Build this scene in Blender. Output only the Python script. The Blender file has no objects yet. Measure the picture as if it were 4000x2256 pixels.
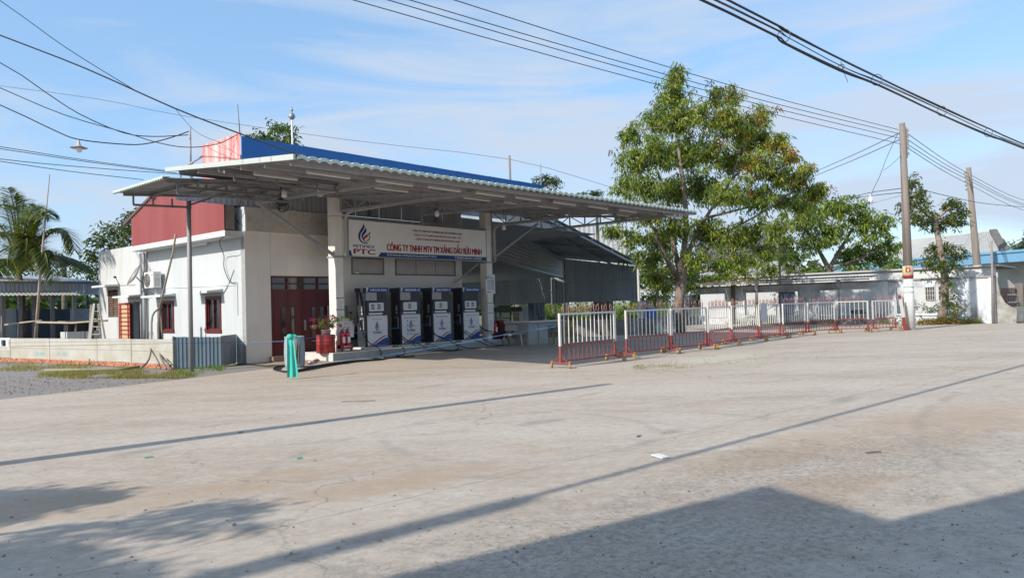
import bpy, math, random
import numpy as np
from mathutils import Vector, Matrix, Quaternion
R = math.radians
random.seed(7); rng = np.random.default_rng(7)
scene = bpy.context.scene
col = scene.collection

# ------------------------------------------------------------------ camera
F, PITCH, ROLL, CAMH = 2850., R(1.22), R(1.55), 1.65
cd = bpy.data.cameras.new("camera"); cam = bpy.data.objects.new("camera", cd); col.objects.link(cam)
cd.sensor_width = 36; cd.lens = 36 * F / 4000; cd.clip_end = 3000; cd.clip_start = .05
cam.location = (0, 0, CAMH)
cam.rotation_euler = (Matrix.Rotation(R(90) + PITCH, 4, 'X') @ Matrix.Rotation(-ROLL, 4, 'Z')).to_euler()
scene.camera = cam

# ------------------------------------------------------------------ light
SUN_AZ, SUN_EL = 50.6, 32.0            # azimuth the light travels towards (from +Y to +X), elevation
scene.view_settings.view_transform = 'Standard'; scene.view_settings.look = 'None'
scene.view_settings.gamma = 1; scene.view_settings.use_curve_mapping = False
scene.view_settings.exposure = 0.95
w = bpy.data.worlds.new("World"); scene.world = w; w.use_nodes = True
nt = w.node_tree; nt.nodes.clear(); N = nt.nodes.new; L = nt.links.new
out = N('ShaderNodeOutputWorld'); bg = N('ShaderNodeBackground'); sky = N('ShaderNodeTexSky')
sky.sky_type = 'NISHITA'; sky.sun_disc = False; sky.sun_elevation = R(SUN_EL); sky.sun_rotation = R(SUN_AZ + 180)
sky.air_density = 1.0; sky.dust_density = 1.2; sky.ozone_density = 1.6; sky.altitude = 0
tc = N('ShaderNodeTexCoord')
mp = N('ShaderNodeMapping'); mp.inputs['Scale'].default_value = (1.3, 3.2, 9.0); mp.inputs['Rotation'].default_value = (R(12), R(-14), R(20))
L(tc.outputs['Generated'], mp.inputs[0])
n1 = N('ShaderNodeTexNoise'); n1.inputs['Scale'].default_value = 1.5; n1.inputs['Detail'].default_value = 9; n1.inputs['Roughness'].default_value = .56; n1.inputs['Distortion'].default_value = .7
L(mp.outputs[0], n1.inputs['Vector'])
mp2 = N('ShaderNodeMapping'); mp2.inputs['Scale'].default_value = (.9, .9, 2.2); L(tc.outputs['Generated'], mp2.inputs[0])
n2 = N('ShaderNodeTexNoise'); n2.inputs['Scale'].default_value = 1.1; n2.inputs['Detail'].default_value = 3
L(mp2.outputs[0], n2.inputs['Vector'])
mu = N('ShaderNodeMath'); mu.operation = 'MULTIPLY'; L(n1.outputs[0], mu.inputs[0]); L(n2.outputs[0], mu.inputs[1])
cr = N('ShaderNodeValToRGB'); cr.color_ramp.elements[0].position = .215; cr.color_ramp.elements[1].position = .335
cr.color_ramp.elements[0].color = (.05, .05, .05, 1); cr.color_ramp.elements[1].color = (.95, .95, .95, 1)
L(mu.outputs[0], cr.inputs[0])
mx = N('ShaderNodeMix'); mx.data_type = 'RGBA'; L(cr.outputs[0], mx.inputs[0])
tint = N('ShaderNodeMix'); tint.data_type = 'RGBA'; tint.inputs[0].default_value = .55; L(sky.outputs[0], tint.inputs[6]); tint.inputs[7].default_value = (.75, 1.6, 2.75, 1); L(tint.outputs[2], mx.inputs[6])
mx.inputs[7].default_value = (2.1, 2.48, 3.02, 1)
L(mx.outputs[2], bg.inputs[0]); bg.inputs[1].default_value = 0.15; L(bg.outputs[0], out.inputs[0])
sl = bpy.data.lights.new("sun", 'SUN'); sl.energy = 2.75; sl.angle = R(.55); sl.color = (1, .93, .82)
so = bpy.data.objects.new("sun", sl); col.objects.link(so); so.location = (-20, -20, 40)
a, e = R(SUN_AZ), R(SUN_EL)
so.rotation_euler = Vector((math.sin(a) * math.cos(e), math.cos(a) * math.cos(e), -math.sin(e))).to_track_quat('-Z', 'Y').to_euler()

# ------------------------------------------------------------------ the station plot: u along the forecourt, v towards the back, z up
OX, OY, AZ = -8.45, 23.08, R(41)
Uv = np.array([math.sin(AZ), math.cos(AZ)]); Vv = np.array([-math.cos(AZ), math.sin(AZ)])
LOT = Matrix.Translation((OX, OY, 0)) @ Matrix.Rotation(R(49), 4, 'Z')
def W(u, v, z=0): return Vector((OX + u * Uv[0] + v * Vv[0], OY + u * Uv[1] + v * Vv[1], z))
def lot(x, y): d = np.array([x - OX, y - OY]); return float(d @ Uv), float(d @ Vv)
# survey: sight lines of the photograph, cut with real planes
def ray(x, y):
    a = (x - 2000) / F; b = -(y - 1128) / F; cr_, sr = math.cos(ROLL), math.sin(ROLL)
    X = a * cr_ + b * sr; Z = -a * sr + b * cr_; cp, sp = math.cos(PITCH), math.sin(PITCH)
    return np.array([X, cp - Z * sp, sp + Z * cp])
def G(x, y, z=0.): d = ray(x, y); t = (z - CAMH) / d[2]; return (float(d[0] * t), float(d[1] * t), z)
def P(x, y, D): d = ray(x, y) * D / ray(x, y)[1]; return (float(d[0]), float(d[1]), float(d[2] + CAMH))
def FV(x, y, v=0.):
    d = ray(x, y); t = (v + np.array([OX, OY]) @ Vv) / (d[:2] @ Vv); q = d * t; u, _ = lot(q[0], q[1]); return (u, v, float(q[2] + CAMH))
def FU(x, y, u=0.):
    d = ray(x, y); t = (u + np.array([OX, OY]) @ Uv) / (d[:2] @ Uv); q = d * t; _, v = lot(q[0], q[1]); return (u, v, float(q[2] + CAMH))

# ------------------------------------------------------------------ mesh builder
class MB:
    def __init__(s): s.v = []; s.f = []; s.c = None
    def add(s, vs, fs):
        n = len(s.v); s.v += [tuple(map(float, p)) for p in vs]; s.f += [tuple(n + i for i in f) for f in fs]; return s
    def box(s, lo, hi):
        x0, y0, z0 = lo; x1, y1, z1 = hi
        return s.add([(x0,y0,z0),(x1,y0,z0),(x1,y1,z0),(x0,y1,z0),(x0,y0,z1),(x1,y0,z1),(x1,y1,z1),(x0,y1,z1)],
              [(0,3,2,1),(4,5,6,7),(0,1,5,4),(1,2,6,5),(2,3,7,6),(3,0,4,7)])
    def cbox(s, c, d): return s.box([c[i] - d[i] / 2 for i in range(3)], [c[i] + d[i] / 2 for i in range(3)])
    def bevbox(s, lo, hi, b):
        x0,y0,z0=lo; x1,y1,z1=hi                                   # vertical edges chamfered
        pts=[(x0+b,y0),(x1-b,y0),(x1,y0+b),(x1,y1-b),(x1-b,y1),(x0+b,y1),(x0,y1-b),(x0,y0+b)]
        return s.prism(pts,z0,z1)
    def prism(s, pts, z0, z1):
        n=len(pts); vs=[(x,y,z0) for x,y in pts]+[(x,y,z1) for x,y in pts]
        return s.add(vs,[tuple(range(n-1,-1,-1)),tuple(range(n,2*n))]+[(i,(i+1)%n,n+(i+1)%n,n+i) for i in range(n)])
    def slab(s, pts, d):                                            # planar polygon pushed along vector d
        n=len(pts); d=Vector(d); vs=[Vector(p) for p in pts]; vs=vs+[p+d for p in vs]
        return s.add(vs,[tuple(range(n-1,-1,-1)),tuple(range(n,2*n))]+[(i,(i+1)%n,n+(i+1)%n,n+i) for i in range(n)])
    def beam(s, p, q, wd, h=None, up=(0,0,1)):
        p=Vector(p); q=Vector(q); h=h or wd; d=(q-p).normalized(); up=Vector(up)
        if abs(d.dot(up))>.98: up=Vector((0,1,0))
        a=d.cross(up).normalized()*wd/2; b=a.cross(d).normalized()*h/2
        vs=[x+k for x in (p,q) for k in (-a-b,a-b,a+b,-a+b)]
        return s.add(vs,[(0,3,2,1),(4,5,6,7),(0,1,5,4),(1,2,6,5),(2,3,7,6),(3,0,4,7)])
    def tube(s, pts, r, n=6, cap=True):
        pts=[Vector(p) for p in pts]; m=len(pts); rr=r if hasattr(r,'__len__') else [r]*m; base=len(s.v); prev=None
        for i,p in enumerate(pts):
            d=(pts[min(i+1,m-1)]-pts[max(i-1,0)]).normalized()
            up=prev if prev is not None else (Vector((0,0,1)) if abs(d.z)<.9 else Vector((1,0,0)))
            a=d.cross(up); 
            if a.length<1e-4: a=d.cross(Vector((.3,1,.2)))
            a.normalize(); b=a.cross(d).normalized(); prev=b
            for k in range(n):
                t=2*math.pi*k/n; s.v.append(tuple(p+(a*math.cos(t)+b*math.sin(t))*rr[i]))
        for i in range(m-1):
            for k in range(n):
                k2=(k+1)%n; s.f.append((base+i*n+k,base+i*n+k2,base+(i+1)*n+k2,base+(i+1)*n+k))
        if cap: s.f.append(tuple(base+k for k in range(n-1,-1,-1))); s.f.append(tuple(base+(m-1)*n+k for k in range(n)))
        return s
    def lathe(s, prof, c=(0,0,0), n=20, axis='z'):
        base=len(s.v); m=len(prof)
        for r,z in prof:
            for k in range(n):
                t=2*math.pi*k/n; x,y=r*math.cos(t),r*math.sin(t)
                p=(x,y,z) if axis=='z' else ((x,z,y) if axis=='y' else (z,x,y))
                s.v.append((c[0]+p[0],c[1]+p[1],c[2]+p[2]))
        for i in range(m-1):
            for k in range(n):
                k2=(k+1)%n; s.f.append((base+i*n+k,base+i*n+k2,base+(i+1)*n+k2,base+(i+1)*n+k))
        if prof[0][0]>1e-4: s.f.append(tuple(base+k for k in range(n-1,-1,-1)))
        if prof[-1][0]>1e-4: s.f.append(tuple(base+(m-1)*n+k for k in range(n)))
        return s
    def corr(s, o, a, b, period, amp, nrm, trap=False, th=.006, rows=1, step=0.):
        """corrugated sheet: origin o, across vector a (ribs repeat along it), along-rib vector b"""
        o=Vector(o); a=Vector(a); b=Vector(b); nrm=Vector(nrm).normalized(); n=max(1,round(a.length/period))
        prof=([0,0,1,1] if trap else [0,.5,1,.5]); offs=([0,.62,.7,.92] if trap else [0,.25,.5,.75])
        ts=[(i+offs[k])/n for i in range(n) for k in range(4)]+[1.]; hs=[prof[k] for i in range(n) for k in range(4)]+[0]
        base=len(s.v); m=len(ts); R_=[]
        for j in range(rows):
            R_+=[(j/rows, 0 if j==0 or step==0 else step),((j+1)/rows,0)] if step else ([(j/rows,0)] if j else [(0,0)])
        if not step: R_.append((1,0))
        for tt,st in R_:
            for t,h in zip(ts,hs): s.v.append(tuple(o+a*t+b*tt+nrm*(h*amp+st)))
        for r in range(len(R_)-1):
            for i in range(m-1): s.f.append((base+r*m+i,base+r*m+i+1,base+(r+1)*m+i+1,base+(r+1)*m+i))
        return s
    def transform(s, M): s.v=[tuple(M@Vector(p)) for p in s.v]; return s

def setmat(me, m):
    me.materials.append(m)
def mesh_from(name, mb, m, smooth=False, base=(0,0,0)):
    me=bpy.data.meshes.new(name)
    v=np.array(mb.v,dtype=float)-np.array(base,dtype=float) if len(mb.v) else np.zeros((0,3))
    me.from_pydata(v.tolist(),[],mb.f); me.materials.append(m)
    if smooth: me.shade_smooth() if hasattr(me,'shade_smooth') else None
    if mb.c is not None:
        at=me.color_attributes.new('col','FLOAT_COLOR','POINT'); arr=np.ones((len(mb.v),4),dtype=np.float32); arr[:,:3]=np.array(mb.c); at.data.foreach_set('color',arr.ravel())
    me.update(); return me
BASE={}
def tag(o,label=None,cat=None,group=None,kind=None):
    if label:o['label']=label
    if cat:o['category']=cat
    if group:o['group']=group
    if kind:o['kind']=kind
    return o
def thing(name,label,cat,base=(0,0,0),frame='lot',group=None,rot=0,rel=False):
    """Empty at the thing's base; its parts are authored in plot (or world) coordinates, or relative ones"""
    o=bpy.data.objects.new(name,None); o.empty_display_size=.2; col.objects.link(o)
    M=Matrix.Translation(base)@Matrix.Rotation(rot,4,'Z')
    o.matrix_world=(LOT@M) if frame=='lot' else M
    BASE[o.name]=(0,0,0) if rel else tuple(base)
    return tag(o,label,cat,group)
def part(name,mb,m,parent,label=None,smooth=False,kind=None):
    b=BASE[parent.name]; me=mesh_from(name,mb,m,smooth,b); o=bpy.data.objects.new(name,me); col.objects.link(o); o.parent=parent
    BASE[o.name]=b
    if label:o['label']=label
    if kind:o['kind']=kind
    return o
def part_at(name,me,parent,loc,rot=(0,0,0),scale=(1,1,1)):
    b=BASE[parent.name]; o=bpy.data.objects.new(name,me); col.objects.link(o); o.parent=parent
    o.location=[loc[i]-b[i] for i in range(3)]; o.rotation_euler=rot; o.scale=scale; BASE[o.name]=b; return o
def single(name,mb,m,label=None,cat=None,base=(0,0,0),frame='lot',group=None,kind=None,smooth=False):
    me=mesh_from(name,mb,m,smooth,base); o=bpy.data.objects.new(name,me); col.objects.link(o)
    M=Matrix.Translation(base); o.matrix_world=(LOT@M) if frame=='lot' else M
    BASE[o.name]=tuple(base); return tag(o,label,cat,group,kind)
def copy_tree(o,parent=None):
    c=o.copy(); col.objects.link(c)
    if parent is not None:c.parent=parent
    for ch in list(o.children): copy_tree(ch,c)
    return c

# ------------------------------------------------------------------ materials
MC={}
def mat(name,c,rough=.7,metal=0,c2=None,ns=3.,amt=.5,bump=0,bs=None,streak=False,rand=0,spec=.4,det=5,thr=(.35,.65)):
    if name in MC:return MC[name]
    m=bpy.data.materials.new(name); m.use_nodes=True; t=m.node_tree; n=t.nodes; p=n['Principled BSDF']
    p.inputs['Roughness'].default_value=rough; p.inputs['Metallic'].default_value=metal; p.inputs['Specular IOR Level'].default_value=spec
    p.inputs['Base Color'].default_value=(*c,1); last=None
    tcn=n.new('ShaderNodeTexCoord'); vec=tcn.outputs['Object']
    if streak:
        q=n.new('ShaderNodeMapping'); q.inputs['Scale'].default_value=(1,1,.12); t.links.new(vec,q.inputs[0]); svec=q.outputs[0]
    else: svec=vec
    if c2 is not None:
        a=n.new('ShaderNodeTexNoise'); a.inputs['Scale'].default_value=ns; a.inputs['Detail'].default_value=det; a.inputs['Roughness'].default_value=.65; t.links.new(svec,a.inputs['Vector'])
        r=n.new('ShaderNodeMapRange'); r.inputs['From Min'].default_value=thr[0]; r.inputs['From Max'].default_value=thr[1]; r.inputs['To Max'].default_value=amt; t.links.new(a.outputs[0],r.inputs[0])
        x=n.new('ShaderNodeMix'); x.data_type='RGBA'; x.inputs[6].default_value=(*c,1); x.inputs[7].default_value=(*c2,1)
        t.links.new(r.outputs[0],x.inputs[0]); last=x.outputs[2]
    if rand:
        oi=n.new('ShaderNodeObjectInfo'); h=n.new('ShaderNodeHueSaturation')
        rr=n.new('ShaderNodeMapRange'); rr.inputs['To Min'].default_value=1-rand; rr.inputs['To Max'].default_value=1+rand; t.links.new(oi.outputs['Random'],rr.inputs[0]); t.links.new(rr.outputs[0],h.inputs['Value'])
        h.inputs['Color'].default_value=(*c,1)
        if last:t.links.new(last,h.inputs['Color'])
        last=h.outputs[0]
    if last:t.links.new(last,p.inputs['Base Color'])
    if bump:
        b=n.new('ShaderNodeBump'); b.inputs['Strength'].default_value=bump; b.inputs['Distance'].default_value=.02
        a=n.new('ShaderNodeTexNoise'); a.inputs['Scale'].default_value=bs or ns*6; a.inputs['Detail'].default_value=6; t.links.new(svec,a.inputs['Vector']); t.links.new(a.outputs[0],b.inputs['Height']); t.links.new(b.outputs[0],p.inputs['Normal'])
    MC[name]=m; return m
def leafmat(name,trans=.45):
    if name in MC:return MC[name]
    m=bpy.data.materials.new(name); m.use_nodes=True; t=m.node_tree; n=t.nodes; p=n['Principled BSDF']; o=n['Material Output']
    a=n.new('ShaderNodeAttribute'); a.attribute_name='col'; t.links.new(a.outputs['Color'],p.inputs['Base Color']); p.inputs['Roughness'].default_value=.42; p.inputs['Specular IOR Level'].default_value=.45
    tr=n.new('ShaderNodeBsdfTranslucent'); g=n.new('ShaderNodeMix'); g.data_type='RGBA'; g.blend_type='MULTIPLY'; g.inputs[0].default_value=1; g.inputs[7].default_value=(1.3,1.5,.5,1)
    t.links.new(a.outputs['Color'],g.inputs[6]); t.links.new(g.outputs[2],tr.inputs[0])
    x=n.new('ShaderNodeMixShader'); x.inputs[0].default_value=trans; t.links.new(p.outputs[0],x.inputs[1]); t.links.new(tr.outputs[0],x.inputs[2]); t.links.new(x.outputs[0],o.inputs[0]); MC[name]=m; return m
def glassmat(name,c=(.02,.025,.03)):
    return mat(name,c,rough=.08,spec=.8)
LEAF=leafmat('leaf'); 
M_white=mat('white_wall_paint',(.47,.50,.52),.85,c2=(.36,.385,.40),ns=1.3,amt=.7,streak=True,thr=(.48,.75),bump=.12,bs=30)
M_oldwhite=mat('stained_white_plaster',(.48,.49,.49),.9,c2=(.27,.25,.23),ns=1.6,amt=.75,bump=.25,bs=22,streak=True,thr=(.5,.72))
M_cream=mat('glazed_wall_tile',(.74,.69,.63),.35,c2=(.68,.63,.575),ns=2,amt=.5,rand=.03)
M_band=mat('beige_marble_tile',(.46,.435,.39),.4,c2=(.30,.265,.21),ns=5.5,amt=.55,rand=.07,thr=(.52,.66))
M_wallgrey=mat('grey_painted_plaster',(.70,.66,.61),.75,c2=(.63,.595,.555),ns=2.5,amt=.5,bump=.05)
M_column=mat('white_column_tile',(.78,.745,.70),.35,c2=(.58,.55,.51),ns=3,amt=.4)
M_ledge=mat('white_ledge_plaster',(.52,.54,.55),.85,c2=(.5,.48,.45),ns=5,amt=.5,thr=(.5,.75))
M_pink=mat('faded_red_metal',(.27,.05,.055),.6,c2=(.34,.10,.10),ns=1.4,amt=.6,streak=True)
M_pinkpar=mat('weathered_pink_metal',(.62,.12,.12),.6,c2=(.80,.55,.52),ns=2.6,amt=.9,streak=True,thr=(.38,.6))
M_blue=mat('blue_cladding_metal',(.018,.13,.40),.5,c2=(.035,.16,.42),ns=.8,amt=.5,rand=.04)
M_darksteel=mat('dark_grey_steel',(.20,.195,.205),.5,c2=(.10,.09,.09),ns=6,amt=.6)
M_steel=mat('grey_painted_steel',(.34,.335,.35),.5,c2=(.24,.225,.225),ns=5,amt=.6)
M_roofunder=mat('canopy_roof_sheet',(.26,.25,.265),.5,c2=(.17,.16,.16),ns=1.5,amt=.7,rand=.08)
M_green=mat('pale_green_roof_edge',(.50,.60,.52),.5,c2=(.42,.47,.42),ns=4,amt=.6,rand=.05)
M_flash=mat('pale_metal_flashing',(.42,.455,.43),.45,c2=(.48,.5,.48),ns=3,amt=.5)
M_tube=mat('white_lamp_tube',(.82,.80,.78),.4)
M_signwhite=mat('white_sign_panel',(.84,.82,.79),.55,c2=(.78,.76,.73),ns=2,amt=.5)
M_red=mat('sign_red_lettering',(.36,.012,.03),.5)
M_navy=mat('navy_print',(.012,.045,.19),.5)
M_black=mat('dark_print',(.02,.025,.035),.6)
M_lettw=mat('white_lettering',(.75,.76,.78),.6)
M_doorred=mat('dark_red_painted_metal',(.10,.010,.014),.4,c2=(.075,.010,.013),ns=3,amt=.6)
M_framered=mat('red_window_frame',(.13,.016,.018),.45,c2=(.09,.015,.015),ns=6,amt=.5)
M_glass=glassmat('dark_window_glass')
M_disp=mat('dispenser_dark_body',(.022,.028,.042),.4,c2=(.045,.05,.06),ns=4,amt=.5)
M_dispw=mat('dispenser_white_panel',(.72,.72,.73),.35,c2=(.62,.61,.60),ns=5,amt=.35)
M_dispgrey=mat('dispenser_grey_panel',(.40,.40,.39),.6,c2=(.30,.29,.28),ns=8,amt=.6)
M_lcd=mat('display_glass',(.05,.065,.045),.2)
M_brightblue=mat('dispenser_blue',(.014,.06,.27),.4)
M_rubber=mat('black_rubber_hose',(.012,.013,.016),.45)
M_granite=mat('speckled_granite',(.34,.35,.35),.5,c2=(.12,.13,.14),ns=45,amt=.7,rand=.05,det=3,thr=(.45,.6))
M_marble=mat('pale_marble_pad',(.62,.61,.58),.4,c2=(.5,.49,.46),ns=5,amt=.5)
M_bwhite=mat('barrier_white_paint',(.56,.545,.515),.5,c2=(.45,.33,.26),ns=7,amt=.6,thr=(.58,.72))
M_bred=mat('barrier_red_paint',(.27,.045,.04),.5,c2=(.16,.08,.05),ns=7,amt=.7,thr=(.45,.68))
M_rust=mat('rusty_spike_paint',(.30,.075,.055),.6,c2=(.42,.31,.25),ns=14,amt=.7)
M_wheel=mat('yellowed_caster',(.38,.26,.10),.6,c2=(.2,.13,.06),ns=9,amt=.5)
M_bark=mat('mango_bark',(.13,.095,.075),.95,c2=(.36,.31,.26),ns=3.5,amt=.8,bump=.6,bs=16)
M_bark2=mat('dark_bark',(.10,.08,.065),.95,c2=(.2,.17,.14),ns=5,amt=.7,bump=.6,bs=16)
M_twig=mat('pale_branch',(.22,.185,.145),.9,c2=(.12,.10,.08),ns=4,amt=.7)
M_conc=mat('weathered_concrete_post',(.25,.215,.19),.9,c2=(.15,.125,.11),ns=4,amt=.7,bump=.3,streak=True)
M_limewash=mat('white_limewash',(.60,.60,.58),.85,c2=(.5,.48,.45),ns=6,amt=.5,bump=.2)
M_perim=mat('stained_shade_blotched_limewash',(.55,.60,.65),.9,c2=(.20,.195,.185),ns=.9,amt=.85,bump=.3,bs=20,thr=(.46,.66),det=10)  # dark blotches: stains plus tree shadow put into the wall colour
M_perimtop=mat('blackened_wall_top',(.34,.33,.32),.95,c2=(.14,.13,.125),ns=3,amt=.8,bump=.3,det=8)
M_zinc=mat('grey_zinc_sheet',(.33,.34,.36),.5,metal=.3,c2=(.22,.22,.23),ns=2,amt=.6,streak=True,rand=.07)
M_shedblue=mat('blue_grey_metal_sheet',(.31,.37,.42),.5,c2=(.22,.27,.31),ns=1.8,amt=.6,streak=True,rand=.1)
M_shedroof=mat('shed_roof_sheet',(.25,.29,.33),.5,c2=(.17,.20,.23),ns=1.8,amt=.6,rand=.1)
M_fencepanel=mat('cast_concrete_panel',(.42,.41,.375),.9,c2=(.30,.27,.20),ns=1.8,amt=.6,bump=.2,bs=26,rand=.05)
M_brick=mat('orange_clay_brick',(.46,.19,.11),.9,c2=(.33,.14,.09),ns=9,amt=.6,rand=.22)
M_wood=mat('weathered_wood',(.16,.13,.105),.9,c2=(.28,.24,.20),ns=6,amt=.6,bump=.3)
M_bamboo=mat('dry_bamboo',(.40,.34,.27),.75,c2=(.25,.2,.16),ns=5,amt=.6)
M_alu=mat('aluminium',(.55,.56,.57),.4,metal=.6)
M_pvc=mat('grey_pvc_pipe',(.30,.31,.33),.5)
M_cable=mat('black_cable',(.012,.013,.016),.5)
M_cablegrey=mat('grey_cable',(.08,.085,.095),.6)
M_drum=mat('faded_blue_plastic',(.23,.33,.38),.6,c2=(.33,.36,.37),ns=4,amt=.7)
M_cloth=mat('turquoise_cloth',(.06,.50,.40),.8,c2=(.04,.40,.33),ns=3,amt=.5)
M_cloth2=mat('dirty_grey_cloth',(.12,.115,.105),.9,c2=(.2,.19,.17),ns=6,amt=.5)
M_potred=mat('red_painted_drum',(.34,.035,.03),.5,c2=(.20,.03,.03),ns=6,amt=.6)
M_ext=mat('fire_red_paint',(.58,.018,.03),.3)
M_plasticw=mat('dirty_white_plastic',(.46,.45,.42),.6,c2=(.32,.3,.27),ns=5,amt=.5)
M_olive=mat('olive_yellow_plastic',(.26,.21,.08),.6)
M_desk=mat('grey_desk_panel',(.36,.37,.36),.6,c2=(.25,.25,.24),ns=4,amt=.6)
M_roofgrey=mat('pale_grey_tile_roof',(.40,.40,.38),.8,c2=(.31,.31,.30),ns=2,amt=.6,rand=.04)
M_fascblue=mat('sky_blue_fascia',(.13,.30,.47),.5,c2=(.2,.36,.5),ns=2,amt=.3)
M_bld=mat('far_white_wall',(.60,.61,.62),.85,c2=(.46,.46,.46),ns=.8,amt=.5)
M_bldgreen=mat('green_metal_wall',(.22,.38,.27),.7)
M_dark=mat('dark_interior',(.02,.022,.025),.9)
M_string=mat('blue_string',(.05,.28,.62),.6)
M_gal=mat('galvanised_post',(.30,.31,.33),.45,metal=.5)

# ------------------------------------------------------------------ text
def text_mb(body,x0,x1,y0,y1,bold=.012,font=None):
    """flat lettering fitted to the rectangle, thin relief; x right, y up, in the local plane"""
    cu=bpy.data.curves.new('lettering','FONT'); cu.body=body; cu.size=1; cu.resolution_u=3; cu.offset=0
    o=bpy.data.objects.new('lettering_tmp',cu); col.objects.link(o); dg=bpy.context.evaluated_depsgraph_get()
    me=bpy.data.meshes.new_from_object(o.evaluated_get(dg)); bpy.data.objects.remove(o)
    co=np.array([v.co[:] for v in me.vertices]); fs=[tuple(p.vertices) for p in me.polygons]; bpy.data.meshes.remove(me); bpy.data.curves.remove(cu)
    mn=co.min(0); mx_=co.max(0); co[:,0]=x0+(co[:,0]-mn[0])/(mx_[0]-mn[0])*(x1-x0); co[:,1]=y0+(co[:,1]-mn[1])/(mx_[1]-mn[1])*(y1-y0)
    m=MB(); b_=bold*(y1-y0)*2.2
    for k,(sx,sy) in enumerate(((0,0),(b_,0),(-b_,0),(0,b_*.5)) if bold>0 else ((0,0),)): m.add([(p[0]+sx,p[1]+sy,.0006*k) for p in co],fs)
    return m
def onwall(m,o,ax=(1,0,0),up=(0,0,1),off=.004):
    """lift a flat xy drawing onto a vertical plane: x along ax, y along up, standing off towards the viewer side"""
    ax=Vector(ax); up=Vector(up); n=ax.cross(up); o=Vector(o)
    m.v=[tuple(o+ax*p[0]+up*p[1]+n*(off+p[2])) for p in m.v]; return m
def poly(pts):
    m=MB(); m.v=[(p[0],p[1],0) for p in pts]; m.f=[tuple(range(len(pts)))]; return m
def band(a,b):
    """ribbon between two open polylines of equal length"""
    m=MB(); n=len(a); m.v=[(x,y,0) for x,y in a]+[(x,y,0) for x,y in b]; m.f=[(i,i+1,n+i+1,n+i) for i in range(n-1)]; return m
def logo(x,y,wd,h):
    T=lambda L_:[(x+(px-345)/165*wd, y+(495-py)/295*h) for px,py in L_]
    blue1=band(T([(415,198),(408,235),(392,270),(372,305),(354,345),(346,392),(352,430),(370,462),(400,485),(432,494),(462,488)]),
               T([(415,198),(425,245),(420,285),(398,322),(378,358),(371,398),(375,432),(392,458),(412,472),(436,479),(462,486)]))
    blue2=band(T([(437,252),(432,285),(415,315),(396,345),(385,380),(388,410),(402,440),(420,458)]),
               T([(437,252),(449,295),(445,325),(430,350),(410,378),(404,402),(410,428),(420,458)]))
    red=band(T([(500,322),(478,333),(464,352),(436,372),(414,398),(404,422),(410,448),(432,470),(462,478)]),
             T([(500,322),(487,345),(470,368),(455,392),(434,412),(420,428),(424,446),(440,462),(470,474)]))
    bird=band(T([(512,310),(484,338),(487,372),(490,400),(482,430),(466,450),(438,458)]),
              T([(512,310),(489,345),(480,375),(480,398),(472,422),(458,440),(438,458)]))
    bl=MB(); 
    for q in (blue1,blue2,bird): bl.add(q.v,q.f)
    return bl,red

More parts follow.
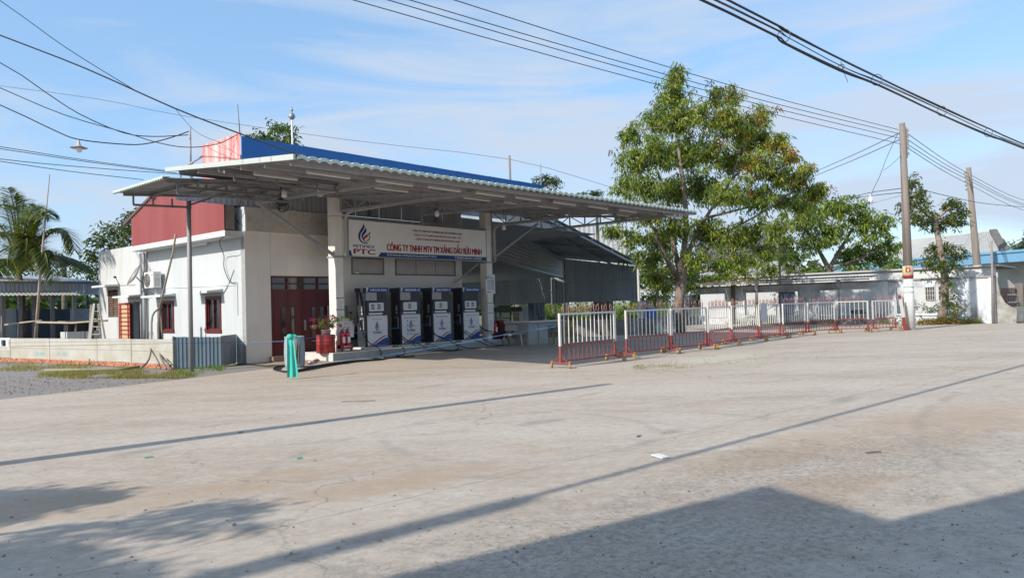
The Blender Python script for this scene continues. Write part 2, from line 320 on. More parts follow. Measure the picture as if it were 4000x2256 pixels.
# ------------------------------------------------------------------ ground
def ground_mat():
    m=bpy.data.materials.new('yard_concrete'); m.use_nodes=True; t=m.node_tree; n=t.nodes; p=n['Principled BSDF']; l=t.links.new
    p.inputs['Roughness'].default_value=.92; p.inputs['Specular IOR Level'].default_value=.2
    g=n.new('ShaderNodeNewGeometry'); pos=g.outputs['Position']
    def noise(s,d=6,r=.6,sc=(1,1,1),dist=0):
        q=n.new('ShaderNodeMapping'); q.inputs['Scale'].default_value=sc; q.inputs['Rotation'].default_value=(0,0,R(-40)); l(pos,q.inputs[0])
        a=n.new('ShaderNodeTexNoise'); a.inputs['Scale'].default_value=s; a.inputs['Detail'].default_value=d; a.inputs['Roughness'].default_value=r; a.inputs['Distortion'].default_value=dist; l(q.outputs[0],a.inputs['Vector']); return a.outputs[0]
    def rng_(x,a,b,c=0,d=1):
        r=n.new('ShaderNodeMapRange'); r.inputs['From Min'].default_value=a; r.inputs['From Max'].default_value=b; r.inputs['To Min'].default_value=c; r.inputs['To Max'].default_value=d; l(x,r.inputs[0]); return r.outputs[0]
    def mixc(f,a,b,blend='MIX'):
        x=n.new('ShaderNodeMix'); x.data_type='RGBA'; x.blend_type=blend
        for k,s in ((0,f),(6,a),(7,b)):
            if isinstance(s,(tuple,float,int)): x.inputs[k].default_value=(*s,1) if isinstance(s,tuple) else s
            else: l(s,x.inputs[k])
        return x.outputs[2]
    def math_(op,a,b=None):
        x=n.new('ShaderNodeMath'); x.operation=op
        for k,s in enumerate((a,b)):
            if s is None:continue
            if isinstance(s,(float,int)): x.inputs[k].default_value=s
            else: l(s,x.inputs[k])
        return x.outputs[0]
    c=mixc(rng_(noise(.35,5,.55,(.5,1.6,1)),.36,.64),(.40,.328,.26),(.485,.418,.35))
    c=mixc(rng_(noise(1.5,9,.75,(.7,1.25,1)),.46,.66,0,.6),c,(.52,.465,.405))
    c=mixc(rng_(noise(.9,8,.7,(.55,1.4,1),.6),.55,.70,0,.45),c,(.265,.228,.192))
    c=mixc(rng_(noise(9,8,.75),.42,.68,0,.5),c,(.27,.235,.20)); c=mixc(rng_(noise(6,10,.85,(.8,1.2,1)),.50,.64,0,.5),c,(.56,.50,.43))
    # brown sand drifts
    def blob(x,y,rx,ry,rot=0.):
        q=n.new('ShaderNodeMapping'); q.vector_type='TEXTURE'; q.inputs['Location'].default_value=(x,y,0); q.inputs['Rotation'].default_value=(0,0,rot); q.inputs['Scale'].default_value=(rx,ry,1e6); l(pos,q.inputs[0])
        d=n.new('ShaderNodeVectorMath'); d.operation='LENGTH'; l(q.outputs[0],d.inputs[0]); return rng_(d.outputs['Value'],1.,.25)
    mask=None
    for (px,py,rx,ry) in ((900,1900,2.4,.7),(150,1980,1.6,.9),(1600,1870,2.2,.5),(3050,1760,2.6,.8),(3700,1650,4,1.2),(3250,1900,1.3,.6),(2700,1420,1,.1),(100,1450,1,.3)):
        x,y,_=G(px,py); b=blob(x,y,rx,ry,R(38)); mask=b if mask is None else math_('MAXIMUM',mask,b)
    nz=noise(1.1,7,.7,(.6,1.6,1)); sand=rng_(math_('ADD',math_('MULTIPLY',mask,.42),nz),.62,.86,0,.5)
    c=mixc(sand,c,(.38,.275,.185))
    # pale broken patch beside the barriers
    x,y,_=G(2800,1400); pale=rng_(math_('ADD',math_('MULTIPLY',blob(x,y,4.2,1.2,R(44)),.4),noise(2.2,8,.75)),.66,.86,0,.75); c=mixc(pale,c,(.50,.47,.38))
    # worn, coarse patch near the viewer
    vor=n.new('ShaderNodeTexVoronoi'); vor.inputs['Scale'].default_value=26; l(pos,vor.inputs['Vector'])
    x,y,_=G(2600,2120); x2,y2,_=G(3300,1800); cm=math_('MAXIMUM',blob(x,y,4,1.6,R(20)),blob(x2,y2,4.5,1.5,R(30)))
    coarse=math_('MULTIPLY',rng_(math_('ADD',math_('MULTIPLY',cm,.35),noise(2.6,6,.7)),.58,.8),rng_(noise(17,9,.85),.48,.60))
    c=mixc(math_('MULTIPLY',coarse,.62),c,(.19,.175,.165))
    # speckle of grit everywhere
    sp=rng_(noise(60,2,.8),.62,.74,0,.5); c=mixc(sp,c,(.2,.18,.165))
    # tyre arcs: darker rubber marks
    (ax_,ay_,_),(bx_,by_,_),(cx2,cy2,_)=G(1475,1700),G(1950,1610),G(1850,1812)
    d_=2*(ax_*(by_-cy2)+bx_*(cy2-ay_)+cx2*(ay_-by_)); CX=((ax_**2+ay_**2)*(by_-cy2)+(bx_**2+by_**2)*(cy2-ay_)+(cx2**2+cy2**2)*(ay_-by_))/d_; CY=((ax_**2+ay_**2)*(cx2-bx_)+(bx_**2+by_**2)*(ax_-cx2)+(cx2**2+cy2**2)*(bx_-ax_))/d_; CR=math.hypot(ax_-CX,ay_-CY)
    tm=None
    for (cx,cy,rad,wd) in ((CX,CY,CR,.13),(CX+.9,CY-1.9,CR*2.0,.10),(14,4,10.5,.12)):
        q=n.new('ShaderNodeVectorMath'); q.operation='DISTANCE'; q.inputs[1].default_value=(cx,cy,0); l(pos,q.inputs[0])
        d=math_('ABSOLUTE',math_('SUBTRACT',math_('ADD',q.outputs['Value'],math_('MULTIPLY',noise(.6,2),.25)),rad)); k=rng_(d,wd,wd*.2); tm=k if tm is None else math_('MAXIMUM',tm,k)
    c=mixc(math_('MULTIPLY',math_('MULTIPLY',tm,rng_(noise(1.7),.4,.6)),.4),c,(.24,.22,.205))
    for (px,py,rx,ry) in ((2088,1650,.5,.16),(2165,1642,.35,.12),(1245,1648,.5,.1),(2620,1686,.3,.12),(1700,1505,.9,.12),(560,1760,.5,.2),(3300,1560,.8,.2),(2300,1540,.7,.1)):
        x,y,_=G(px,py); c=mixc(math_('MULTIPLY',blob(x,y,rx,ry,R(50)),.5),c,(.21,.195,.18))
    # hairline cracks
    wv=n.new('ShaderNodeVectorMath'); wv.operation='ADD'; nn_=n.new('ShaderNodeTexNoise'); nn_.inputs['Scale'].default_value=1.3; nn_.inputs['Detail'].default_value=5; l(pos,nn_.inputs['Vector']); sc_=n.new('ShaderNodeVectorMath'); sc_.operation='SCALE'; sc_.inputs['Scale'].default_value=1.1; l(nn_.outputs['Color'],sc_.inputs[0]); l(pos,wv.inputs[0]); l(sc_.outputs[0],wv.inputs[1])
    vr=n.new('ShaderNodeTexVoronoi'); vr.feature='DISTANCE_TO_EDGE'; vr.inputs['Scale'].default_value=.21; l(wv.outputs[0],vr.inputs['Vector'])
    crk=math_('MULTIPLY',rng_(vr.outputs['Distance'],.0045,.001),rng_(noise(.5,3),.46,.56)); c=mixc(math_('MULTIPLY',crk,.42),c,(.14,.125,.11))
    # slab joints, filled with dirt
    q=n.new('ShaderNodeMapping'); q.inputs['Rotation'].default_value=(0,0,R(-41)); l(pos,q.inputs[0]); sx=n.new('ShaderNodeSeparateXYZ'); l(q.outputs[0],sx.inputs[0])
    wob=math_('MULTIPLY',noise(.8,3),.12)
    jy=math_('ABSOLUTE',math_('SUBTRACT',math_('FRACT',math_('MULTIPLY',math_('ADD',sx.outputs[1],wob),1/5.5)),.5)); j=rng_(jy,.4965,.4995)
    jx=math_('ABSOLUTE',math_('SUBTRACT',math_('FRACT',math_('MULTIPLY',math_('ADD',sx.outputs[0],wob),1/8.)),.5)); j2=rng_(jx,.4980,.4997)
    c=mixc(math_('MULTIPLY',math_('MAXIMUM',j,j2),.45),c,(.19,.17,.155))
    l(c,p.inputs['Base Color'])
    bp=n.new('ShaderNodeBump'); bp.inputs['Strength'].default_value=.45; bp.inputs['Distance'].default_value=.012
    hh=math_('ADD',math_('ADD',noise(11,10,.85),math_('MULTIPLY',noise(60,3,.7),.5)),math_('MULTIPLY',coarse,-.7)); l(hh,bp.inputs['Height']); l(bp.outputs[0],p.inputs['Normal'])
    return m
def sheet(name,pts,z,m,thick=0):
    mb=MB(); mb.v=[(p[0],p[1],z) for p in pts]; mb.f=[tuple(range(len(pts)))]
    return single(name,mb,m,base=(0,0,0),frame='world',kind='structure')
M_dirt=mat('dry_grassy_soil',(.17,.15,.09),.95,c2=(.10,.12,.045),ns=.35,amt=.8,bump=.4,bs=7)
M_gravel=mat('grey_gravel_dirt',(.27,.25,.23),.95,c2=(.20,.185,.17),ns=14,amt=.8,bump=.8,bs=40,det=8)
M_pave=mat('mossy_brick_paving',(.34,.25,.20),.9,c2=(.40,.36,.31),ns=12,amt=.7,bump=.4)
sheet('ground',[(-900,-300),(900,-300),(900,1500),(-900,1500)],-.02,M_dirt)
edge=[G(0,1560),G(330,1523),G(700,1482),G(1060,1437),G(1190,1415)]
yc=[(-22,-3),(-22,-60),(90,-60),(90,31),tuple(W(33.1,-20))[:2],tuple(W(33.1,26))[:2],tuple(W(2.3,26))[:2],tuple(W(2.3,-.3))[:2]]
sheet('yard_concrete',yc+[(p[0],p[1]) for p in edge[::-1]],0,ground_mat())
sheet('gravel_strip',[(-22.3,-3),(-40,-3),(-60,30)]+[tuple(W(-3.6,13))[:2],tuple(W(-2.1,.3))[:2],tuple(W(-1,-.3))[:2],tuple(W(0,-.02))[:2]]+[(p[0]-.03,p[1]+.01) for p in edge[:4][::-1]],-.008,M_gravel)
sheet('brick_paving',[tuple(W(*q))[:2] for q in ((0,-.02),(0,-1.2),(.6,-2.0),(1.8,-1.95),(2.4,-.02))],.004,M_pave)

# ------------------------------------------------------------------ station building
def wall_with_holes(o,ax,up,wd,ht,holes,th,nrm):
    """wall panel as a grid of blocks leaving real openings; holes (x0,x1,y0,y1)"""
    xs=sorted({0,wd,*[h[0] for h in holes],*[h[1] for h in holes]}); ys=sorted({0,ht,*[h[2] for h in holes],*[h[3] for h in holes]})
    m=MB(); o=Vector(o); ax=Vector(ax); up=Vector(up); nrm=Vector(nrm)
    for i in range(len(xs)-1):
        for j in range(len(ys)-1):
            cx=(xs[i]+xs[i+1])/2; cy=(ys[j]+ys[j+1])/2
            if any(h[0]<cx<h[1] and h[2]<cy<h[3] for h in holes): continue
            p=[o+ax*a+up*b for a,b in ((xs[i],ys[j]),(xs[i+1],ys[j]),(xs[i+1],ys[j+1]),(xs[i],ys[j+1]))]
            m.add(p,[(0,1,2,3)])
            for (k,(di,dj)) in enumerate(((0,-1),(1,0),(0,1),(-1,0))):
                ii,jj=i+di,j+dj
                solid=0<=ii<len(xs)-1 and 0<=jj<len(ys)-1 and not any(h[0]<(xs[ii]+xs[ii+1])/2<h[1] and h[2]<(ys[jj]+ys[jj+1])/2<h[3] for h in holes)
                if not solid:
                    a,b=p[k],p[(k+1)%4]; m.add([a,a-nrm*th,b-nrm*th,b],[(0,1,2,3)])
            m.add([q-nrm*th for q in p],[(3,2,1,0)])
    return m
H=thing('station_building','white petrol station office with dark red door, pink gable sheeting and blue rooftop panel','building',(0,0,0))
# left wall (plane u=0, seen from -u): openings
w1=FU(805,1160); w1b=FU(865,1295); W1=(w1b[1],w1[1],w1b[2],w1[2])      # v0,v1,z0,z1
W2=(5.02,5.97,1.0,2.1); DR=(7.62,8.45,0.0,2.15); LV=(9.95,10.95,1.58,2.7)
wl=wall_with_holes((0,0,0),(0,1,0),(0,0,1),7.15,4.95,[(a,b,c,d) for a,b,c,d in (W1,W2)],.2,(-1,0,0))
part('side_wall',wl,M_white,H)
mb=wall_with_holes((-.04,7.15,0),(0,1,0),(0,0,1),4.8,4.35,[(DR[0]-7.15,DR[1]-7.15,0,DR[3]),(LV[0]-7.15,LV[1]-7.15,LV[2],LV[3])],.2,(-1,0,0))
part('rear_side_wall',mb,M_oldwhite,H,label='stained rear section of the side wall')
mb=MB().box((0,11.75,0),(9.7,11.95,4.4)).box((0,7.2,4.3),(9.7,11.9,4.36)).box((.25,.3,4.9),(9.6,7.0,4.96)); part('flat_roof',mb,M_oldwhite,H)
mb=MB().box((9.5,.2,0),(9.72,11.9,4.95)); part('far_side_wall',mb,M_wallgrey,H)
# front wall (plane v=0)
D0,D1,DZ=.9,3.32,2.8
clear=[(4.16,5.54,2.93,3.46),(6.19,9.29,2.93,3.5)]
fw=wall_with_holes((0,0,0),(1,0,0),(0,0,1),9.72,4.2,[(D0,D1,.18,DZ)]+clear,.2,(0,-1,0)); part('front_wall',fw,M_wallgrey,H)
# left pier faced with large tiles
tm=None
k=0
for i in range(2):
    for j in range(7):
        u0=.003+i*.445; mb=MB().box((u0,-.018,.02+j*.6),(u0+.443,-.001,.02+j*.6+.598)); part('wall_tile',mb,M_cream,H)
for i in range(4):
    for j in range(2):
        u0=D0+.003+i*.6; z0=DZ+.02+j*.69; part('wall_tile',MB().box((u0,-.018,z0),(u0+.598,-.001,z0+.688)),M_cream,H)
# marble band above, standing forward
part('band_beam',MB().box((.0,-.10,4.2),(9.72,.19,4.97)),M_wallgrey,H)
for i in range(16):
    for j in range(2):
        u0=.004+i*.606; z0=4.205+j*.385; part('band_tile',MB().box((u0,-.125,z0),(u0+.6,-.102,z0+.379)),M_band,H)
for j in range(1): part('band_end',MB().box((-.012,-.12,4.2),(-.001,.75,4.98)),M_white,H,label='ragged plaster end of the tiled band')
# frosted clerestory windows over the dispensers
for (a,b,c,d),nd in zip(clear,(1,3)):
    f=part('clerestory_frame',MB().box((a-.05,-.03,c-.05),(b+.05,-.002,c+.0)).box((a-.05,-.03,d),(b+.05,-.002,d+.05)).box((a-.05,-.03,c),(a,-.002,d)).box((b,-.03,c),(b+.05,-.002,d)),mat('grey_window_frame',(.16,.155,.15),.6),H)
    for q in range(nd):
        x0=a+(b-a)*q/nd; x1=a+(b-a)*(q+1)/nd; part('clerestory_pane',MB().box((x0+.012,.035,c+.01),(x1-.012,.05,d-.01)),mat('whitewashed_pane',(.46,.43,.41),.7,c2=(.38,.36,.35),ns=3,amt=.5),f)
# main red steel door with transom
fr=MB(); fr.box((D0,.0,.18),(D0+.06,.08,DZ)).box((D1-.06,.0,.18),(D1,.08,DZ)).box((D0,.0,DZ-.06),(D1,.08,DZ)).box((D0,.0,2.30),(D1,.08,2.36)).box((D0,.0,2.52),(D1,.08,2.57))
for x in (D0+.62,D1-.62): fr.box((x-.03,.002,2.30),(x+.03,.082,DZ))
df=part('door_frame',fr,M_doorred,H)
for x0,x1 in ((D0+.06,D0+.59),(D0+.65,D1-.65),(D1-.59,D1-.06)):
    for z0,z1 in ((2.36,2.52),(2.57,2.74)): part('transom_pane',MB().box((x0,.05,z0),(x1,.06,z1)),M_glass,df)
lw=(D1-D0-.12)/4
for i in range(4):
    x0=D0+.06+i*lw; leaf=MB().box((x0+.004,.03,.2),(x0+lw-.004,.07,2.3)); d=part('door_leaf',leaf,M_doorred,H)
    side=1 if i%2==0 else 0
    gx0=x0+(.34 if side else .1); 
    part('glass_strip',MB().box((gx0,.018,.72),(gx0+.12,.028,1.75)),M_glass,d)
    pm=MB(); px0,px1=(x0+.05,gx0-.03) if side else (gx0+.15,x0+lw-.05)
    for z0,z1 in ((.28,.66),(.75,1.2),(1.25,1.72),(1.84,2.24)):
        xa,xb=(x0+.05,x0+lw-.05) if z0<.5 or z0>1.8 else (px0,px1)
        for q in ((xa,z0,xb,z0+.018),(xa,z1-.018,xb,z1),(xa,z0,xa+.018,z1),(xb-.018,z0,xb,z1)): pm.box((q[0],.02,q[1]),(q[2],.03,q[3]))
    part('panel_moulding',pm,M_doorred,d)
hx=D0+.06+2*lw; part('door_handle',MB().tube([(hx+.06,.03,1.02),(hx+.06,-.03,1.02),(hx+.06,-.03,1.28),(hx+.06,.03,1.28)],.012,6).box((hx+.02,.012,.98),(hx+.1,.03,1.32)),M_gal,H)
part('door_step',MB().box((D0-.1,-.25,0),(D1+.1,.02,.17)),mat('terracotta_step',(.30,.2,.15),.85,c2=(.2,.15,.12),ns=6),H)
# side windows: red frames, sashes, curtain bars
def sidewin(v0,v1,z0,z1,bars):
    f=MB(); t=.065
    f.box((-.03,v0-.02,z0-.02),(.10,v0+t,z1)).box((-.03,v1-t,z0-.02),(.10,v1+.02,z1)).box((-.035,v0-.02,z1-t),(.10,v1+.02,z1+.02)).box((-.045,v0-.04,z0-.04),(.10,v1+.04,z0+t))
    w_=part('window_frame',f,M_framered,H); c=(v0+v1)/2
    for a,b,off in ((v0+t,c+.02,.0),(c-.02,v1-t,.03)):
        s=MB(); q=.04; x0,x1=.0+off,.028+off
        s.box((x0,a,z0+t),(x1,a+q,z1-t)).box((x0,b-q,z0+t),(x1,b,z1-t)).box((x0,a+q,z0+t),(x1,b-q,z0+t+q)).box((x0,a+q,z1-t-q),(x1,b-q,z1-t))
        sh=part('window_sash',s,M_framered,w_); part('window_pane',MB().box((.055+off*.3,a+q*.3,z0+t+.01),(.06+off*.3,b-q*.3,z1-t-.01)),M_glass,w_)
    g=MB()
    for i in range(6 if bars else 5):
        y=v0+t+.06+i*(v1-v0-2*t-.12)/(5 if bars else 4); g.box((.068,y-.012,z0+.1),(.075,y+.012,z1-.1 if bars else z0+(z1-z0)*.62))
    if bars: g.box((.076,v0+t,1.45),(.083,v1-t,1.48)).box((.076,v0+t,1.62),(.083,v1-t,1.65))
    part('window_bars',g,mat('white_window_bars',(.7,.7,.68),.6) if bars else mat('brown_slat_reflection_bars',(.30,.2,.12),.6),w_)
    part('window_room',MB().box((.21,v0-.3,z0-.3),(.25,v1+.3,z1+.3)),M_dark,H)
sidewin(*W1,False); sidewin(*W2,True)
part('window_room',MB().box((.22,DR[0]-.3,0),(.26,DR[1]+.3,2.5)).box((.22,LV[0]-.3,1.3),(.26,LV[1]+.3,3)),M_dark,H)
# rear louvred window
lf=part('window_frame',MB().box((-.05,LV[0],LV[2]),(.02,LV[0]+.05,LV[3])).box((-.05,LV[1]-.05,LV[2]),(.02,LV[1],LV[3])).box((-.05,LV[0]+.05,LV[3]-.05),(.02,LV[1]-.05,LV[3])).box((-.052,10.42,LV[2]),(.02,10.46,LV[3]-.05)),M_framered,H)
slat=mesh_from('louvre_slat',MB().slab([(-.03,0,0),(.03,0,.05),(.03,.46,.05),(-.03,.46,0)],(0.008,0,-.012)),mat('brown_louvre',(.19,.14,.11),.7,rand=.25))
for i in range(11):
    for k in range(2): part_at('louvre_slat',slat,lf,(-.03,9.99+k*.475,LV[2]+.05+i*.092))
# open red side door leaf with cream panels
dx=Vector((.10,1.36,0)); do=Vector((-.16,8.38,.03))
def dq(a,b,c,d,off=0,th=.045): 
    p=[do+dx*a+Vector((-off,0,c)),do+dx*b+Vector((-off,0,c)),do+dx*b+Vector((-off,0,d)),do+dx*a+Vector((-off,0,d))]; return [p,(-th,0,0)]
dm=MB()
for q in ((0,.055,0,2.1),(.945,1,0,2.1),(.055,.945,2.03,2.1),(.055,.945,0,.70)): dm.slab(*dq(*q))
dl=part('side_door',dm,mat('bright_red_door',(.30,.02,.03),.4),H,label='open red side door leaf with cream panels')
g_=MB()
for k in range(1,8): g_.slab(*dq(.055,.945,.70+k*.166-.012,.70+k*.166+.012,.01,.05))
for a in (.16,.80): g_.slab(*dq(a-.008,a+.008,.70,2.03,.012,.052))
part('glazing_bars',g_,mat('bright_red_door',(.3,.02,.03)),dl)
part('door_panel',MB().slab(*dq(.05,.95,.70,2.04,.012,.01)),mat('cream_frosted_glass',(.55,.37,.22),.5),dl)
g_=MB()
for k in range(3): g_.slab(*dq(.18,.82,.16+k*.14,.25+k*.14,.045,.012))
part('door_louvre',g_,mat('bright_red_door',(.3,.02,.03)),dl)
# concrete awnings
def awning(v0,v1,z,d=.55):
    m=MB().slab([(0,v0,z),(0,v1,z),(0,v1,z+.1),(0,v0,z+.1)],(-.12,0,0)).slab([(-.12,v0,z+.01),(-.12,v1,z+.01),(-.12,v1,z+.085),(-.12,v0,z+.085)],(-d+.12,0,-.035)); part('window_awning',m,M_ledge,H)
awning(1.40,3.0,2.32); awning(4.85,6.5,2.28); awning(7.45,9.0,2.34,.6); awning(9.75,11.15,2.82,.6)
# ledge slab and pink corrugated gable
part('ledge',MB().box((-.62,.02,4.02),(0,7.2,4.2)),M_ledge,H)
ledge_lamp=single('tube_lamp',MB().box((-.16,2.2,3.955),(-.10,3.4,4.015)).box((-.14,2.25,3.935),(-.12,3.35,3.953)),M_tube,'short white tube lamp under the ledge above the side window','lamp')
nsh=7; v0,v1=.16,7.1
for i in range(nsh):
    a=v0+(v1-v0)*i/nsh; b=v0+(v1-v0)*(i+1)/nsh
    zt=lambda v: 5.30+ (7.12-v)*.30 if v>4.6 else 6.06-(4.6-v)*.18
    mb=MB(); n=6; m=[]
    for k in range(n*2+1):
        v=a+(b-a)*k/(n*2); x=-.56-(.065 if k%2 else 0); mb.v+= [(x,v,4.2+.012*random.random()),(x,v,zt(v))]
    mb.f=[(2*k,2*k+1,2*k+3,2*k+2) for k in range(n*2)]; part('gable_sheet',mb,M_pink,H)
part('gable_core',MB().slab([(-.5,.2,4.25),(-.5,7.05,4.25),(-.5,7.05,5.25),(-.5,4.6,5.98),(-.5,.2,5.2)],(.3,0,0)),M_wood,H)
part('gable_verge',MB().beam((-.58,7.75,5.08),(-.58,4.6,6.10),.14,.10).beam((-.58,4.6,6.10),(-.58,.3,5.3),.12,.09),mat('brown_verge_board',(.10,.075,.07),.7),H)
part('gable_roof',MB().slab([(-.5,7.2,5.30),(-.5,4.6,6.13),(7,4.6,6.13),(7,7.2,5.30)],(0,0,.03)),mat('brown_verge_board',(.1,.075,.07)),H)
# blue and pink parapet box on the roof
part('parapet_side',MB().corr((-.02,0.1,5.7),(0,2.5,0),(0,0,1.62),.16,.015,(-1,0,0)),M_pinkpar,H,label='weathered pink end of the rooftop panel')
part('parapet_cap',MB().box((-.035,.06,7.30),(.03,2.62,7.345)),M_pinkpar,H)
for i in range(8):
    a=.03+i*1.925; part('parapet_panel',MB().box((a,.07,5.78),(a+1.918,.11,7.25+.008*i)),M_blue,H)
part('parapet_fitting',MB().tube([(.35,.03,5.98),(.75,.03,5.97)],.02,5).box((.55,.01,5.93),(1.05,.05,6.02)).tube([(1.05,.03,5.97),(1.9,.03,5.9)],.012,5),M_flash,H)
part('parapet_back',MB().box((.05,2.5,5.9),(15.4,2.56,7.2)),M_zinc,H)
part('parapet_rail',MB().beam((0,2.62,7.0),(0,4.3,6.78),.05).beam((0,4.3,6.8),(0,4.3,5.6),.04).beam((0,3.4,6.9),(0,3.4,5.6),.03),M_steel,H)
# sheet closing the gap above the walls, under the canopy
for i in range(11):
    a=-2.15+i*1.08; part('closing_sheet',MB().corr((a,-.03,4.99),(1.075,0,0),(0,0,.62),.18,.02,(0,-1,0)),M_zinc,H)
for q in (1.2,4.9,8.2): part('gap_stud',MB().box((q,-.09,5.0),(q+.12,-.05,5.55)),M_darksteel,H)
# pipes down the side wall
for k,(v,r,m_) in enumerate(((7.52,.055,M_pvc),(7.33,.035,M_pvc),(7.22,.05,M_pvc))):
    part('downpipe',MB().tube([(-.12,v,.05),(-.12,v,4.0)],r,8),m_,H,smooth=True)
part('conduit',MB().tube([(-.02,7.0,2.62),(-.02,.5,2.52)],.012,5).tube([(-.02,3.75,2.55),(-.02,3.75,1.6)],.012,5).tube([(-.02,.45,2.6),(-.02,.45,1.55)],.014,5),mat('white_conduit',(.7,.7,.7),.5),H)

# ------------------------------------------------------------------ air conditioner and dish
ac=thing('air_conditioner','white outdoor air conditioning unit bracketed high on the side wall','air conditioner',(0,6.05,2.6))
part('housing',MB().bevbox((-.42,5.72,2.62),(-.12,6.5,3.2),.02),mat('unit_white',(.66,.65,.60),.5),ac)
part('side_panel',MB().box((-.36,5.705,2.68),(-.18,5.718,2.98)).box((-.33,5.70,3.05),(-.2,5.716,3.09)),mat('unit_grey',(.45,.45,.42),.5),ac)
fan=part('fan_grille',MB().lathe([(.25,0),(.25,-.012),(.2,-.018),(.02,-.022)],(-.425,6.2,2.9),20,'x'),mat('fan_dark',(.10,.09,.085),.6),ac)
part('grille_ring',MB().tube([(-.44,6.2+.25*math.cos(t),2.9+.25*math.sin(t)) for t in np.linspace(0,2*math.pi,21)],.008,5,False).tube([(-.447,6.2+.16*math.cos(t),2.9+.16*math.sin(t)) for t in np.linspace(0,2*math.pi,21)],.006,5,False).tube([(-.45,6.2+.08*math.cos(t),2.9+.08*math.sin(t)) for t in np.linspace(0,2*math.pi,15)],.006,5,False),M_alu,fan)
part('bracket',MB().box((-.42,5.8,2.57),(0,5.85,2.615)).box((-.42,6.36,2.57),(0,6.41,2.615)).beam((-.4,5.82,2.57),(-.02,5.82,2.3),.03).beam((-.4,6.38,2.57),(-.02,6.38,2.3),.03),M_gal,ac)
part('mark',onwall(poly([(0,.03),(.025,0),(0,-.03),(-.025,0)]).add([(x,y,0) for x,y in ((.028,.0),(.053,-.03),(.0,-.032))],[(0,1,2)]).add([(x,y,0) for x,y in ((-.028,.0),(-.053,-.03),(.0,-.032))],[(0,1,2)]),(-.42,5.80,3.1),(0,-1,0)),M_framered,ac)
dish=thing('satellite_dish','round white satellite dish on the side wall left of the air conditioner','satellite dish',(0,7.3,3.0))
dm=MB().lathe([(.42,.10),(.32,.055),(.2,.02),(.05,0),(.001,0)],(0,0,0),24)
dM=Matrix.Translation((-.50,7.0,3.08))@Vector((-.874,.168,.5)).to_track_quat('Z','Y').to_matrix().to_4x4(); part('reflector',dm.transform(dM),mat('dish_white',(.62,.60,.58),.5,c2=(.5,.3,.3),ns=4,amt=.3),dish,smooth=True)
part('feed_arm',MB().tube([(-.55,6.95,2.75),(-.95,7.35,2.75),(-1.05,7.45,3.05)],.014,6).cbox((-1.07,7.46,3.07),(.09,.07,.07)),M_cablegrey,dish)
part('mount',MB().tube([(-.5,6.95,3.05),(-.3,7.1,2.9),(0,7.15,2.7)],.022,6),M_gal,dish)

# ------------------------------------------------------------------ canopy
def zr(u,v): return 4.71+.014*(u+3.6)+.098*(v+8.6)
CN=thing('canopy','wide steel forecourt canopy with pale green scalloped edge on two tiled columns','canopy',(2.65,-1.3,0))
ns_=16; u0c,u1c=-3.6,13.75; sw=(u1c-u0c)/ns_
for i in range(ns_):
    a=u0c+i*sw; vb=-2.9 if a+sw/2<-.2 else -.02
    o=(a,-8.6,zr(a,-8.6)); n=4; m=MB(); rows=max(2,round((vb+8.6)/.95))
    for r in range(rows):
        for e_ in (0,1):
            t=(r+e_)/rows; v=-8.6+(vb+8.6)*t; st=.0 if e_ else .02
            for k in range(n*6+1):
                uu=a+sw*k/(n*6); m.v.append((uu,v,zr(uu,v)+.045*(abs(math.sin(math.pi*k/6))**.8)+st))
    L_=n*6+1
    for r in range(rows*2-1):
        for k in range(L_-1): m.f.append((r*L_+k,r*L_+k+1,(r+1)*L_+k+1,(r+1)*L_+k))
    part('roof_sheet',m,M_roofunder,CN)
    e=MB()                                                       # thick pale tile-shaped eave lip
    for k in range(L_):
        uu=a+sw*k/(n*6); z=zr(uu,-8.6)+.05*(abs(math.sin(math.pi*k/6))**.8)
        e.v+=[(uu,-8.60,z-.012),(uu,-8.66,z-.03),(uu,-8.66,z+.045),(uu,-8.3,z+.07)]
    for k in range(L_-1):
        for q in range(3): e.f.append((4*k+q,4*k+4+q,4*k+5+q,4*k+1+q))
    part('eave_tile',e,M_green,CN)
part('gable_flashing',MB().slab([(-3.68,-8.66,zr(-3.6,-8.66)-.02),(-3.68,-2.85,zr(-3.6,-2.85)-.02),(-3.68,-2.85,zr(-3.6,-2.85)+.075),(-3.68,-8.66,zr(-3.6,-8.66)+.085)],(.05,0,0)).slab([(-3.68,-8.66,zr(-3.6,-8.66)+.085),(-3.68,-2.85,zr(-3.6,-2.85)+.075),(-3.45,-2.85,zr(-3.6,-2.85)+.09),(-3.45,-8.66,zr(-3.6,-8.66)+.10)],(0,0,.008)),M_flash,CN)
part('gable_flashing',MB().box((13.74,-8.66,4.88),(13.78,-.1,4.9)).slab([(13.76,-8.66,zr(13.7,-8.66)-.05),(13.76,-.1,zr(13.7,-.1)-.05),(13.76,-.1,zr(13.7,-.1)+.09),(13.76,-8.66,zr(13.7,-8.66)+.09)],(.03,0,0)),M_flash,CN)
for v in (-8.35,-7.35,-6.35,-5.35,-4.35,-3.35,-2.35,-1.35,-.35):
    a=-3.55 if v<-3 else -.3
    part('purlin',MB().beam((a,v,zr(a,v)-.06),(13.7,v,zr(13.7,v)-.06),.05,.10),M_steel,CN)
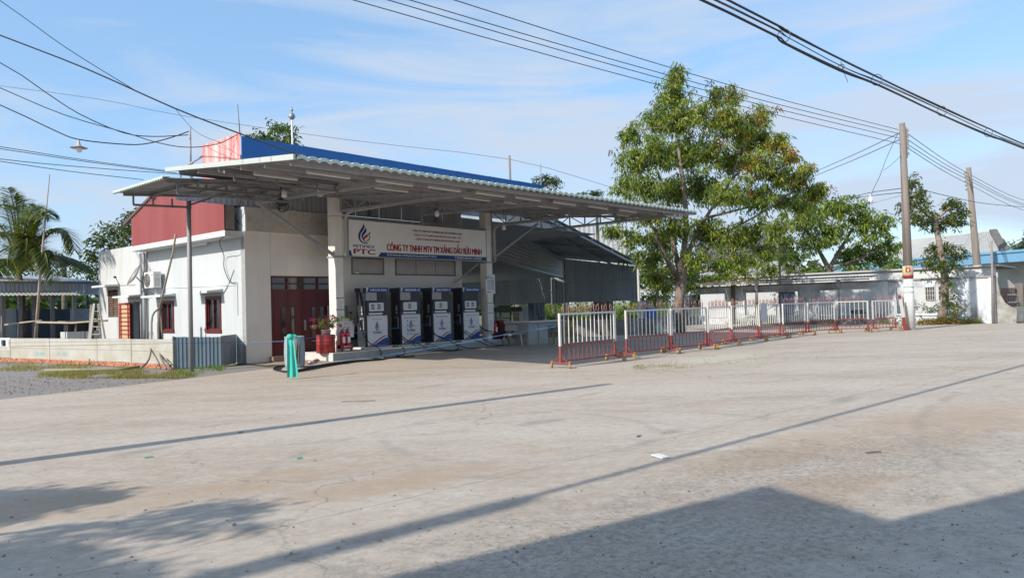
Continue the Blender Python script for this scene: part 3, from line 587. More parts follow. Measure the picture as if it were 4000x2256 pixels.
def truss(u,vs,ve,z0,z1,name='truss'):
    t=MB(); n=8; top=lambda v: zr(u,v)-.15; lo=lambda f: z0+(z1-z0)*f
    t.beam((u,vs,top(vs)),(u,ve,top(ve)),.07,.09); t.beam((u,vs,z0),(u,ve,z1),.08,.08)
    for i in range(n+1):
        f=i/n; v=vs+(ve-vs)*f
        if top(v)-lo(f)>.06: t.beam((u,v,lo(f)),(u,v,top(v)),.045)
        if i<n:
            f2=(i+1)/n; v2=vs+(ve-vs)*f2
            if i<n-1: t.beam((u,v,lo(f) if i%2 else top(v)),(u,v2,top(v2) if i%2 else lo(f2)),.032)
    return part(name,t,M_steel,CN)
for u in (-.4,2.66,6.4,10.05,13.3): truss(u,-1.45,-7.7,4.90 if u not in(6.4,) else 5.05,4.66+.014*(u+3.6))
# lateral frames over the left wing
for v,z in ((-3.1,4.86),(-5.6,4.72)):
    t=MB().beam((-3.55,v,z+.16),(-.4,v,z+.2),.06,.07).beam((-3.3,v,z),(-.4,v,z+.02),.05,.06)
    for k in range(6): t.beam((-3.3+k*.56,v,z),(-3.3+k*.56,v,z+.17),.04)
    part('side_frame',t,M_darksteel,CN)
part('ridge_beam',MB().beam((-.4,-1.3,5.38),(13.4,-1.3,5.5),.09,.12),M_steel,CN)
for u in (2.665,10.03):
    c=MB().bevbox((u-.165,-1.3,.22),(u+.165,-.92,5.45),.012); part('column',c,M_column,CN)
    part('column_collar',MB().box((u-.19,-1.34,3.36),(u+.19,-.88,3.42)).box((u-.172,-1.31,4.74),(u+.172,-.91,4.76)),M_steel,CN)
    for z in (.82,1.42,2.02,2.62): part('tile_joint',MB().box((u-.1665,-1.302,z),(u+.1665,-.918,z+.006)),M_wallgrey,CN)
part('brace',MB().beam((2.5,-1.22,3.45),(-.3,-1.25,5.0),.09),M_steel,CN); part('brace',MB().beam((10.2,-1.22,3.5),(13.3,-1.25,5.2),.08),M_steel,CN)
part('brace',MB().beam((10.0,-.95,3.5),(9.2,-.1,2.6),.06),M_steel,CN)
# bent service pipes at the columns
for u in (2.9,10.25):
    pts=[(u,-1.37,3.42),(u,-1.37,4.55),(u,-1.40,4.72),(u,-1.52,4.84),(u,-1.75,4.90),(u,-4.7,4.88)]
    part('service_pipe',MB().tube(pts,.055,8),mat('pale_grey_pipe',(.40,.39,.38),.5),CN,smooth=True)
    part('service_pipe',MB().tube([(u+.11,-1.34,3.42),(u+.11,-1.34,4.7)],.03,6),mat('pale_grey_pipe',(.4,.39,.38)),CN,smooth=True)
# tube lamps under the sheets
tl=mesh_from('lamp_body',MB().box((-.58,-.03,-.02),(.58,.03,.03)),mat('lamp_batten',(.42,.40,.39),.5)); tl2=mesh_from('lamp_tube',MB().box((-.57,-.016,-.045),(.57,.016,-.022)),M_tube)
rowA=[(1285,660),(1542,681),(1736,703),(1916,727),(2063,743),(2205,764),(2336,779),(2452,795),(2632,828)]
rowB=[(1079,678),(1530,721),(1864,759),(2015,780),(2141,785),(2357,820),(2440,833)]
first=None; wordsA=['nearest the left corner of the canopy','second from the left corner','third from the left corner','fourth from the left','in the middle','just right of the middle','three places from the right end','next to the last','at the far right tip']
for row,vv in ((rowA,-7.75),(rowB,-6.0)):
    for i,(x,y) in enumerate(row):
        u=FV(x,y,vv)[0]
        lb=('white tube lamp of the outer canopy row, '+wordsA[i]) if vv<-7 else ('white tube lamp of the inner canopy row, %s'%['far left beside the ceiling fan','left of the sign','above the right part of the sign','over the right column','just right of the right column','near the right end','at the right end'][i])
        t=thing('tube_lamp',lb,'lamp',(u,vv,zr(u,vv)-.13),group='tube lamps under the canopy',rel=True)
        part_at('lamp_body',tl,t,(0,0,0)); part_at('lamp_tube',tl2,t,(0,0,0))
# lower side awning with its post
SA=thing('side_awning','low corrugated side awning on one slim grey post beside the pink gable','awning',(-2.19,-.93,0))
za=lambda u: 4.93+(u+4.05)*.085
for i in range(5):
    a=-3.72+i*.6; m=MB().corr((-4.05,a,za(-4.05)),(0,.598,0),(3.9,0,.33),.15,.025,(0,0,1)); part('awning_sheet',m,M_roofunder,SA)
e=MB()
for k in range(81):
    v=-3.74+k*3.02/80; z=za(-4.05)+.03*abs(math.sin(k*math.pi/4)); e.v+=[(-4.06,v,z-.03),(-4.14,v,z-.035),(-4.14,v,z+.02),(-3.9,v,z+.055)]
e.f=[(4*k+q,4*k+1+q,4*k+5+q,4*k+4+q) for k in range(80) for q in range(3)]; part('awning_edge',e,M_green,SA)
t=MB()
for v in (-.93,-3.55):
    t.beam((-3.95,v,za(-3.95)-.06),(-.1,v,za(-.1)-.1),.06,.08).beam((-3.7,v,4.62),(-2.15 if v>-1 else -.4,v,4.68),.05,.06)
    for k in range(4): t.beam((-3.7+k*.52,v,4.62),(-3.7+k*.52,v,4.88),.04)
for k,u in enumerate((-3.2,-2.19,-1.2,-.35)): t.beam((u,-3.7,za(u)-.06),(u,-.75,za(u)-.06),.05,.07)
t.beam((-2.15,-.93,4.75),(-1.3,-.93,5.1),.05)
part('awning_frame',t,M_darksteel,SA)
part('post',MB().tube([(-2.19,-.93,0),(-2.19,-.93,4.85)],.062,10),mat('grey_round_post',(.27,.27,.28),.5,c2=(.18,.17,.17),ns=3,streak=True),SA,smooth=True)

# ceiling fan, speakers, hanging bulbs
cf=thing('ceiling_fan','black caged fan hanging under the canopy above the diagonal brace','fan',(-.4,-2.6,4.9))
part('motor',MB().lathe([(.02,.22),(.05,.1),(.14,.08),(.16,-.02),(.1,-.1),(.02,-.12)],(-.4,-2.9,4.75),14).box((-.44,-2.94,4.85),(-.36,-2.86,5.2)),M_black,cf)
part('cage',MB().tube([(-.4+.2*math.cos(t),-2.9,4.68+.2*math.sin(t)) for t in np.linspace(0,6.283,17)],.012,5,False).tube([(-.4,-2.9+.2*math.cos(t),4.68+.2*math.sin(t)) for t in np.linspace(0,6.283,17)],.012,5,False),M_black,cf)
for (x,y,vv,lb) in ((1110,755,-3.4,'white bulb lamp hanging under the canopy left of the left column'),(1707,833,-3.,'white bulb lamp hanging above the middle of the sign board'),(1968,887,-3.0,'white bulb lamp hanging right of the right column')):
    b=FV(x,y,vv); t=thing('hanging_lamp',lb,'lamp',b,group='bulb lamps hanging under the canopy',rel=True)
    part('cord',MB().tube([(0,0,.1),(0,0,zr(b[0],vv)-b[2])],.008,5),M_cable,t); part('bulb',MB().lathe([(.03,.12),(.045,.08),(.075,.07),(.08,-.08),(.06,-.11),(.001,-.12)],(0,0,0),12),M_tube,t,smooth=True)
b=FV(1243,745,-3.2); sp=thing('speaker','grey horn loudspeaker hanging beneath the canopy left of the left column','loudspeaker',b,rel=True)
part('horn',MB().lathe([(.04,-.16),(.05,0),(.12,.16),(.1,.16),(.03,.0)],(0,0,0),14,'x').transform(Matrix.Rotation(R(25),4,'Z')@Matrix.Rotation(R(25),4,'Y')),mat('horn_grey',(.5,.5,.48),.5),sp,smooth=True); part('stem',MB().tube([(0,0,.05),(0,0,zr(b[0],-3.2)-b[2])],.014,6),M_black,sp)

# ------------------------------------------------------------------ sign board
SX0,SX1,SZ0,SZ1=2.84,9.84,3.44,4.655
SG=thing('sign_board','long white fuel company sign board with red lettering hung between the columns','sign',(SX0,-1.33,SZ0))
part('board',MB().box((SX0,-1.33,SZ0),(SX1,-1.22,SZ1)),M_signwhite,SG)
part('frame',MB().box((SX0,-1.345,SZ1),(SX1,-1.2,SZ1+.03)).box((SX0,-1.345,SZ0-.03),(SX1,-1.2,SZ0)).box((SX1-.035,-1.342,SZ0),(SX1,-1.331,SZ1)),M_gal,SG)
part('hanger',MB().box((6.38,-1.3,SZ1+.03),(6.44,-1.24,5.4)),M_steel,SG)
def sg(x,y):                                                     # drawing coordinates of the sign photograph, 0..1
    return ((x)*(SX1-SX0),(y)*(SZ1-SZ0))
SW,SH=SX1-SX0,SZ1-SZ0
def put(m,mt,name,off=.004): return part(name,onwall(m,(SX0,-1.33,SZ0),off=off),mt,SG)
bl,rd=logo(.085*SW*1.0,.345*SH,.082*SW,.60*SH); put(bl,M_navy,'logo_flame'); put(rd,M_red,'logo_bird',.005)
put(text_mb('PETIMEX',.055*SW,.185*SW,.235*SH,.315*SH,.02),M_navy,'lettering')
put(text_mb('PTC',.058*SW,.187*SW,.055*SH,.195*SH,.045),M_red,'lettering')
put(poly([(0.005*SW,.0),(.048*SW,0),(.040*SW,.15*SH),(.005*SW,.15*SH)]),M_navy,'stripe')
put(poly([(.205*SW,0),(.995*SW,0),(.995*SW,.13*SH),(.222*SW,.13*SH)]),M_navy,'stripe')
put(text_mb('CÔNG TY TNHH MTV TM XĂNG DẦU BỬU MINH',.262*SW,.955*SW,.19*SH,.50*SH,.018),M_red,'lettering')
put(text_mb('CÔNG TY TNHH MTV THƯƠNG MẠI DẦU KHÍ ĐỒNG THÁP',.435*SW,.80*SW,.79*SH,.895*SH,.018),M_navy,'lettering')
put(text_mb('CÔNG TY CP THƯƠNG MẠI DẦU KHÍ CỬU LONG - PTC',.445*SW,.793*SW,.665*SH,.765*SH,.018),M_red,'lettering')
put(text_mb('CÔNG TY TNHH MTV THƯƠNG MẠI DẦU KHÍ HẬU GIANG',.458*SW,.783*SW,.54*SH,.64*SH,.018),M_red,'lettering')
put(text_mb('ĐC: Số 3/4, Khu Vực 12, Phường Châu Văn Liêm, Quận Ô Môn, TP. Cần Thơ',.262*SW,.60*SW,.025*SH,.115*SH,.012),M_lettw,'lettering',.008)
put(text_mb('ĐT: 0903 818 976 - 02923 241 622   Fax: 02923 860 697',.74*SW,.955*SW,.03*SH,.11*SH,.012),M_lettw,'lettering',.008)

# ------------------------------------------------------------------ pump island
IS=thing('pump_island','low speckled granite pump island under the sign','island',(1.9,-1.93,0))
part('island_core',MB().slab([(1.93,-1.9,0),(10.45,-1.78,0),(10.45,-.3,0),(1.93,-.3,0)],(0,0,.235)),M_wallgrey,IS)
part('island_top',MB().slab([(1.9,-1.94,.236),(10.5,-1.81,.236),(10.5,-.28,.236),(1.9,-.28,.236)],(0,0,.022)),M_marble,IS)
for i in range(13):
    a=1.905+i*.66; b=min(a+.655,10.48); va=-1.93+(a-1.9)*.0149; vb=-1.93+(b-1.9)*.0149
    part('granite_panel',MB().slab([(a,va+.02,.0),(b,vb+.02,.0),(b,vb+.02,.234),(a,va+.02,.234)],(0,-.022,0)),M_granite,IS)
for i in range(3):
    a=-1.92+i*.54; part('granite_panel',MB().box((1.895,a,0),(1.925,a+.535,.234)),mat('sunlit_toned_granite',(.60,.60,.58),.5,c2=(.38,.38,.38),ns=40,amt=.5,det=3),IS)  # same granite as the front, its sunlit brightness put into the colour

# ------------------------------------------------------------------ dispensers
def hose(pts,t,r=.016,name='hose'): 
    P_=[Vector(p) for p in pts]; out=[]
    for i in range(len(P_)-1):
        p0=P_[max(i-1,0)];p1=P_[i];p2=P_[i+1];p3=P_[min(i+2,len(P_)-1)]
        for k in range(7):
            s=k/7; out.append(.5*((2*p1)+(p2-p0)*s+(2*p0-5*p1+4*p2-p3)*s*s+(3*p1-p0-3*p2+p3)*s**3))
    out.append(P_[-1]); return MB().tube(out,r,6)
DV=-1.15
def dispenser(u0,label,head,title,extra,hoses,wide=.94,boxside=True):
    D=thing('fuel_dispenser',label,'fuel pump',(u0,DV,.258),group='fuel dispensers on the island',rel=True)
    w_=wide
    part('plinth',MB().box((-.18,-.10,0),(w_+.12,.6,.055)),M_marble,D)
    part('body',MB().bevbox((0,.02,.056),(w_,.53,2.0),.012).box((.06,.1,2.0),(w_-.05,.45,2.02)),M_disp,D)
    part('plinth_skirt',MB().box((-.006,.0,.056),(w_+.006,.54,.10)),M_black,D)
    part('head_box',MB().bevbox((-.05,-.03,1.96),(w_+.03,.56,2.11),.01),M_disp,D)
    hd=part('head_panel',MB().box((0.0,-.045,1.955),(w_+.035,-.031,2.112)),M_brightblue,D)
    part('head_corner',onwall(poly([(0,0),(.05,0),(.11,.155),(0,.155)]),(0,-.045,1.956)),M_dispw,D)
    part('head_stripe',onwall(poly([(.035,.01),(.05,.01),(.105,.145),(.09,.145)]),(0,-.045,1.956),off=.008),M_red,D)
    part('lettering',onwall(text_mb(head,.19,w_-.06,.035,.125,.03),(0,-.045,1.956)),M_lettw,D)
    # upper recess with grey leaf and dark window
    part('recess',MB().box((.03,.005,1.66),(w_-.03,.019,1.945)),mat('recess_navy',(.015,.02,.035),.35),D)
    if boxside: part('grey_flap',MB().box((.0,-.02,1.665),(.47,.004,1.94)),M_dispgrey,D)
    part('display_surround',MB().bevbox((.04,-.012,1.24),(w_-.03,.018,1.64),.01),M_disp,D)
    bz=part('display_panel',MB().prism([(x,z) for x,z in [(.13,1.31),(.15,1.29),(w_-.19,1.29),(w_-.17,1.31),(w_-.17,1.56),(w_-.19,1.58),(.15,1.58),(.13,1.56)]],0,.012).transform(Matrix(((1,0,0,0),(0,0,-1,-.013),(0,1,0,0),(0,0,0,1)))),M_dispw,D)
    m=MB(); cols=((.21,.36),(.48,.63)) if extra=='two' else ((.34,.49),)
    for i in range(3):
        for a,b in cols: m=MB().box((a,-.03,1.355+i*.065),(b,-.0255,1.395+i*.065)); part('readout',m,M_lcd,bz)
        part('print_line',MB().box((.2,-.028,1.37+i*.065),(.30,-.0255,1.378+i*.065)).box((.52,-.028,1.37+i*.065),(.68,-.0255,1.376+i*.065)),M_cablegrey,bz)
    lb=part('label_strip',MB().box((.13,-.012,1.16),(w_-.22,.018,1.232)),M_dispw,D); part('lettering',onwall(text_mb('▲ CỬA HÀNG XĂNG DẦU BỬU MINH',.17,w_-.26,.025,.045,.0),(0,-.012,1.16)),M_cablegrey,lb)
    # white lower door with printed wave and emblem
    dr=part('lower_door',MB().bevbox((.05,-.025,.09),(w_-.01,.018,1.13),.01),M_dispw,D)
    X0,X1=.06,w_-.02; fy=-.0255
    cur=lambda f,b: b+.20*(1/(1+math.exp(-7*(f-.5))))
    fs=np.linspace(0,1,15); xs=[X0+.05+(X1-X0-.05)*f for f in fs]
    top=[(x,.11+.30*(1-math.cos(math.pi*f))/2) for x,f in zip(xs,fs)]
    part('blue_wave',onwall(band([(x,.10) for x in xs],[(x,z-.055*math.sin(math.pi*min(1,f*1.1)*.5)) for (x,z),f in zip(top,fs)]),(0,fy,0)),M_brightblue,dr)
    part('red_wave',onwall(band([(x,z) for x,z in top],[(x,z+.055*math.sin(math.pi*(.12+.8*f))) for (x,z),f in zip(top,fs)]),(0,fy,0),off=.005),M_red,dr)
    b_,r_=logo(.375,.60,.19,.36); cx=0
    part('emblem_flame',onwall(b_,(0,fy,0)),M_navy,dr); part('emblem_bird',onwall(r_,(0,fy,0),off=.006),M_red,dr)
    part('lettering',onwall(text_mb('PETIMEX',.29,.66,.51,.58,.02),(0,fy,0)),M_navy,dr)
    part('lettering',onwall(text_mb(title,.26 if len(title)<14 else .14,.66 if len(title)<14 else .78,.98,1.05,.0),(0,fy,0)),M_navy,dr)
    for x in (.14,.82): part('lock',MB().lathe([(.012,0),(.012,-.012),(.001,-.012)],(x,-.026,1.09),8,'y'),M_black,dr)
    if extra=='warn':
        for i,(tx) in enumerate(('CẤM LỬA','TẮT MÁY','CẤM HÚT THUỐC','ĐIỆN THOẠI')):
            part('warning_mark',onwall(MB().add([(.26,.93-.155*i,0),(.33,.93-.155*i,0),(.33,.86-.155*i,0),(.26,.86-.155*i,0)],[(3,2,1,0)]),(0,fy,0),off=.007),mat('print_greyblue',(.30,.36,.42),.6),dr)
            part('lettering',onwall(text_mb(tx,.42,.66,.865-.155*i,.915-.155*i,.01),(0,fy,0),off=.008),mat('warn_red',(.25,.04,.05),.6),dr)
    # side face: call button, holster, nozzle
    part('button_plate',MB().box((-.012,.17,1.28),(.0,.25,1.47)).box((-.012,.17,1.17),(.0,.25,1.25)),M_dispgrey,D)
    h=part('holster',MB().box((-.02,.12,.66),(.0,.15,1.06)).box((-.02,.28,.66),(.0,.31,1.06)).box((-.02,.15,1.02),(.0,.28,1.06)),M_dispgrey,D)
    nz=MB().beam((-.05,.2,.72),(-.09,.19,.98),.05,.05).tube([(-.09,.19,.98),(-.07,.16,1.04),(-.03,.14,1.0)],.015,6).tube([(-.08,.25,.75),(-.13,.26,.85),(-.1,.2,.95)],.01,5)
    part('nozzle',nz,M_rubber,D); 
    for hp in hoses: part('hose',hose(hp,0),M_rubber,D,smooth=True)
    return D
zf=-.24
h1=[[(-.07,.2,.72),(-.03,.1,.45),(.0,-.15,.22),(-.02,-.5,.12),(-.05,-.82,-.05),(-.15,-.95,zf+.02)],
    [(.95,.25,.9),(.98,.05,.45),(1.02,-.3,.2),(.98,-.75,-.0),(.75,-1.1,zf+.03),(.2,-1.3,zf+.02)]]
h2=[[(-.07,.2,.72),(-.02,.1,.4),(.1,-.2,.15),(.2,-.7,.0),(.35,-1.05,zf+.1),(.8,-1.15,zf+.03),(1.3,-1.05,zf+.02),(1.9,-1.2,zf+.02)],
    [(-.05,.22,.72),(.05,-.1,.3),(.25,-.5,.1),(.55,-.95,zf+.15),(1.0,-1.25,zf+.03),(1.6,-1.3,zf+.02),(1.2,-1.0,zf+.05),(.8,-.8,.0)],
    [(.94,.3,.2),(1.05,.15,.17),(1.2,.05,.1)]]
h3=[[(-.07,.2,.72),(0,0,.4),(.25,-.3,.2),(.4,-.75,.0),(.35,-1.0,zf+.08),(.1,-1.1,zf+.03)],
    [(-.06,.2,.72),(.1,-.1,.3),(.4,-.4,.12),(.65,-.9,zf+.1),(.95,-1.05,zf+.03),(1.5,-1.0,zf+.02)]]
h4=[[(-.07,.2,.72),(.02,0,.4),(.15,-.4,.1),(.2,-.8,-.05),(.4,-1.05,zf+.05),(.9,-1.0,zf+.02),(1.4,-.95,zf+.02)],
    [(-.06,.2,.72),(.15,-.1,.35),(.4,-.6,.1),(.8,-.95,zf+.08),(1.2,-.95,zf+.03)],
    [(.95,.2,.95),(1.0,0,.55),(1.15,-.4,.25),(1.35,-.8,0),(1.3,-.95,zf+.03)],
    [(.95,.22,.95),(1.05,0,.5),(1.5,-.3,.28),(1.8,-.7,.05),(1.6,-.95,zf+.03),(1.1,-.9,zf+.04)]]
dispenser(3.83,'leftmost fuel dispenser, blue header reading DẦU DO, beside the red extinguishers','DẦU DO 0,05S','DẦU DO 0,05S','two',h1)
dispenser(5.38,'second fuel dispenser from the left, with red and blue warning prints on its white door','XĂNG RON95 - III','XĂNG RON95-III','warn',h2)
dispenser(6.94,'third fuel dispenser from the left, header reading XĂNG E5 RON92','XĂNG E5 RON92 - II','XĂNG E5 RON92 II','one',h3)
dispenser(8.55,'rightmost fuel dispenser next to the right tiled column','XĂNG RON95 - III  DẦU DO 0,05S','XĂNG RON95-III DẦU DO 0,05S','two',h4,boxside=False)

# price board on the right column
a_=FV(1896,1071,-1.33); b_=FV(1934,1147,-1.33)
PB=thing('price_board','small white price board fixed to the right column','sign',(a_[0],-1.34,b_[2]))
PW,PH=b_[0]-a_[0],a_[2]-b_[2]; part('board',MB().box((a_[0],-1.34,b_[2]),(b_[0],-1.31,a_[2])),M_dispw,PB)
pp=lambda m,mt,n,off=.004: part(n,onwall(m,(a_[0],-1.34,b_[2]),off=off),mt,PB)
pp(poly([(.03*PW,.76*PH),(.2*PW,.76*PH),(.08*PW,.97*PH),(.03*PW,.97*PH)]),M_navy,'corner_print')
q1,q2=logo(.26*PW,.79*PH,.14*PW,.15*PH); pp(q1,M_navy,'logo_flame'); pp(q2,M_red,'logo_bird'); pp(text_mb('PETIMEX',.42*PW,.88*PW,.79*PH,.84*PH,.02),M_navy,'lettering')
for i,tx in enumerate(('XĂNG RON95','XĂNG E5 RON92','DẦU DO 0,05S','DẦU HỎA','NHỚT')):
    y=(.69-i*.105)*PH; pp(poly([(.14*PW,y-.045*PH),(.9*PW,y-.045*PH),(.9*PW,y-.03*PH),(.14*PW,y-.03*PH)]),M_black,'rule_line'); pp(text_mb(tx,.16*PW,.5*PW,y-.015*PH,y+.02*PH,.01),M_black,'lettering'); pp(text_mb('25.000',.55*PW,.88*PW,y-.018*PH,y+.024*PH,.01),M_cablegrey,'lettering')
pp(band([(.1*PW,.12*PH),(.3*PW,.13*PH),(.5*PW,.10*PH),(.7*PW,.07*PH)],[(.1*PW,.05*PH),(.3*PW,.10*PH),(.5*PW,.08*PH),(.7*PW,.06*PH)]),M_red,'wave_print')
# notices taped to both columns
for u,zz,lb in ((2.665,((1.66,2.0),(1.2,1.58)),'paper notice taped to the front of the left column'),(10.03,((1.35,1.72),(.78,1.12)),'paper notice taped low on the right column')):
    for k,(z0,z1) in enumerate(zz):
        n_=thing('notice',lb+(', upper sheet' if k==0 else ', lower sheet'),'notice',(u-.155,-1.312,z0)); part('paper',MB().box((u-.155,-1.312,z0),(u+.155,-1.303,z1)),M_dispw,n_)
        for j in range(4): part('lettering',onwall(text_mb('CỬA HÀNG XĂNG DẦU' if j%2 else 'THÔNG BÁO BÁN HÀNG',.03+.02*(j%3),.28-.03*(j%2),(z1-z0)*(.18+.19*j),(z1-z0)*(.25+.19*j),.0),(u-.155,-1.312,z0)),M_cablegrey,n_)
        if k==0: part('tape',MB().box((u-.18,-1.318,z1),(u+.18,-1.303,z1+.035)).box((u-.18,-1.318,z0-.04),(u+.18,-1.303,z0-.005)),mat('brown_tape',(.38,.26,.12),.5),n_)

# ------------------------------------------------------------------ things on the island
px=FV(1273,1370,-1.45)[0]
pot=thing('flower_drum','cut red steel drum planted with pink bougainvillea at the left end of the island','planter',(px,-1.45,.258),rel=True)
part('drum',MB().lathe([(.29,0),(.30,.02),(.295,.27),(.31,.285),(.295,.30),(.295,.35),(.31,.365),(.295,.38),(.30,.57),(.305,.58),(.27,.58),(.27,.50),(.001,.50)],(0,0,0),28),M_potred,pot,smooth=True)
part('inner_pot',MB().lathe([(.13,.5),(.16,.72),(.20,.73),(.18,.73),(.001,.70)],(.02,0,0),14),mat('pale_flowerpot',(.5,.47,.4),.8),pot,smooth=True)
st=MB(); tips=[]
for k in range(26):
    t=random.uniform(0,6.28); e_=random.uniform(.2,.62); d=Vector((math.cos(t)*e_*1.15,math.sin(t)*e_*.7,random.uniform(.10,.48))); 
    if k<5: d=Vector((.45+.12*k,random.uniform(-.15,.15),.32+.03*k))
    p0=Vector((.02,0,.72)); p1=p0+d*.5+Vector((0,0,.12)); p2=p0+d; st.tube([p0,p1,p2],[.009,.006,.003],4); tips.append((p1,p2))
part('stems',st,M_twig,pot)
def leafcloud(pts,n,spread,size,wdt,cols,droop=.3,seed=1,flat=None,cm=None,hang=0):
    """rosettes of small folded leaves round each point; cols: list of (rgb, weight)"""
    r=np.random.default_rng(seed); pts=np.asarray(pts,float); k=len(pts); N_=k*n
    c=np.repeat(pts,n,0); th=r.uniform(0,2*np.pi,N_); 
    d=np.stack([np.cos(th),np.sin(th),r.normal(-droop,.45,N_)],1); d/=np.linalg.norm(d,axis=1)[:,None]
    if hang: d[:,2]-=hang*r.uniform(.3,1,N_); d/=np.linalg.norm(d,axis=1)[:,None]
    base=c+d*spread*r.uniform(0,.5,N_)[:,None]+r.normal(0,spread*.4,(N_,3)); L_=size*r.uniform(.6,1.25,N_)[:,None]
    up=r.normal(0,.5,(N_,3)); up[:,2]+=1; s=np.cross(d,up); s/=np.linalg.norm(s,axis=1)[:,None]+1e-9; nn=np.cross(s,d)
    wd_=wdt*r.uniform(.7,1.2,N_)[:,None]; tip=base+d*L_; tip[:,2]-=(L_[:,0]*.25); mid=base+d*L_*.5
    a=mid+s*wd_/2+nn*wd_*.15; b=mid-s*wd_/2+nn*wd_*.15
    v=np.stack([base,a,tip,b],1).reshape(-1,3)
    wts=np.array([q[1] for q in cols],float); wts/=wts.sum(); 
    if cm is None: ci=np.repeat(r.choice(len(cols),k,p=wts),n); 
    else: ci=np.repeat(cm,n)
    sw_=r.random(N_)<.25; ci=np.where(sw_,r.choice(len(cols),N_,p=wts),ci)
    cc=np.array([q[0] for q in cols])[ci]*r.uniform(.7,1.3,N_)[:,None]
    m=MB(); m.v=v; i=np.arange(N_)*4; m.f=np.stack([i,i+1,i+2,i+3],1).tolist(); m.c=np.repeat(cc,4,0); m.v=v.tolist(); return m
part('leaves',leafcloud([p for q in tips for p in q],9,.07,.075,.035,[((.16,.22,.03),3),((.07,.12,.02),2)],seed=3),LEAF,pot)
part('blossoms',leafcloud([q[1] for q in tips[5:19]]+[(-.5,-.1,1.08),(-.55,-.1,1.1),(-.47,0,1.05),(-.2,-.25,.68)],16,.055,.05,.05,[((.62,.06,.32),3),((.68,.20,.42),1)],droop=-.1,seed=4),LEAF,pot)
# fire extinguishers in a red stand
def exting(name,label,u,v,z,h=.56,r=.085,group=None):
    x=thing('fire_extinguisher',label,'fire extinguisher',(u,v,z),rel=True,group=group)
    part('cylinder',MB().lathe([(r*.9,0),(r,.02),(r,h*.82),(r*.8,h*.92),(r*.3,h),(.001,h)],(0,0,0),16),M_ext,x,smooth=True)
    part('valve',MB().box((-.02,-.02,h),(.02,.02,h+.05)).beam((0,0,h+.05),(.09,-.02,h+.13),.02,.012).beam((0,0,h+.03),(.1,-.02,h+.03),.02,.01),M_black,x)
    part('hose',MB().tube([(0,0,h+.03),(-.09,-.03,h+.02),(-r-.03,-.05,h*.6),(-r-.01,-.06,h*.3)],.011,5),M_black,x); part('label_plate',MB().box((-.05,-r-.004,h*.3),(.05,-r+.01,h*.65)),M_dispw,x)
ru=FV(1349,1375,-1.55)[0]
rk=thing('extinguisher_stand','small red stand lettered PCCC holding two extinguishers','stand',(ru-.25,-1.65,.258))
m=MB().box((ru-.24,-1.64,.36),(ru+.24,-1.46,.375)).box((ru-.25,-1.66,.36),(ru+.25,-1.645,.47)).box((ru-.25,-1.46,.36),(ru+.25,-1.445,.47))
part('tray',m,M_potred,rk)
for x in (ru-.2,ru+.16): part('leg',MB().box((x,-1.655,.259),(x+.05,-1.60,.36)),M_potred,rk)
part('lettering',onwall(text_mb('PCCC',.13,.40,.02,.085,.01),(ru-.25,-1.66,.365)),M_lettw,rk)
exting('a','left one of two red fire extinguishers beside the flower drum',ru-.1,-1.55,.376); exting('b','right one of two red fire extinguishers beside the flower drum',ru+.1,-1.55,.376)
eu=FV(1936,1330,-1.25)[0]
exting('c','single red fire extinguisher right of the right column',eu,-1.25,.38)
tr=thing('dark_red_crate','dark red metal crate with tools at the right end of the island','crate',(eu-.2,-1.45,.258))
part('bin',MB().box((eu-.22,-1.45,.259),(eu+.42,-1.05,.50)),mat('maroon_metal',(.10,.012,.018),.5),tr); part('lid',MB().box((eu+.15,-1.4,.5),(eu+.5,-1.0,.86)).box((eu+.2,-1.35,.86),(eu+.42,-1.1,1.02)),mat('maroon_metal',(.1,.012,.018)),tr)
gl=thing('work_gloves','grey work gloves hanging on the maroon crate','gloves',(eu+.2,-1.3,1.02)); g_=MB()
for k in range(5): g_.tube([(eu+.2,-1.3,1.0),(eu+.12+.05*k,-1.32,1.12),(eu+.08+.07*k,-1.34,1.2+.03*(k%2))],[.035,.022,.012],6)
part('fingers',g_,mat('grey_glove',(.2,.19,.2),.8),gl)
# scooter parked behind the first dispenser
sc=thing('scooter','white and black motor scooter parked behind the leftmost dispenser','motorbike',(3.3,-.35,.258),rel=True)
wh=lambda c: MB().lathe([(.12,-.04),(.2,-.045),(.235,-.02),(.235,.02),(.2,.045),(.12,.04)],c,20,'y')
for c in ((.12,0,.235),(1.32,0,.235)): part('wheel',wh(c),M_rubber,sc,smooth=True)
part('front_fork',MB().tube([(.12,0,.24),(.32,0,.62),(.38,0,.82)],.03,8),M_gal,sc)
part('front_shield',MB().slab([(.30,-.16,.42),(.45,-.2,.40),(.52,-.15,.86),(.36,-.10,.93)],(0,.30,0)),M_dispw,sc)
part('headlamp_cowl',MB().slab([(.18,-.09,.90),(.42,-.12,.84),(.52,-.12,1.0),(.28,-.08,1.06)],(0,.2,0)),M_dispw,sc)
part('handlebar',MB().tube([(.36,-.28,1.02),(.36,-.1,1.0),(.36,.1,1.0),(.36,.26,1.02)],.018,8).tube([(.36,-.38,1.05),(.36,-.26,1.02)],.028,8),M_black,sc)
part('body',MB().slab([(.5,-.14,.3),(1.4,-.14,.4),(1.5,-.14,.72),(.75,-.14,.66),(.6,-.14,.42)],(0,.28,0)),M_disp,sc)
part('seat',MB().bevbox((.75,-.13,.66),(1.45,.13,.76),.05),M_black,sc); part('mirror',MB().tube([(.36,-.2,1.02),(.3,-.24,1.22)],.008,5).cbox((.3,-.25,1.25),(.03,.1,.07)),M_black,sc)
s2=copy_tree(sc); s2.matrix_world=LOT@Matrix.Translation((35.3,-9.3,.0))@Matrix.Rotation(R(80),4,'Z'); s2['label']='small dark parked motor scooter seen through the wall opening behind the far barriers'
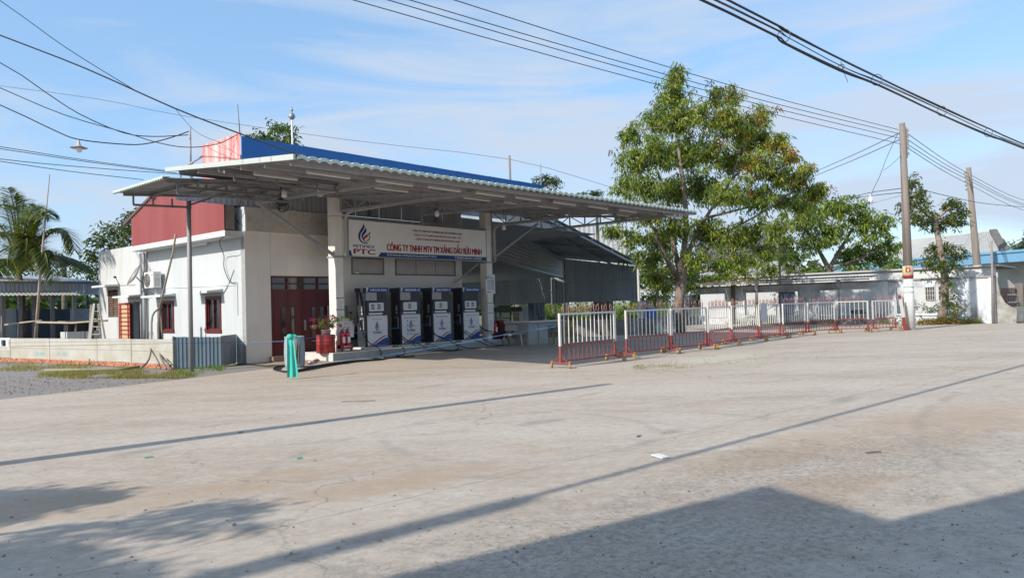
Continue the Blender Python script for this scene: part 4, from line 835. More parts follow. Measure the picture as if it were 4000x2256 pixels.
ml=thing('metal_leaf','grey green sheet metal leaf leaning on the wall behind the left column','panel',(3.0,-.06,.02))
for k in range(2): part('sheet',MB().bevbox((3.02+k*.44,-.07-.02*k,.02),(3.42+k*.44,-.04-.02*k,1.78),.005),mat('grey_green_metal',(.20,.225,.20),.5,c2=(.27,.29,.26),ns=3),ml)
tk=thing('wrapped_post','timber post wrapped in grey film behind the third and fourth dispensers','post',(8.05,-.75,.25)); part('wrapped_sheet',MB().tube([(8.12,-.8,.26),(8.14,-.8,1.2),(8.1,-.8,2.1)],[.12,.13,.10],7),M_cloth2,tk)

# ------------------------------------------------------------------ forecourt clutter
bx,by,_=G(1152,1434)
br=thing('plastic_drum','faded blue plastic drum draped with cloths in front of the red door','barrel',(bx,by,0),'world',rel=True)
part('drum',MB().lathe([(.25,0),(.27,.02),(.28,.1),(.292,.25),(.285,.29),(.295,.33),(.295,.56),(.285,.60),(.292,.64),(.275,.82),(.27,.86),(.285,.88),(.285,.9),(.265,.9),(.255,.85),(.001,.84)],(0,0,0),28),M_drum,br,smooth=True)
def cloth(o,wd,ht,dirx,out_,n=9,seed=0,flare=.3):
    r=np.random.default_rng(seed); m=MB(); o=Vector(o); dx=Vector(dirx); ou=Vector(out_); rows=12
    for j in range(rows+1):
        f=j/rows; ww=wd*(.62+flare*f)
        for i in range(n+1):
            s=i/n-.5; fold=.022*math.sin(i*1.3+seed+f*1.7+.8*math.sin(i))*(.4+f)
            p=o+dx*(s*ww+.05*f*math.sin(seed))+ou*(fold+.02+.05*min(f*6,1)-.02*f)-Vector((0,0,ht*f-.0*s)); m.v.append(tuple(p))
    m.f=[(j*(n+1)+i,j*(n+1)+i+1,(j+1)*(n+1)+i+1,(j+1)*(n+1)+i) for j in range(rows) for i in range(n)]; return m
dcam=Vector((-bx,-by,0)).normalized(); dr_=Vector((-dcam.y,dcam.x,0))*-1
dr_=Vector((by,-bx,0)).normalized()
cx_,cy_,_=G(1137,1480); cdx=(cx_,cy_)
cl=thing('turquoise_cloth','turquoise cloth knotted on the blue string in front of the blue drum','cloth',(cdx[0],cdx[1],.02),'world',rel=True)
part('hanging_fall',cloth(Vector((0,0,.98)),.235,.95,dr_,dcam,seed=1,flare=.5),M_cloth,cl,smooth=True)
part('knot',MB().lathe([(.001,-.07),(.06,-.05),(.09,0),(.07,.05),(.001,.07)],(0,0,1.0),10).tube([(0,0,1.01),tuple(dcam*.02+dr_*.12+Vector((0,0,1.03))),tuple(dcam*.02+dr_*.2+Vector((0,0,.93)))],[.035,.03,.015],6),M_cloth,cl,smooth=True)
cl=thing('grey_rag','dirty grey rag hanging beside the turquoise cloth on the blue drum','cloth',(bx,by,.02),'world',rel=True)
part('hanging_fall',cloth(dcam*.275+dr_*.10+Vector((0,0,.74)),.20,.62,dr_,dcam,seed=4,flare=.2),M_cloth2,cl,smooth=True)
hs=thing('hose_coil','loose black hose bundle on the ground around the blue drum','hose',(bx,by,0),'world')
def gp(x,y,z=.02): q=G(x,y,0); return (q[0],q[1],z)
for k in range(4):
    pts=[gp(1620-k*60,1392+k*2),gp(1500,1402+k),gp(1380,1410+k*2),gp(1270,1424+k*3),gp(1200,1440+k*3,.03),gp(1130,1452+k*1.5),gp(1072+k*5,1447,.03),gp(1080+k*12,1434-k*2),gp(1130+k*10,1428,.04)]
    part('hose_length',hose(pts,0,.02),M_rubber,hs,smooth=True)
tm=thing('timber_scrap','thin red brown timber strip lying left of the island','plank',gp(1215,1417,0),'world'); part('strip',MB().beam(gp(1205,1424,.03),gp(1243,1405,.05),.08,.03),mat('red_timber',(.3,.09,.05),.8),tm); part('block',MB().beam(gp(1208,1421,.04),gp(1225,1418,.04),.08,.08),M_limewash,tm)
# blue string barrier round the forecourt
def strung(name,label,pts,r=.0032,m_=None,cat='string'):
    o=thing(name,label,cat,pts[0],'world'); part('strand',MB().tube(pts,r,5),m_ or M_string,o); return o
strung('blue_string','thin blue string stretched past the dispensers from the red door to the barriers',[tuple(W(*FU(0,1330,-6))),] and [P(0,1338,17.5),P(480,1332,21),P(940,1338,22.5),P(1110,1331,20.0),P(1240,1316,21.2),P(1420,1296,22.6),P(1720,1262,24.6),P(1950,1238,27)])
strung('blue_string','slack blue string running low past the pump hoses up to the first barrier',[P(1200,1425,20.5),P(1310,1410,20.6),P(1520,1385,20.4),P(1750,1348,19.8),P(1905,1318,19.2),P(2030,1297,18.9),P(2172,1274,18.6)])
# desk, chairs, bench under the shed
dk=thing('desk','grey metal cash desk standing under the lean-to','desk',(11.1,-2.3,0)); a0=FV(2036,1340,-2.1)[0]; a1=FV(2150,1340,-2.6)[0]
part('cabinet',MB().box((a0,-2.5,0),(a0+.62,-1.75,.9)).box((a0+.64,-2.52,0),(a0+1.25,-1.75,.9)),M_desk,dk); part('desk_top',MB().box((a0-.05,-2.65,.90),(a0+2.1,-1.7,.94)),M_dispw,dk)
for x in (a0+2.05,): part('leg',MB().box((x,-2.62,0),(x+.04,-2.58,.9)),M_gal,dk)
part('shelf_band',MB().box((a0+1.25,-2.5,.72),(a0+2.05,-1.8,.9)),M_desk,dk)
def chair(label,x,y,rot,m_,group=None,cat='chair'):
    c=thing('plastic_chair',label,cat,(x,y,0),'world',rot=rot,rel=True,group=group)
    part('seat',MB().bevbox((-.22,-.22,.42),(.22,.22,.45),.04),m_,c)
    for sx in (-1,1):
        for sy in (-1,1): part('leg',MB().beam((sx*.24,sy*.25,0),(sx*.19,sy*.19,.42),.045),m_,c)
    bk=MB()
    for k in range(5): bk.beam((-.16+.08*k,.2,.45),(-.17+.085*k,.27,.80),.045,.015)
    bk.beam((-.21,.19,.45),(-.22,.27,.8),.04,.03).beam((.21,.19,.45),(.22,.27,.8),.04,.03).slab([(-.24,.26,.78),(.24,.26,.78),(.17,.29,.92),(-.17,.29,.92)],(0,.02,0))
    part('backrest',bk,m_,c)
    for s in (-1,1): part('armrest',MB().beam((s*.25,-.18,.63),(s*.24,.24,.66),.04,.025).beam((s*.25,-.18,.63),(s*.24,-.2,.3),.035,.03),m_,c)
g=G(2172,1330); chair('white plastic armchair at the right end of the grey desk',g[0],g[1],R(-70),M_plasticw)
g=G(2222,1332); chair('olive yellow plastic armchair behind the first barrier',g[0],g[1],R(200),M_olive)
g=G(2185,1345); chair('olive yellow plastic armchair half hidden by the first barrier post',g[0]+.1,g[1],R(230),M_olive)
g=G(2008,1346); bn=thing('plastic_bench','dirty white plastic bench with printed back beside the island','bench',(g[0],g[1],0),'world',rot=R(-20),rel=True)
part('seat',MB().bevbox((-.45,-.2,.42),(.45,.2,.46),.04),M_plasticw,bn)
for sx in (-1,1):
    for sy in (-1,1): part('leg',MB().beam((sx*.42,sy*.22,0),(sx*.34,sy*.15,.42),.06),M_plasticw,bn)
part('backrest',MB().slab([(-.5,.2,.58),(.55,.2,.58),(.62,.27,.98),(-.6,.27,.98)],(0,.025,0)),M_plasticw,bn); part('lettering',onwall(text_mb('VIKAS  BATTERY',-.4,.45,0,.08,.01),(0,.235,.8),up=(0,.17,.985)),M_cablegrey,bn)

# ------------------------------------------------------------------ lean-to shed on the right
SH=thing('lean_to_shed','large blue grey sheet metal lean-to on the right side of the station','shed',(27,2,0))
A=FV(2150,845,2); Bp=FV(2516,1036,2); Cc=(30.2,10.2,4.86); Dd=(17.,10.2,6.9)
A=(9.9,2.0,A[2]+(A[0]-9.9)*(A[2]-Bp[2])/(Bp[0]-A[0])*.42); 
A=(9.9,2.,8.2); A_=FV(2150,845,2)
def roofpt(f,g_):                                                  # f along the fall (house to eave), g_ front to back
    p0=Vector(A_)+(Vector(A_)-Vector(Bp))*.35; p1=Vector(Bp); q0=Vector(FV(1927,845,10))+(Vector(FV(1927,845,10))-Vector((30.23,10,4.84)))*.5; q1=Vector((30.23,10,4.84))
    return (p0.lerp(p1,f)).lerp(q0.lerp(q1,f),g_)
for i in range(9):
    m=MB(); n=24; g0,g1=i/9,(i+1)/9+.004
    for j in range(5):
        for k in range(n+1):
            p=roofpt(j/4,g0+(g1-g0)*k/n); m.v.append((p.x,p.y,p.z+(.03 if k%4 in (0,1) else 0)))
    m.f=[(j*(n+1)+k,j*(n+1)+k+1,(j+1)*(n+1)+k+1,(j+1)*(n+1)+k) for j in range(4) for k in range(n)]
    part('roof_sheet',m,M_shedroof,SH)
for f in (.2,.38,.56,.72,.88): part('purlin',MB().beam(tuple(roofpt(f,0)-Vector((0,0,.1))),tuple(roofpt(f,1)-Vector((0,0,.1))),.08,.12),M_shedblue,SH)
for g_ in (.0,.33,.98): part('rafter',MB().beam(tuple(roofpt(0,g_)-Vector((0,0,.22))),tuple(roofpt(.985,g_)-Vector((0,0,.22))),.09,.10),M_gal if g_==.33 else M_shedblue,SH)
# vertical sheets of the long side wall, ragged lower edge above head height
for i in range(7):
    v0=2.0+i*.8; v1=v0+.79; zt=3.76+(v0-2)*.150
    mb=MB().corr((27,v1+.02,1.72-.02*(i%3)),(0,-(v1-v0)-.02,0),(0,0,zt-1.74),.2,.035,(-1,0,0),trap=True); mb.v=[(p[0],p[1],p[2] if p[2]<2.5 else 3.76+(p[1]-2)*.150) for p in mb.v]; part('wall_sheet',mb,M_shedblue,SH)
for i in range(18):
    v0=7.65+i*.8; part('wall_sheet',MB().corr((27,v0+.81,1.66),(0,-.81,0),(0,0,1.72),.2,.035,(-1,0,0),trap=True),M_shedblue,SH)
for z,va,vb in ((1.72,2,7.6),(2.98,2,7.6),(3.68,2,7.6),(1.66,7.65,22),(2.5,7.65,22)): part('girt',MB().beam((26.93,va,z),(26.93,vb,z),.05,.06),M_shedblue,SH)
for v,z in ((2.0,3.8),(7.63,4.6),(8.4,3.3),(14,3.4)): part('post',MB().box((26.9,v-.05,0),(27,v+.05,z)),M_gal,SH)
# horizontal-ribbed fascia under the second roof
fa,fb,fc_,fd=FV(1905,832,10),FV(1905,1006,10),FV(2207,1081,10),FV(2207,1011,10)
for i in range(8):
    t0,t1=i/8,(i+1)/8+.004; m=MB(); n=10
    for (t) in (t0,t1):
        lo_=Vector(fb).lerp(Vector(fc_),t); hi_=Vector(fa).lerp(Vector(fd),t)
        for k in range(n*2+1): p=lo_.lerp(hi_,k/(n*2)); m.v.append((p.x,p.y-(.05 if k%2 else 0),p.z))
    m.f=[(k,n*2+1+k,n*2+2+k,k+1) for k in range(n*2)]; part('fascia_sheet',m,mat('grey_fascia_sheet',(.38,.385,.39),.5,rand=.1),SH)
lo0=Vector(fb)-Vector((0,.06,.06)); lo1=Vector(fc_)-Vector((0,.06,.06)); part('fascia_rail',MB().beam(tuple(lo0),tuple(lo1),.09,.1),M_gal,SH)
# low roof behind the fascia
part('rear_roof',MB().slab([(fb[0]-4,10.05,fb[2]+.6),(fc_[0],10.05,fc_[2]-.05),(30,22,3.4),(17,22,4.9)],(0,0,.04)),M_shedroof,SH)
part('added_shade_roof',MB().slab([(9.75,.25,5.35),(20,.25,5.2),(20,10,5.2),(9.75,10,5.35)],(0,0,.04)),M_shedroof,SH)  # unseen flat roofs, here and below, added to keep sun off the long wall
part('added_shade_roof',MB().slab([(9.75,10,5.35),(20,10,5.2),(18,22,4.9),(9.75,22,5.1)],(0,0,.04)),M_shedroof,SH)
part('added_sun_screen',MB().slab([(19.6,2.1,5.15),(19.6,9.95,5.15),(19.6,9.95,8.0),(19.6,2.1,5.75)],(.04,0,0)),M_shedroof,SH); part('added_sun_screen',MB().slab([(19.6,10.02,4.5),(22.8,10.02,4.5),(22.8,10.02,7.5),(19.6,10.02,8.1)],(0,.04,0)),M_shedroof,SH)  # hidden sheets added to block sun slipping in under the upper roof
part('rear_wall',MB().box((10,21.9,1.9),(28,21.95,4.8)),M_shedblue,SH)

# ------------------------------------------------------------------ rolling barriers
BR=[((2188,1438),(2407,1409)),((2447,1398),(2618,1380)),((2624,1379),(2764,1364)),((2768,1363),(2856,1347)),((2860,1346),(2963,1332)),((2967,1331),(3049,1320)),((3060,1318),(3150,1309)),((3158,1308),(3263,1300)),((3269,1299),(3395,1296)),((3410,1295),(3502,1291))]
barm=mesh_from('upper_bar',MB().box((-.0105,-.0105,0),(.0105,.0105,.80)),M_bwhite); barl=mesh_from('lower_bar',MB().box((-.008,-.008,0),(.008,.008,.46)),M_bred)
sp_=MB().tube([(0,0,0),(.0,0,.05),(-.02,0,.12),(.0,0,.20),(0,0,.235)],[.012,.012,.012,.009,.003],5)
sp_.tube([(.0,0,.02),(.06,0,.05),(.085,0,.11),(.06,0,.17),(.035,0,.185)],.009,5); spm=mesh_from('spike',sp_,M_rust)
whm=mesh_from('caster',MB().lathe([(.02,-.02),(.065,-.02),(.072,0),(.065,.02),(.02,.02)],(0,0,0),12,'y').box((-.02,-.03,.0),(.02,.03,.11)),M_wheel)
names=['first and nearest rolling barrier, red and white, with curled spikes','second rolling barrier, after the gap behind the first one','third rolling barrier in front of the mango tree','fourth rolling barrier, just right of the mango tree trunk','fifth rolling barrier, with a grey plate hanging at its right end','sixth rolling barrier, right of the hanging grey plate','seventh rolling barrier, halfway along the row','eighth rolling barrier, third from the concrete pole','ninth rolling barrier, next to last before the concrete pole','tenth and farthest rolling barrier, beside the concrete pole']
for i,(pa,pb) in enumerate(BR):
    a_,b_=G(*pa),G(*pb); dx,dy=b_[0]-a_[0],b_[1]-a_[1]; Ln=math.hypot(dx,dy); rot=math.atan2(dy,dx)
    B_=thing('rolling_barrier',names[i],'barrier',(a_[0],a_[1],0),'world',group='rolling barriers closing the forecourt',rot=rot,rel=True)
    for k,x in enumerate((0.03,Ln-.03)):
        part('post',MB().box((x-.028,-.028,.56),(x+.028,.028,1.39)),M_bwhite,B_); pl=part('lower_post',MB().box((x-.026,-.026,.13),(x+.026,.026,.57)),M_bred,B_)
        ft=part('foot',MB().box((x-.03,-.33,.12),(x+.03,.33,.155)).beam((x,-.22,.15),(x,0,.36),.016).beam((x,.22,.15),(x,0,.36),.016),M_bred,B_)
        for s in (-1,1): part_at('caster',whm,ft,(x,s*.29,.072),rot=(0,0,random.uniform(-1,1)))
    for nm,z,h,m_ in (('top_rail',1.37,.045,M_bwhite),('middle_rail',.60,.035,M_bred),('bottom_rail',.17,.035,M_bred)):
        part(nm,MB().box((.02,-.02,z-h/2),(Ln-.02,.02,z+h/2)),m_,B_)
    n=max(5,round(Ln/.19))
    for k in range(1,n):
        x=.03+(Ln-.06)*k/n+random.uniform(-.008,.008)
        part_at('upper_bar',barm,B_,(x,0,.59),rot=(0,random.uniform(-.012,.012),0)); 
        part_at('lower_bar',barl,B_,(x,0,.15))
        o=part_at('spike',spm,B_,(x,0,1.385),rot=(0,random.uniform(-.15,.15),0),scale=((-1 if k%2 else 1),1,random.uniform(.85,1.1)))
g=G(3535,1290); lb_=thing('leaning_barrier','narrow white and red barrier end leaning beside the concrete pole','barrier',(g[0],g[1],0),'world',rel=True)
part('white_post',MB().beam((-.05,0,.6),(-.16,0,1.42),.12,.08),M_bwhite,lb_); part('red_post',MB().beam((0.02,0,0.0),(-.05,0,.6),.13,.08).beam((.3,0,.02),(-.03,0,.4),.03).beam((-.25,0,.02),(-.03,0,.4),.03),M_bred,lb_); part('red_tip',MB().beam((-.18,0,1.42),(-.19,0,1.6),.1,.06),M_bred,lb_)
q=G(2990,1329); hp=thing('grey_plate','plain grey sheet metal plate hanging on the fifth barrier','plate',(q[0],q[1],0),'world',rot=R(45),rel=True)
part('sheet',MB().slab([(-.36,-.06,.78),(.13,-.06,.72),(.10,-.06,1.44),(-.42,-.06,1.46)],(0,.01,0)),mat('plate_grey',(.42,.43,.44),.5),hp)

# ------------------------------------------------------------------ perimeter wall with openings, lean-to roof
PW_=thing('perimeter_wall','whitewashed perimeter wall with stains, painted-in tree shade and framed chain link openings behind the barriers','wall',(33.1,-15.6,0))
holes=[(-13.92,-10.94),(-9.9,-6.76),(-5.5,-2.15),(-.79,1.8),(3.1,4.9)]
v0=-15.6; pw=wall_with_holes((33.1,v0,0),(0,1,0),(0,0,1),21.2,2.38,[(a-v0,b-v0,.55,1.98) for a,b in holes],.16,(-1,0,0)); part('wall_panels',pw,M_perim,PW_)
part('wall_cap',MB().box((33.02,v0-.05,2.38),(33.3,5.65,2.47)),M_perimtop,PW_)
for v in (-15.45,-14.4,-10.4,-6.15,-1.5,2.45,5.4): part('pier',MB().box((33.04,v-.14,0),(33.098,v+.14,2.375)),M_perim,PW_)
for a,b in holes:
    f=part('opening_frame',MB().box((33.02,a-.1,.45),(33.095,b+.1,.55)).box((33.03,a-.1,.55),(33.095,a,1.98)).box((33.03,b,.55),(33.095,b+.1,1.98)).box((33.03,a-.1,1.98),(33.095,b+.1,2.06)),M_perim,PW_)
    ms=MB(); st_=.13
    n=int((b-a+1.43)/st_)
    for k in range(n):
        y0=a+k*st_; 
        p0=(33.14,max(y0-1.43,a),.55 if y0-1.43>=a else .55+(a-(y0-1.43)));
        # diagonal wires both ways, clipped to the opening
        def clip(y_,sgn):
            z0,z1=.55,1.98; ya=y_; yb=y_+sgn*(z1-z0); 
            t0,t1=0.,1.
            for (lo,hi) in ((a,b),):
                if yb!=ya:
                    ta=(lo-ya)/(yb-ya); tb=(hi-ya)/(yb-ya); t0=max(t0,min(ta,tb)); t1=min(t1,max(ta,tb))
            if t1-t0>.02: ms.beam((33.14,ya+(yb-ya)*t0,z0+(z1-z0)*t0),(33.14,ya+(yb-ya)*t1,z0+(z1-z0)*t1),.007)
        clip(y0-1.43,1); clip(y0,-1)
    part('chain_link',ms,M_gal,f,kind='stuff')
bw=MB()
for k in range(40):
    v=-15.3+k*.16; h=.06+.05*(k%3); bw.beam((33.15,v,2.47),(33.15+.03*(k%2),v+.05,2.47+h),.008)
part('glass_spikes',bw,M_darksteel,PW_,kind='stuff')
# curved low end of the wall and the stub beyond
part('curved_end',MB().slab([(33.1,-15.6,0),(33.1,-16.45,0),(33.1,-16.5,.75),(33.1,-16.3,.8),(33.1,-16.0,1.05),(33.1,-15.8,1.5),(33.1,-15.7,2.38),(33.1,-15.6,2.38)],(.18,0,0)),mat('mossy_render',(.36,.36,.34),.95,c2=(.16,.155,.13),ns=2.2,amt=.85,bump=.3),PW_)
q0,q1=P(3925,1256,38.5),P(4030,1250,40); st=thing('wall_stub','low mossy rounded wall stub at the right edge of the picture','wall',(q0[0],q0[1],0),'world')
part('rendered_block',MB().slab([(q0[0],q0[1],0),(q1[0]+3,q1[1]+1,0),(q1[0]+3,q1[1]+1,.72),(q1[0],q1[1],.78),(q0[0]+.6,q0[1]+.3,.82),(q0[0]+.05,q0[1],.74)],(-.12,.18,0)),mat('mossy_render',(.36,.36,.34)),st)
# lean-to shelter roof in front of the wall
LR=thing('lean_to_shelter','long leaf littered corrugated shelter roof on thin posts against the perimeter wall','shelter',(31.5,-9,0))
for i in range(11):
    a=-10.1+i*1.04; m=MB().corr((31.4,a,2.60+.012*math.sin(i)),(0,1.03,0),(1.62,0,.14),.16,.035,(0,0,1)); part('roof_sheet',m,mat('weathered_fibre_sheet',(.30,.285,.27),.9,c2=(.20,.16,.12),ns=2,amt=.8,rand=.1),LR)
part('edge_beam',MB().box((31.45,-10,2.50),(31.52,1.2,2.57)),M_darksteel,LR)
for v in (-8.35,-3.6,1.1): part('post',MB().box((31.45,v-.04,0),(31.53,v+.04,2.5)).box((31.4,v-.09,2.1),(31.58,v+.09,2.5)),M_darksteel,LR)
lit=leafcloud([(31.5+random.random()*1.4,-6+random.random()*7.2,2.69+random.random()*.08) for k in range(260)],7,.14,.12,.04,[((.20,.13,.06),3),((.12,.09,.05),2),((.30,.22,.1),1)],droop=0,seed=8); part('fallen_leaves',lit,LEAF,LR,kind='stuff')

# ------------------------------------------------------------------ poles
def pole(name,label,pxb,pxt,D,r0,r1,base_z=0.,m_=M_conc,cat='utility pole',white=0):
    b=P(*pxb,D); b=(b[0],b[1],base_z); t=P(*pxt,D); o=thing(name,label,cat,b,'world')
    d=Vector(t)-Vector(b)
    if white:
        w_=Vector(b)+d*white; part('whitewashed_base',MB().tube([b,tuple(w_)],[r0,r0*.93],14),M_limewash,o,smooth=True); part('shaft',MB().tube([tuple(w_),t],[r0*.9,r1],14),m_,o,smooth=True)
    else: part('shaft',MB().tube([b,t],[r0,r1],10),m_,o,smooth=True)
    return o,Vector(b),Vector(t)
p1,b1,t1=pole('utility_pole','tall round concrete pole with limewashed base and taped poster','','',0,0,0) if False else pole('utility_pole','tall round concrete pole with limewashed base and a taped yellow poster',(3556,1288),(3524,482),33.4,.225,.125,white=.245)
def onp(f): return b1+(t1-b1)*f
side=Vector((.88,-.47,0))
rk_=MB()
for k in range(5): c=onp(.965-.028*k)+side*.2; rk_.tube([tuple(c-Vector((0,0,.09))),tuple(c+Vector((0,0,.05)))],[.05,.035],8)
rk_.beam(tuple(onp(.98)+side*.14),tuple(onp(.83)+side*.16),.03)
part('insulators',rk_,mat('insulator_brown',(.2,.16,.15),.4),p1); 
part('bracket_arm',MB().beam(tuple(P(3395,797,33.3)),tuple(onp(.655)),.045),M_alu,p1)
part('lamp_bulb',MB().lathe([(.02,.22),(.05,.12),(.09,.10),(.10,-.06),(.07,-.13),(.001,-.14)],tuple(P(3401,780,33.3)),12),M_tube,p1,smooth=True)
po=onp(.255); part('poster',MB().lathe([(.226,0),(.222,.50)],(po[0]-.01,po[1],po[2]+.0),16),mat('yellow_poster',(.48,.41,.16),.7,c2=(.5,.47,.42),ns=6,amt=.8),p1,smooth=True)
part('poster_strip',MB().lathe([(.229,0),(.228,.09)],(po[0]-.01,po[1],po[2]-.02),16),M_red,p1,smooth=True)
fw_=(Vector((0,0,CAMH))-po); fw_.z=0; fw_.normalize(); rt=Vector((0,0,1)).cross(fw_)*1
tx=text_mb('0',-.1,.1,.20,.42,.02); part('lettering',onwall(tx,po+fw_*.228+Vector((0,0,.0)),ax=rt),M_red,p1)
tx=text_mb('THÔNG CỐNG',-.13,.13,.42,.48,.01); part('lettering',onwall(tx,po+fw_*.228+Vector((0,0,.0)),ax=rt),M_red,p1)
for f in (.18,.205): part('wire_band',MB().lathe([(.224,0),(.224,.02)],tuple(b1+(t1-b1)*f),16),M_cablegrey,p1)
p2,b2,t2=pole('utility_pole','second leaning concrete pole standing behind the perimeter wall',(3829,1100),(3783,655),47,.27,.15,base_z=0)
rk_=MB()
for k in range(5): c=b2+(t2-b2)*(.97-.028*k)-side*.22; rk_.tube([tuple(c-Vector((0,0,.09))),tuple(c+Vector((0,0,.05)))],[.06,.04],8)
part('insulators',rk_,mat('insulator_brown',(.2,.16,.15)),p2)
pole('thin_post','thin rusty grey post rising from the end of the perimeter wall',(3880,1262),(3873,940),37.6,.075,.045,m_=mat('rust_grey_post',(.27,.24,.22),.8,c2=(.15,.12,.1),ns=4),cat='post')
pole('far_pole','slim far pale pole above the right part of the blue parapet',(2000,900),(1990,608),60,.13,.09,cat='utility pole')
pole('roof_mast','thin roof mast with cable drum at the left of the pink parapet',(746,760),(743,497),26.5,.04,.03,base_z=4.9,m_=M_steel,cat='mast')
pole('lightning_rod','thin dark lightning rod standing on the pink parapet corner',(938,535),(928,408),23.2,.018,.012,base_z=7.25,m_=M_darksteel,cat='rod')
lr,lb0,lt0=pole('roof_lamp_pole','white roof pole with round finial behind the blue parapet',(1146,640),(1140,462),27.5,.04,.035,base_z=4.9,m_=mat('white_pole',(.6,.6,.6)),cat='pole')
part('finial',MB().lathe([(.001,-.08),(.06,-.05),(.13,.05),(.11,.14),(.04,.2),(.03,.26),(.06,.30),(.03,.38),(.001,.45)],tuple(lt0),12),M_gal,lr,smooth=True)
pole('thin_rod','thin pale rod right of the far slim pole',(2113,760),(2112,640),60,.06,.03,m_=M_gal,cat='rod')

# ------------------------------------------------------------------ overhead cables
def cable(name,label,pts,r=.012,sag=0.,m_=None,group=None,n=14,cat='cable'):
    """smooth curve through surveyed points"""
    P_=[Vector(p) for p in pts]; out=[]
    for i in range(len(P_)-1):
        p0=P_[i-1] if i else P_[0]*2-P_[1]; p1_=P_[i]; p2_=P_[i+1]; p3=P_[i+2] if i+2<len(P_) else P_[-1]*2-P_[-2]
        k_=max(3,n//(len(P_)-1))
        for k in range(k_):
            s=k/k_; q=.5*((2*p1_)+(p2_-p0)*s+(2*p0-5*p1_+4*p2_-p3)*s*s+(3*p1_-p0-3*p2_+p3)*s**3); out.append(q-Vector((0,0,4*sag*s*(1-s))))
    out.append(P_[-1]); return single(name,MB().tube(out,r,5),m_ or M_cable,label,cat,base=tuple(P_[0]),frame='world',group=group)
def line4(pa,Da,pb,Db,ext=0):
    A_,B_=Vector(P(*pa,Da)),Vector(P(*pb,Db)); return A_,B_
ends=[((3510,507),(1773,0),'highest'),((3513,522),(1599,0),'second'),((3513,540),(1514,0),'third'),((3517,562),(1379,0),'lowest')]
midoff=[(2600,277),(2520,283),(2480,300),(2440,297)]
mids=[(2640,296),(2560,318),(2516,325),(2450,343)]
for (pe,pt,nm) in ends:
    A_=Vector(P(*pe,33.4)); B_=Vector(P(*pt,17.2)); C_=B_+(B_-A_)*.62; C_.z+=.55; M_=(A_+B_)/2-Vector((0,0,.16))
    cable('overhead_cable','%s of the four cables running from the concrete pole to the upper left'%nm,[A_,M_,B_,C_],.013,group='four cables to the first pole',m_=M_cablegrey)
for k,(pe,pt,nm) in enumerate([((3538,517),(3783,678),'highest'),((3538,540),(3785,692),'second'),((3539,560),(3786,704),'third'),((3541,575),(3790,722),'lowest')]):
    A_=Vector(P(*pe,33.4)); B_=Vector(P(*pt,47)); C_=Vector(P(4060,(800,815,820,838)[k],60)); M_=(A_+B_)/2-Vector((0,0,.1))
    cable('overhead_cable','%s of the four cables between the concrete pole and the leaning pole'%nm,[A_,M_,B_,(B_+C_)/2-Vector((0,0,.25)),C_],.016,group='four cables beyond the first pole',m_=M_cablegrey)
for pe,pt,nm in (((3512,520),(3180,672),'upper'),((3515,545),(3150,700),'lower')):
    cable('overhead_cable','%s of two dark cables dropping from the pole top behind the mango tree'%nm,[P(*pe,33.4),P((pe[0]+pt[0])/2,(pe[1]+pt[1])/2+3,42),P(*pt,52)],.02,m_=M_cablegrey)
cable('service_wire','thin wire hanging from the pole top down to the bracket lamp',[P(3508,520,33.3),P(3462,620,33.2),P(3436,690,33.1),P(3412,740,33.1),P(3395,797,33.1),P(3402,850,33.3),P(3425,1000,34)],.011)
cable('service_wire','short wire from the shaft of the pole to the dangling lamp wire',[P(3520,608,33.3),P(3480,645,33.2),P(3452,665,33.2)],.009)
cable('service_wire','thin wire running left from the middle of the concrete pole',[P(3525,735,33.4),P(3400,752,40),P(3310,774,50)],.018)
cable('service_wire','lower thin wire running left from the middle of the concrete pole',[P(3522,752,33.4),P(3440,760,38),P(3300,777,50)],.018)
cable('service_wire','thin wire running right from the concrete pole past the leaning pole',[P(3560,730,33.5),P(3700,765,40),P(3850,795,47),P(4050,812,56)],.018)
# thick bundle over the road: six cables
off=[(0,0,0,.016),(.06,.01,-.03,.012),(.01,.03,-.09,.007),(.03,-.03,-.135,.007),(-.02,.02,-.185,.014),(.04,.02,-.20,.012)]
nmb=['topmost thick cable of the black bundle crossing the upper right','second cable of the black bundle at the upper right','thin third cable inside the black bundle at the upper right','thin fourth cable inside the black bundle at the upper right','thick fifth cable low in the black bundle at the upper right','lowest cable of the black bundle at the upper right']
bpx=[((2849,0),16.),((3062,118),18.),((3286,236),20.5),((3440,305),22.6),((3680,420),26.3),((3870,508),30.),((4000,563),33.)]
_a=R(48.5); _n=np.array([math.cos(_a),-math.sin(_a)]); _k=float(_n@np.array([9.98,15.09]))-.28
def onbundle(x,y,dz=0.): d=ray(x,y); t=_k/float(_n@d[:2]); return Vector((d[0]*t,d[1]*t,d[2]*t+CAMH+dz))
BC=[onbundle(*q) for q,D in bpx]; _d=(BC[3]-BC[1]).normalized(); _d.z=0; BC=[BC[0]-_d*26+Vector((0,0,.7)),BC[0]-_d*12+Vector((0,0,.2))]+BC+[BC[-1]+(BC[-1]-BC[-2])*6]
for k,(ox,oy,oz,r) in enumerate(off):
    cable('bundle_cable',nmb[k],[p+Vector((ox,oy,oz*(1-.05*i)+ (0.015*math.sin(i*2+k)))) for i,p in enumerate(BC)],r,group='black cables of the road bundle',n=30)
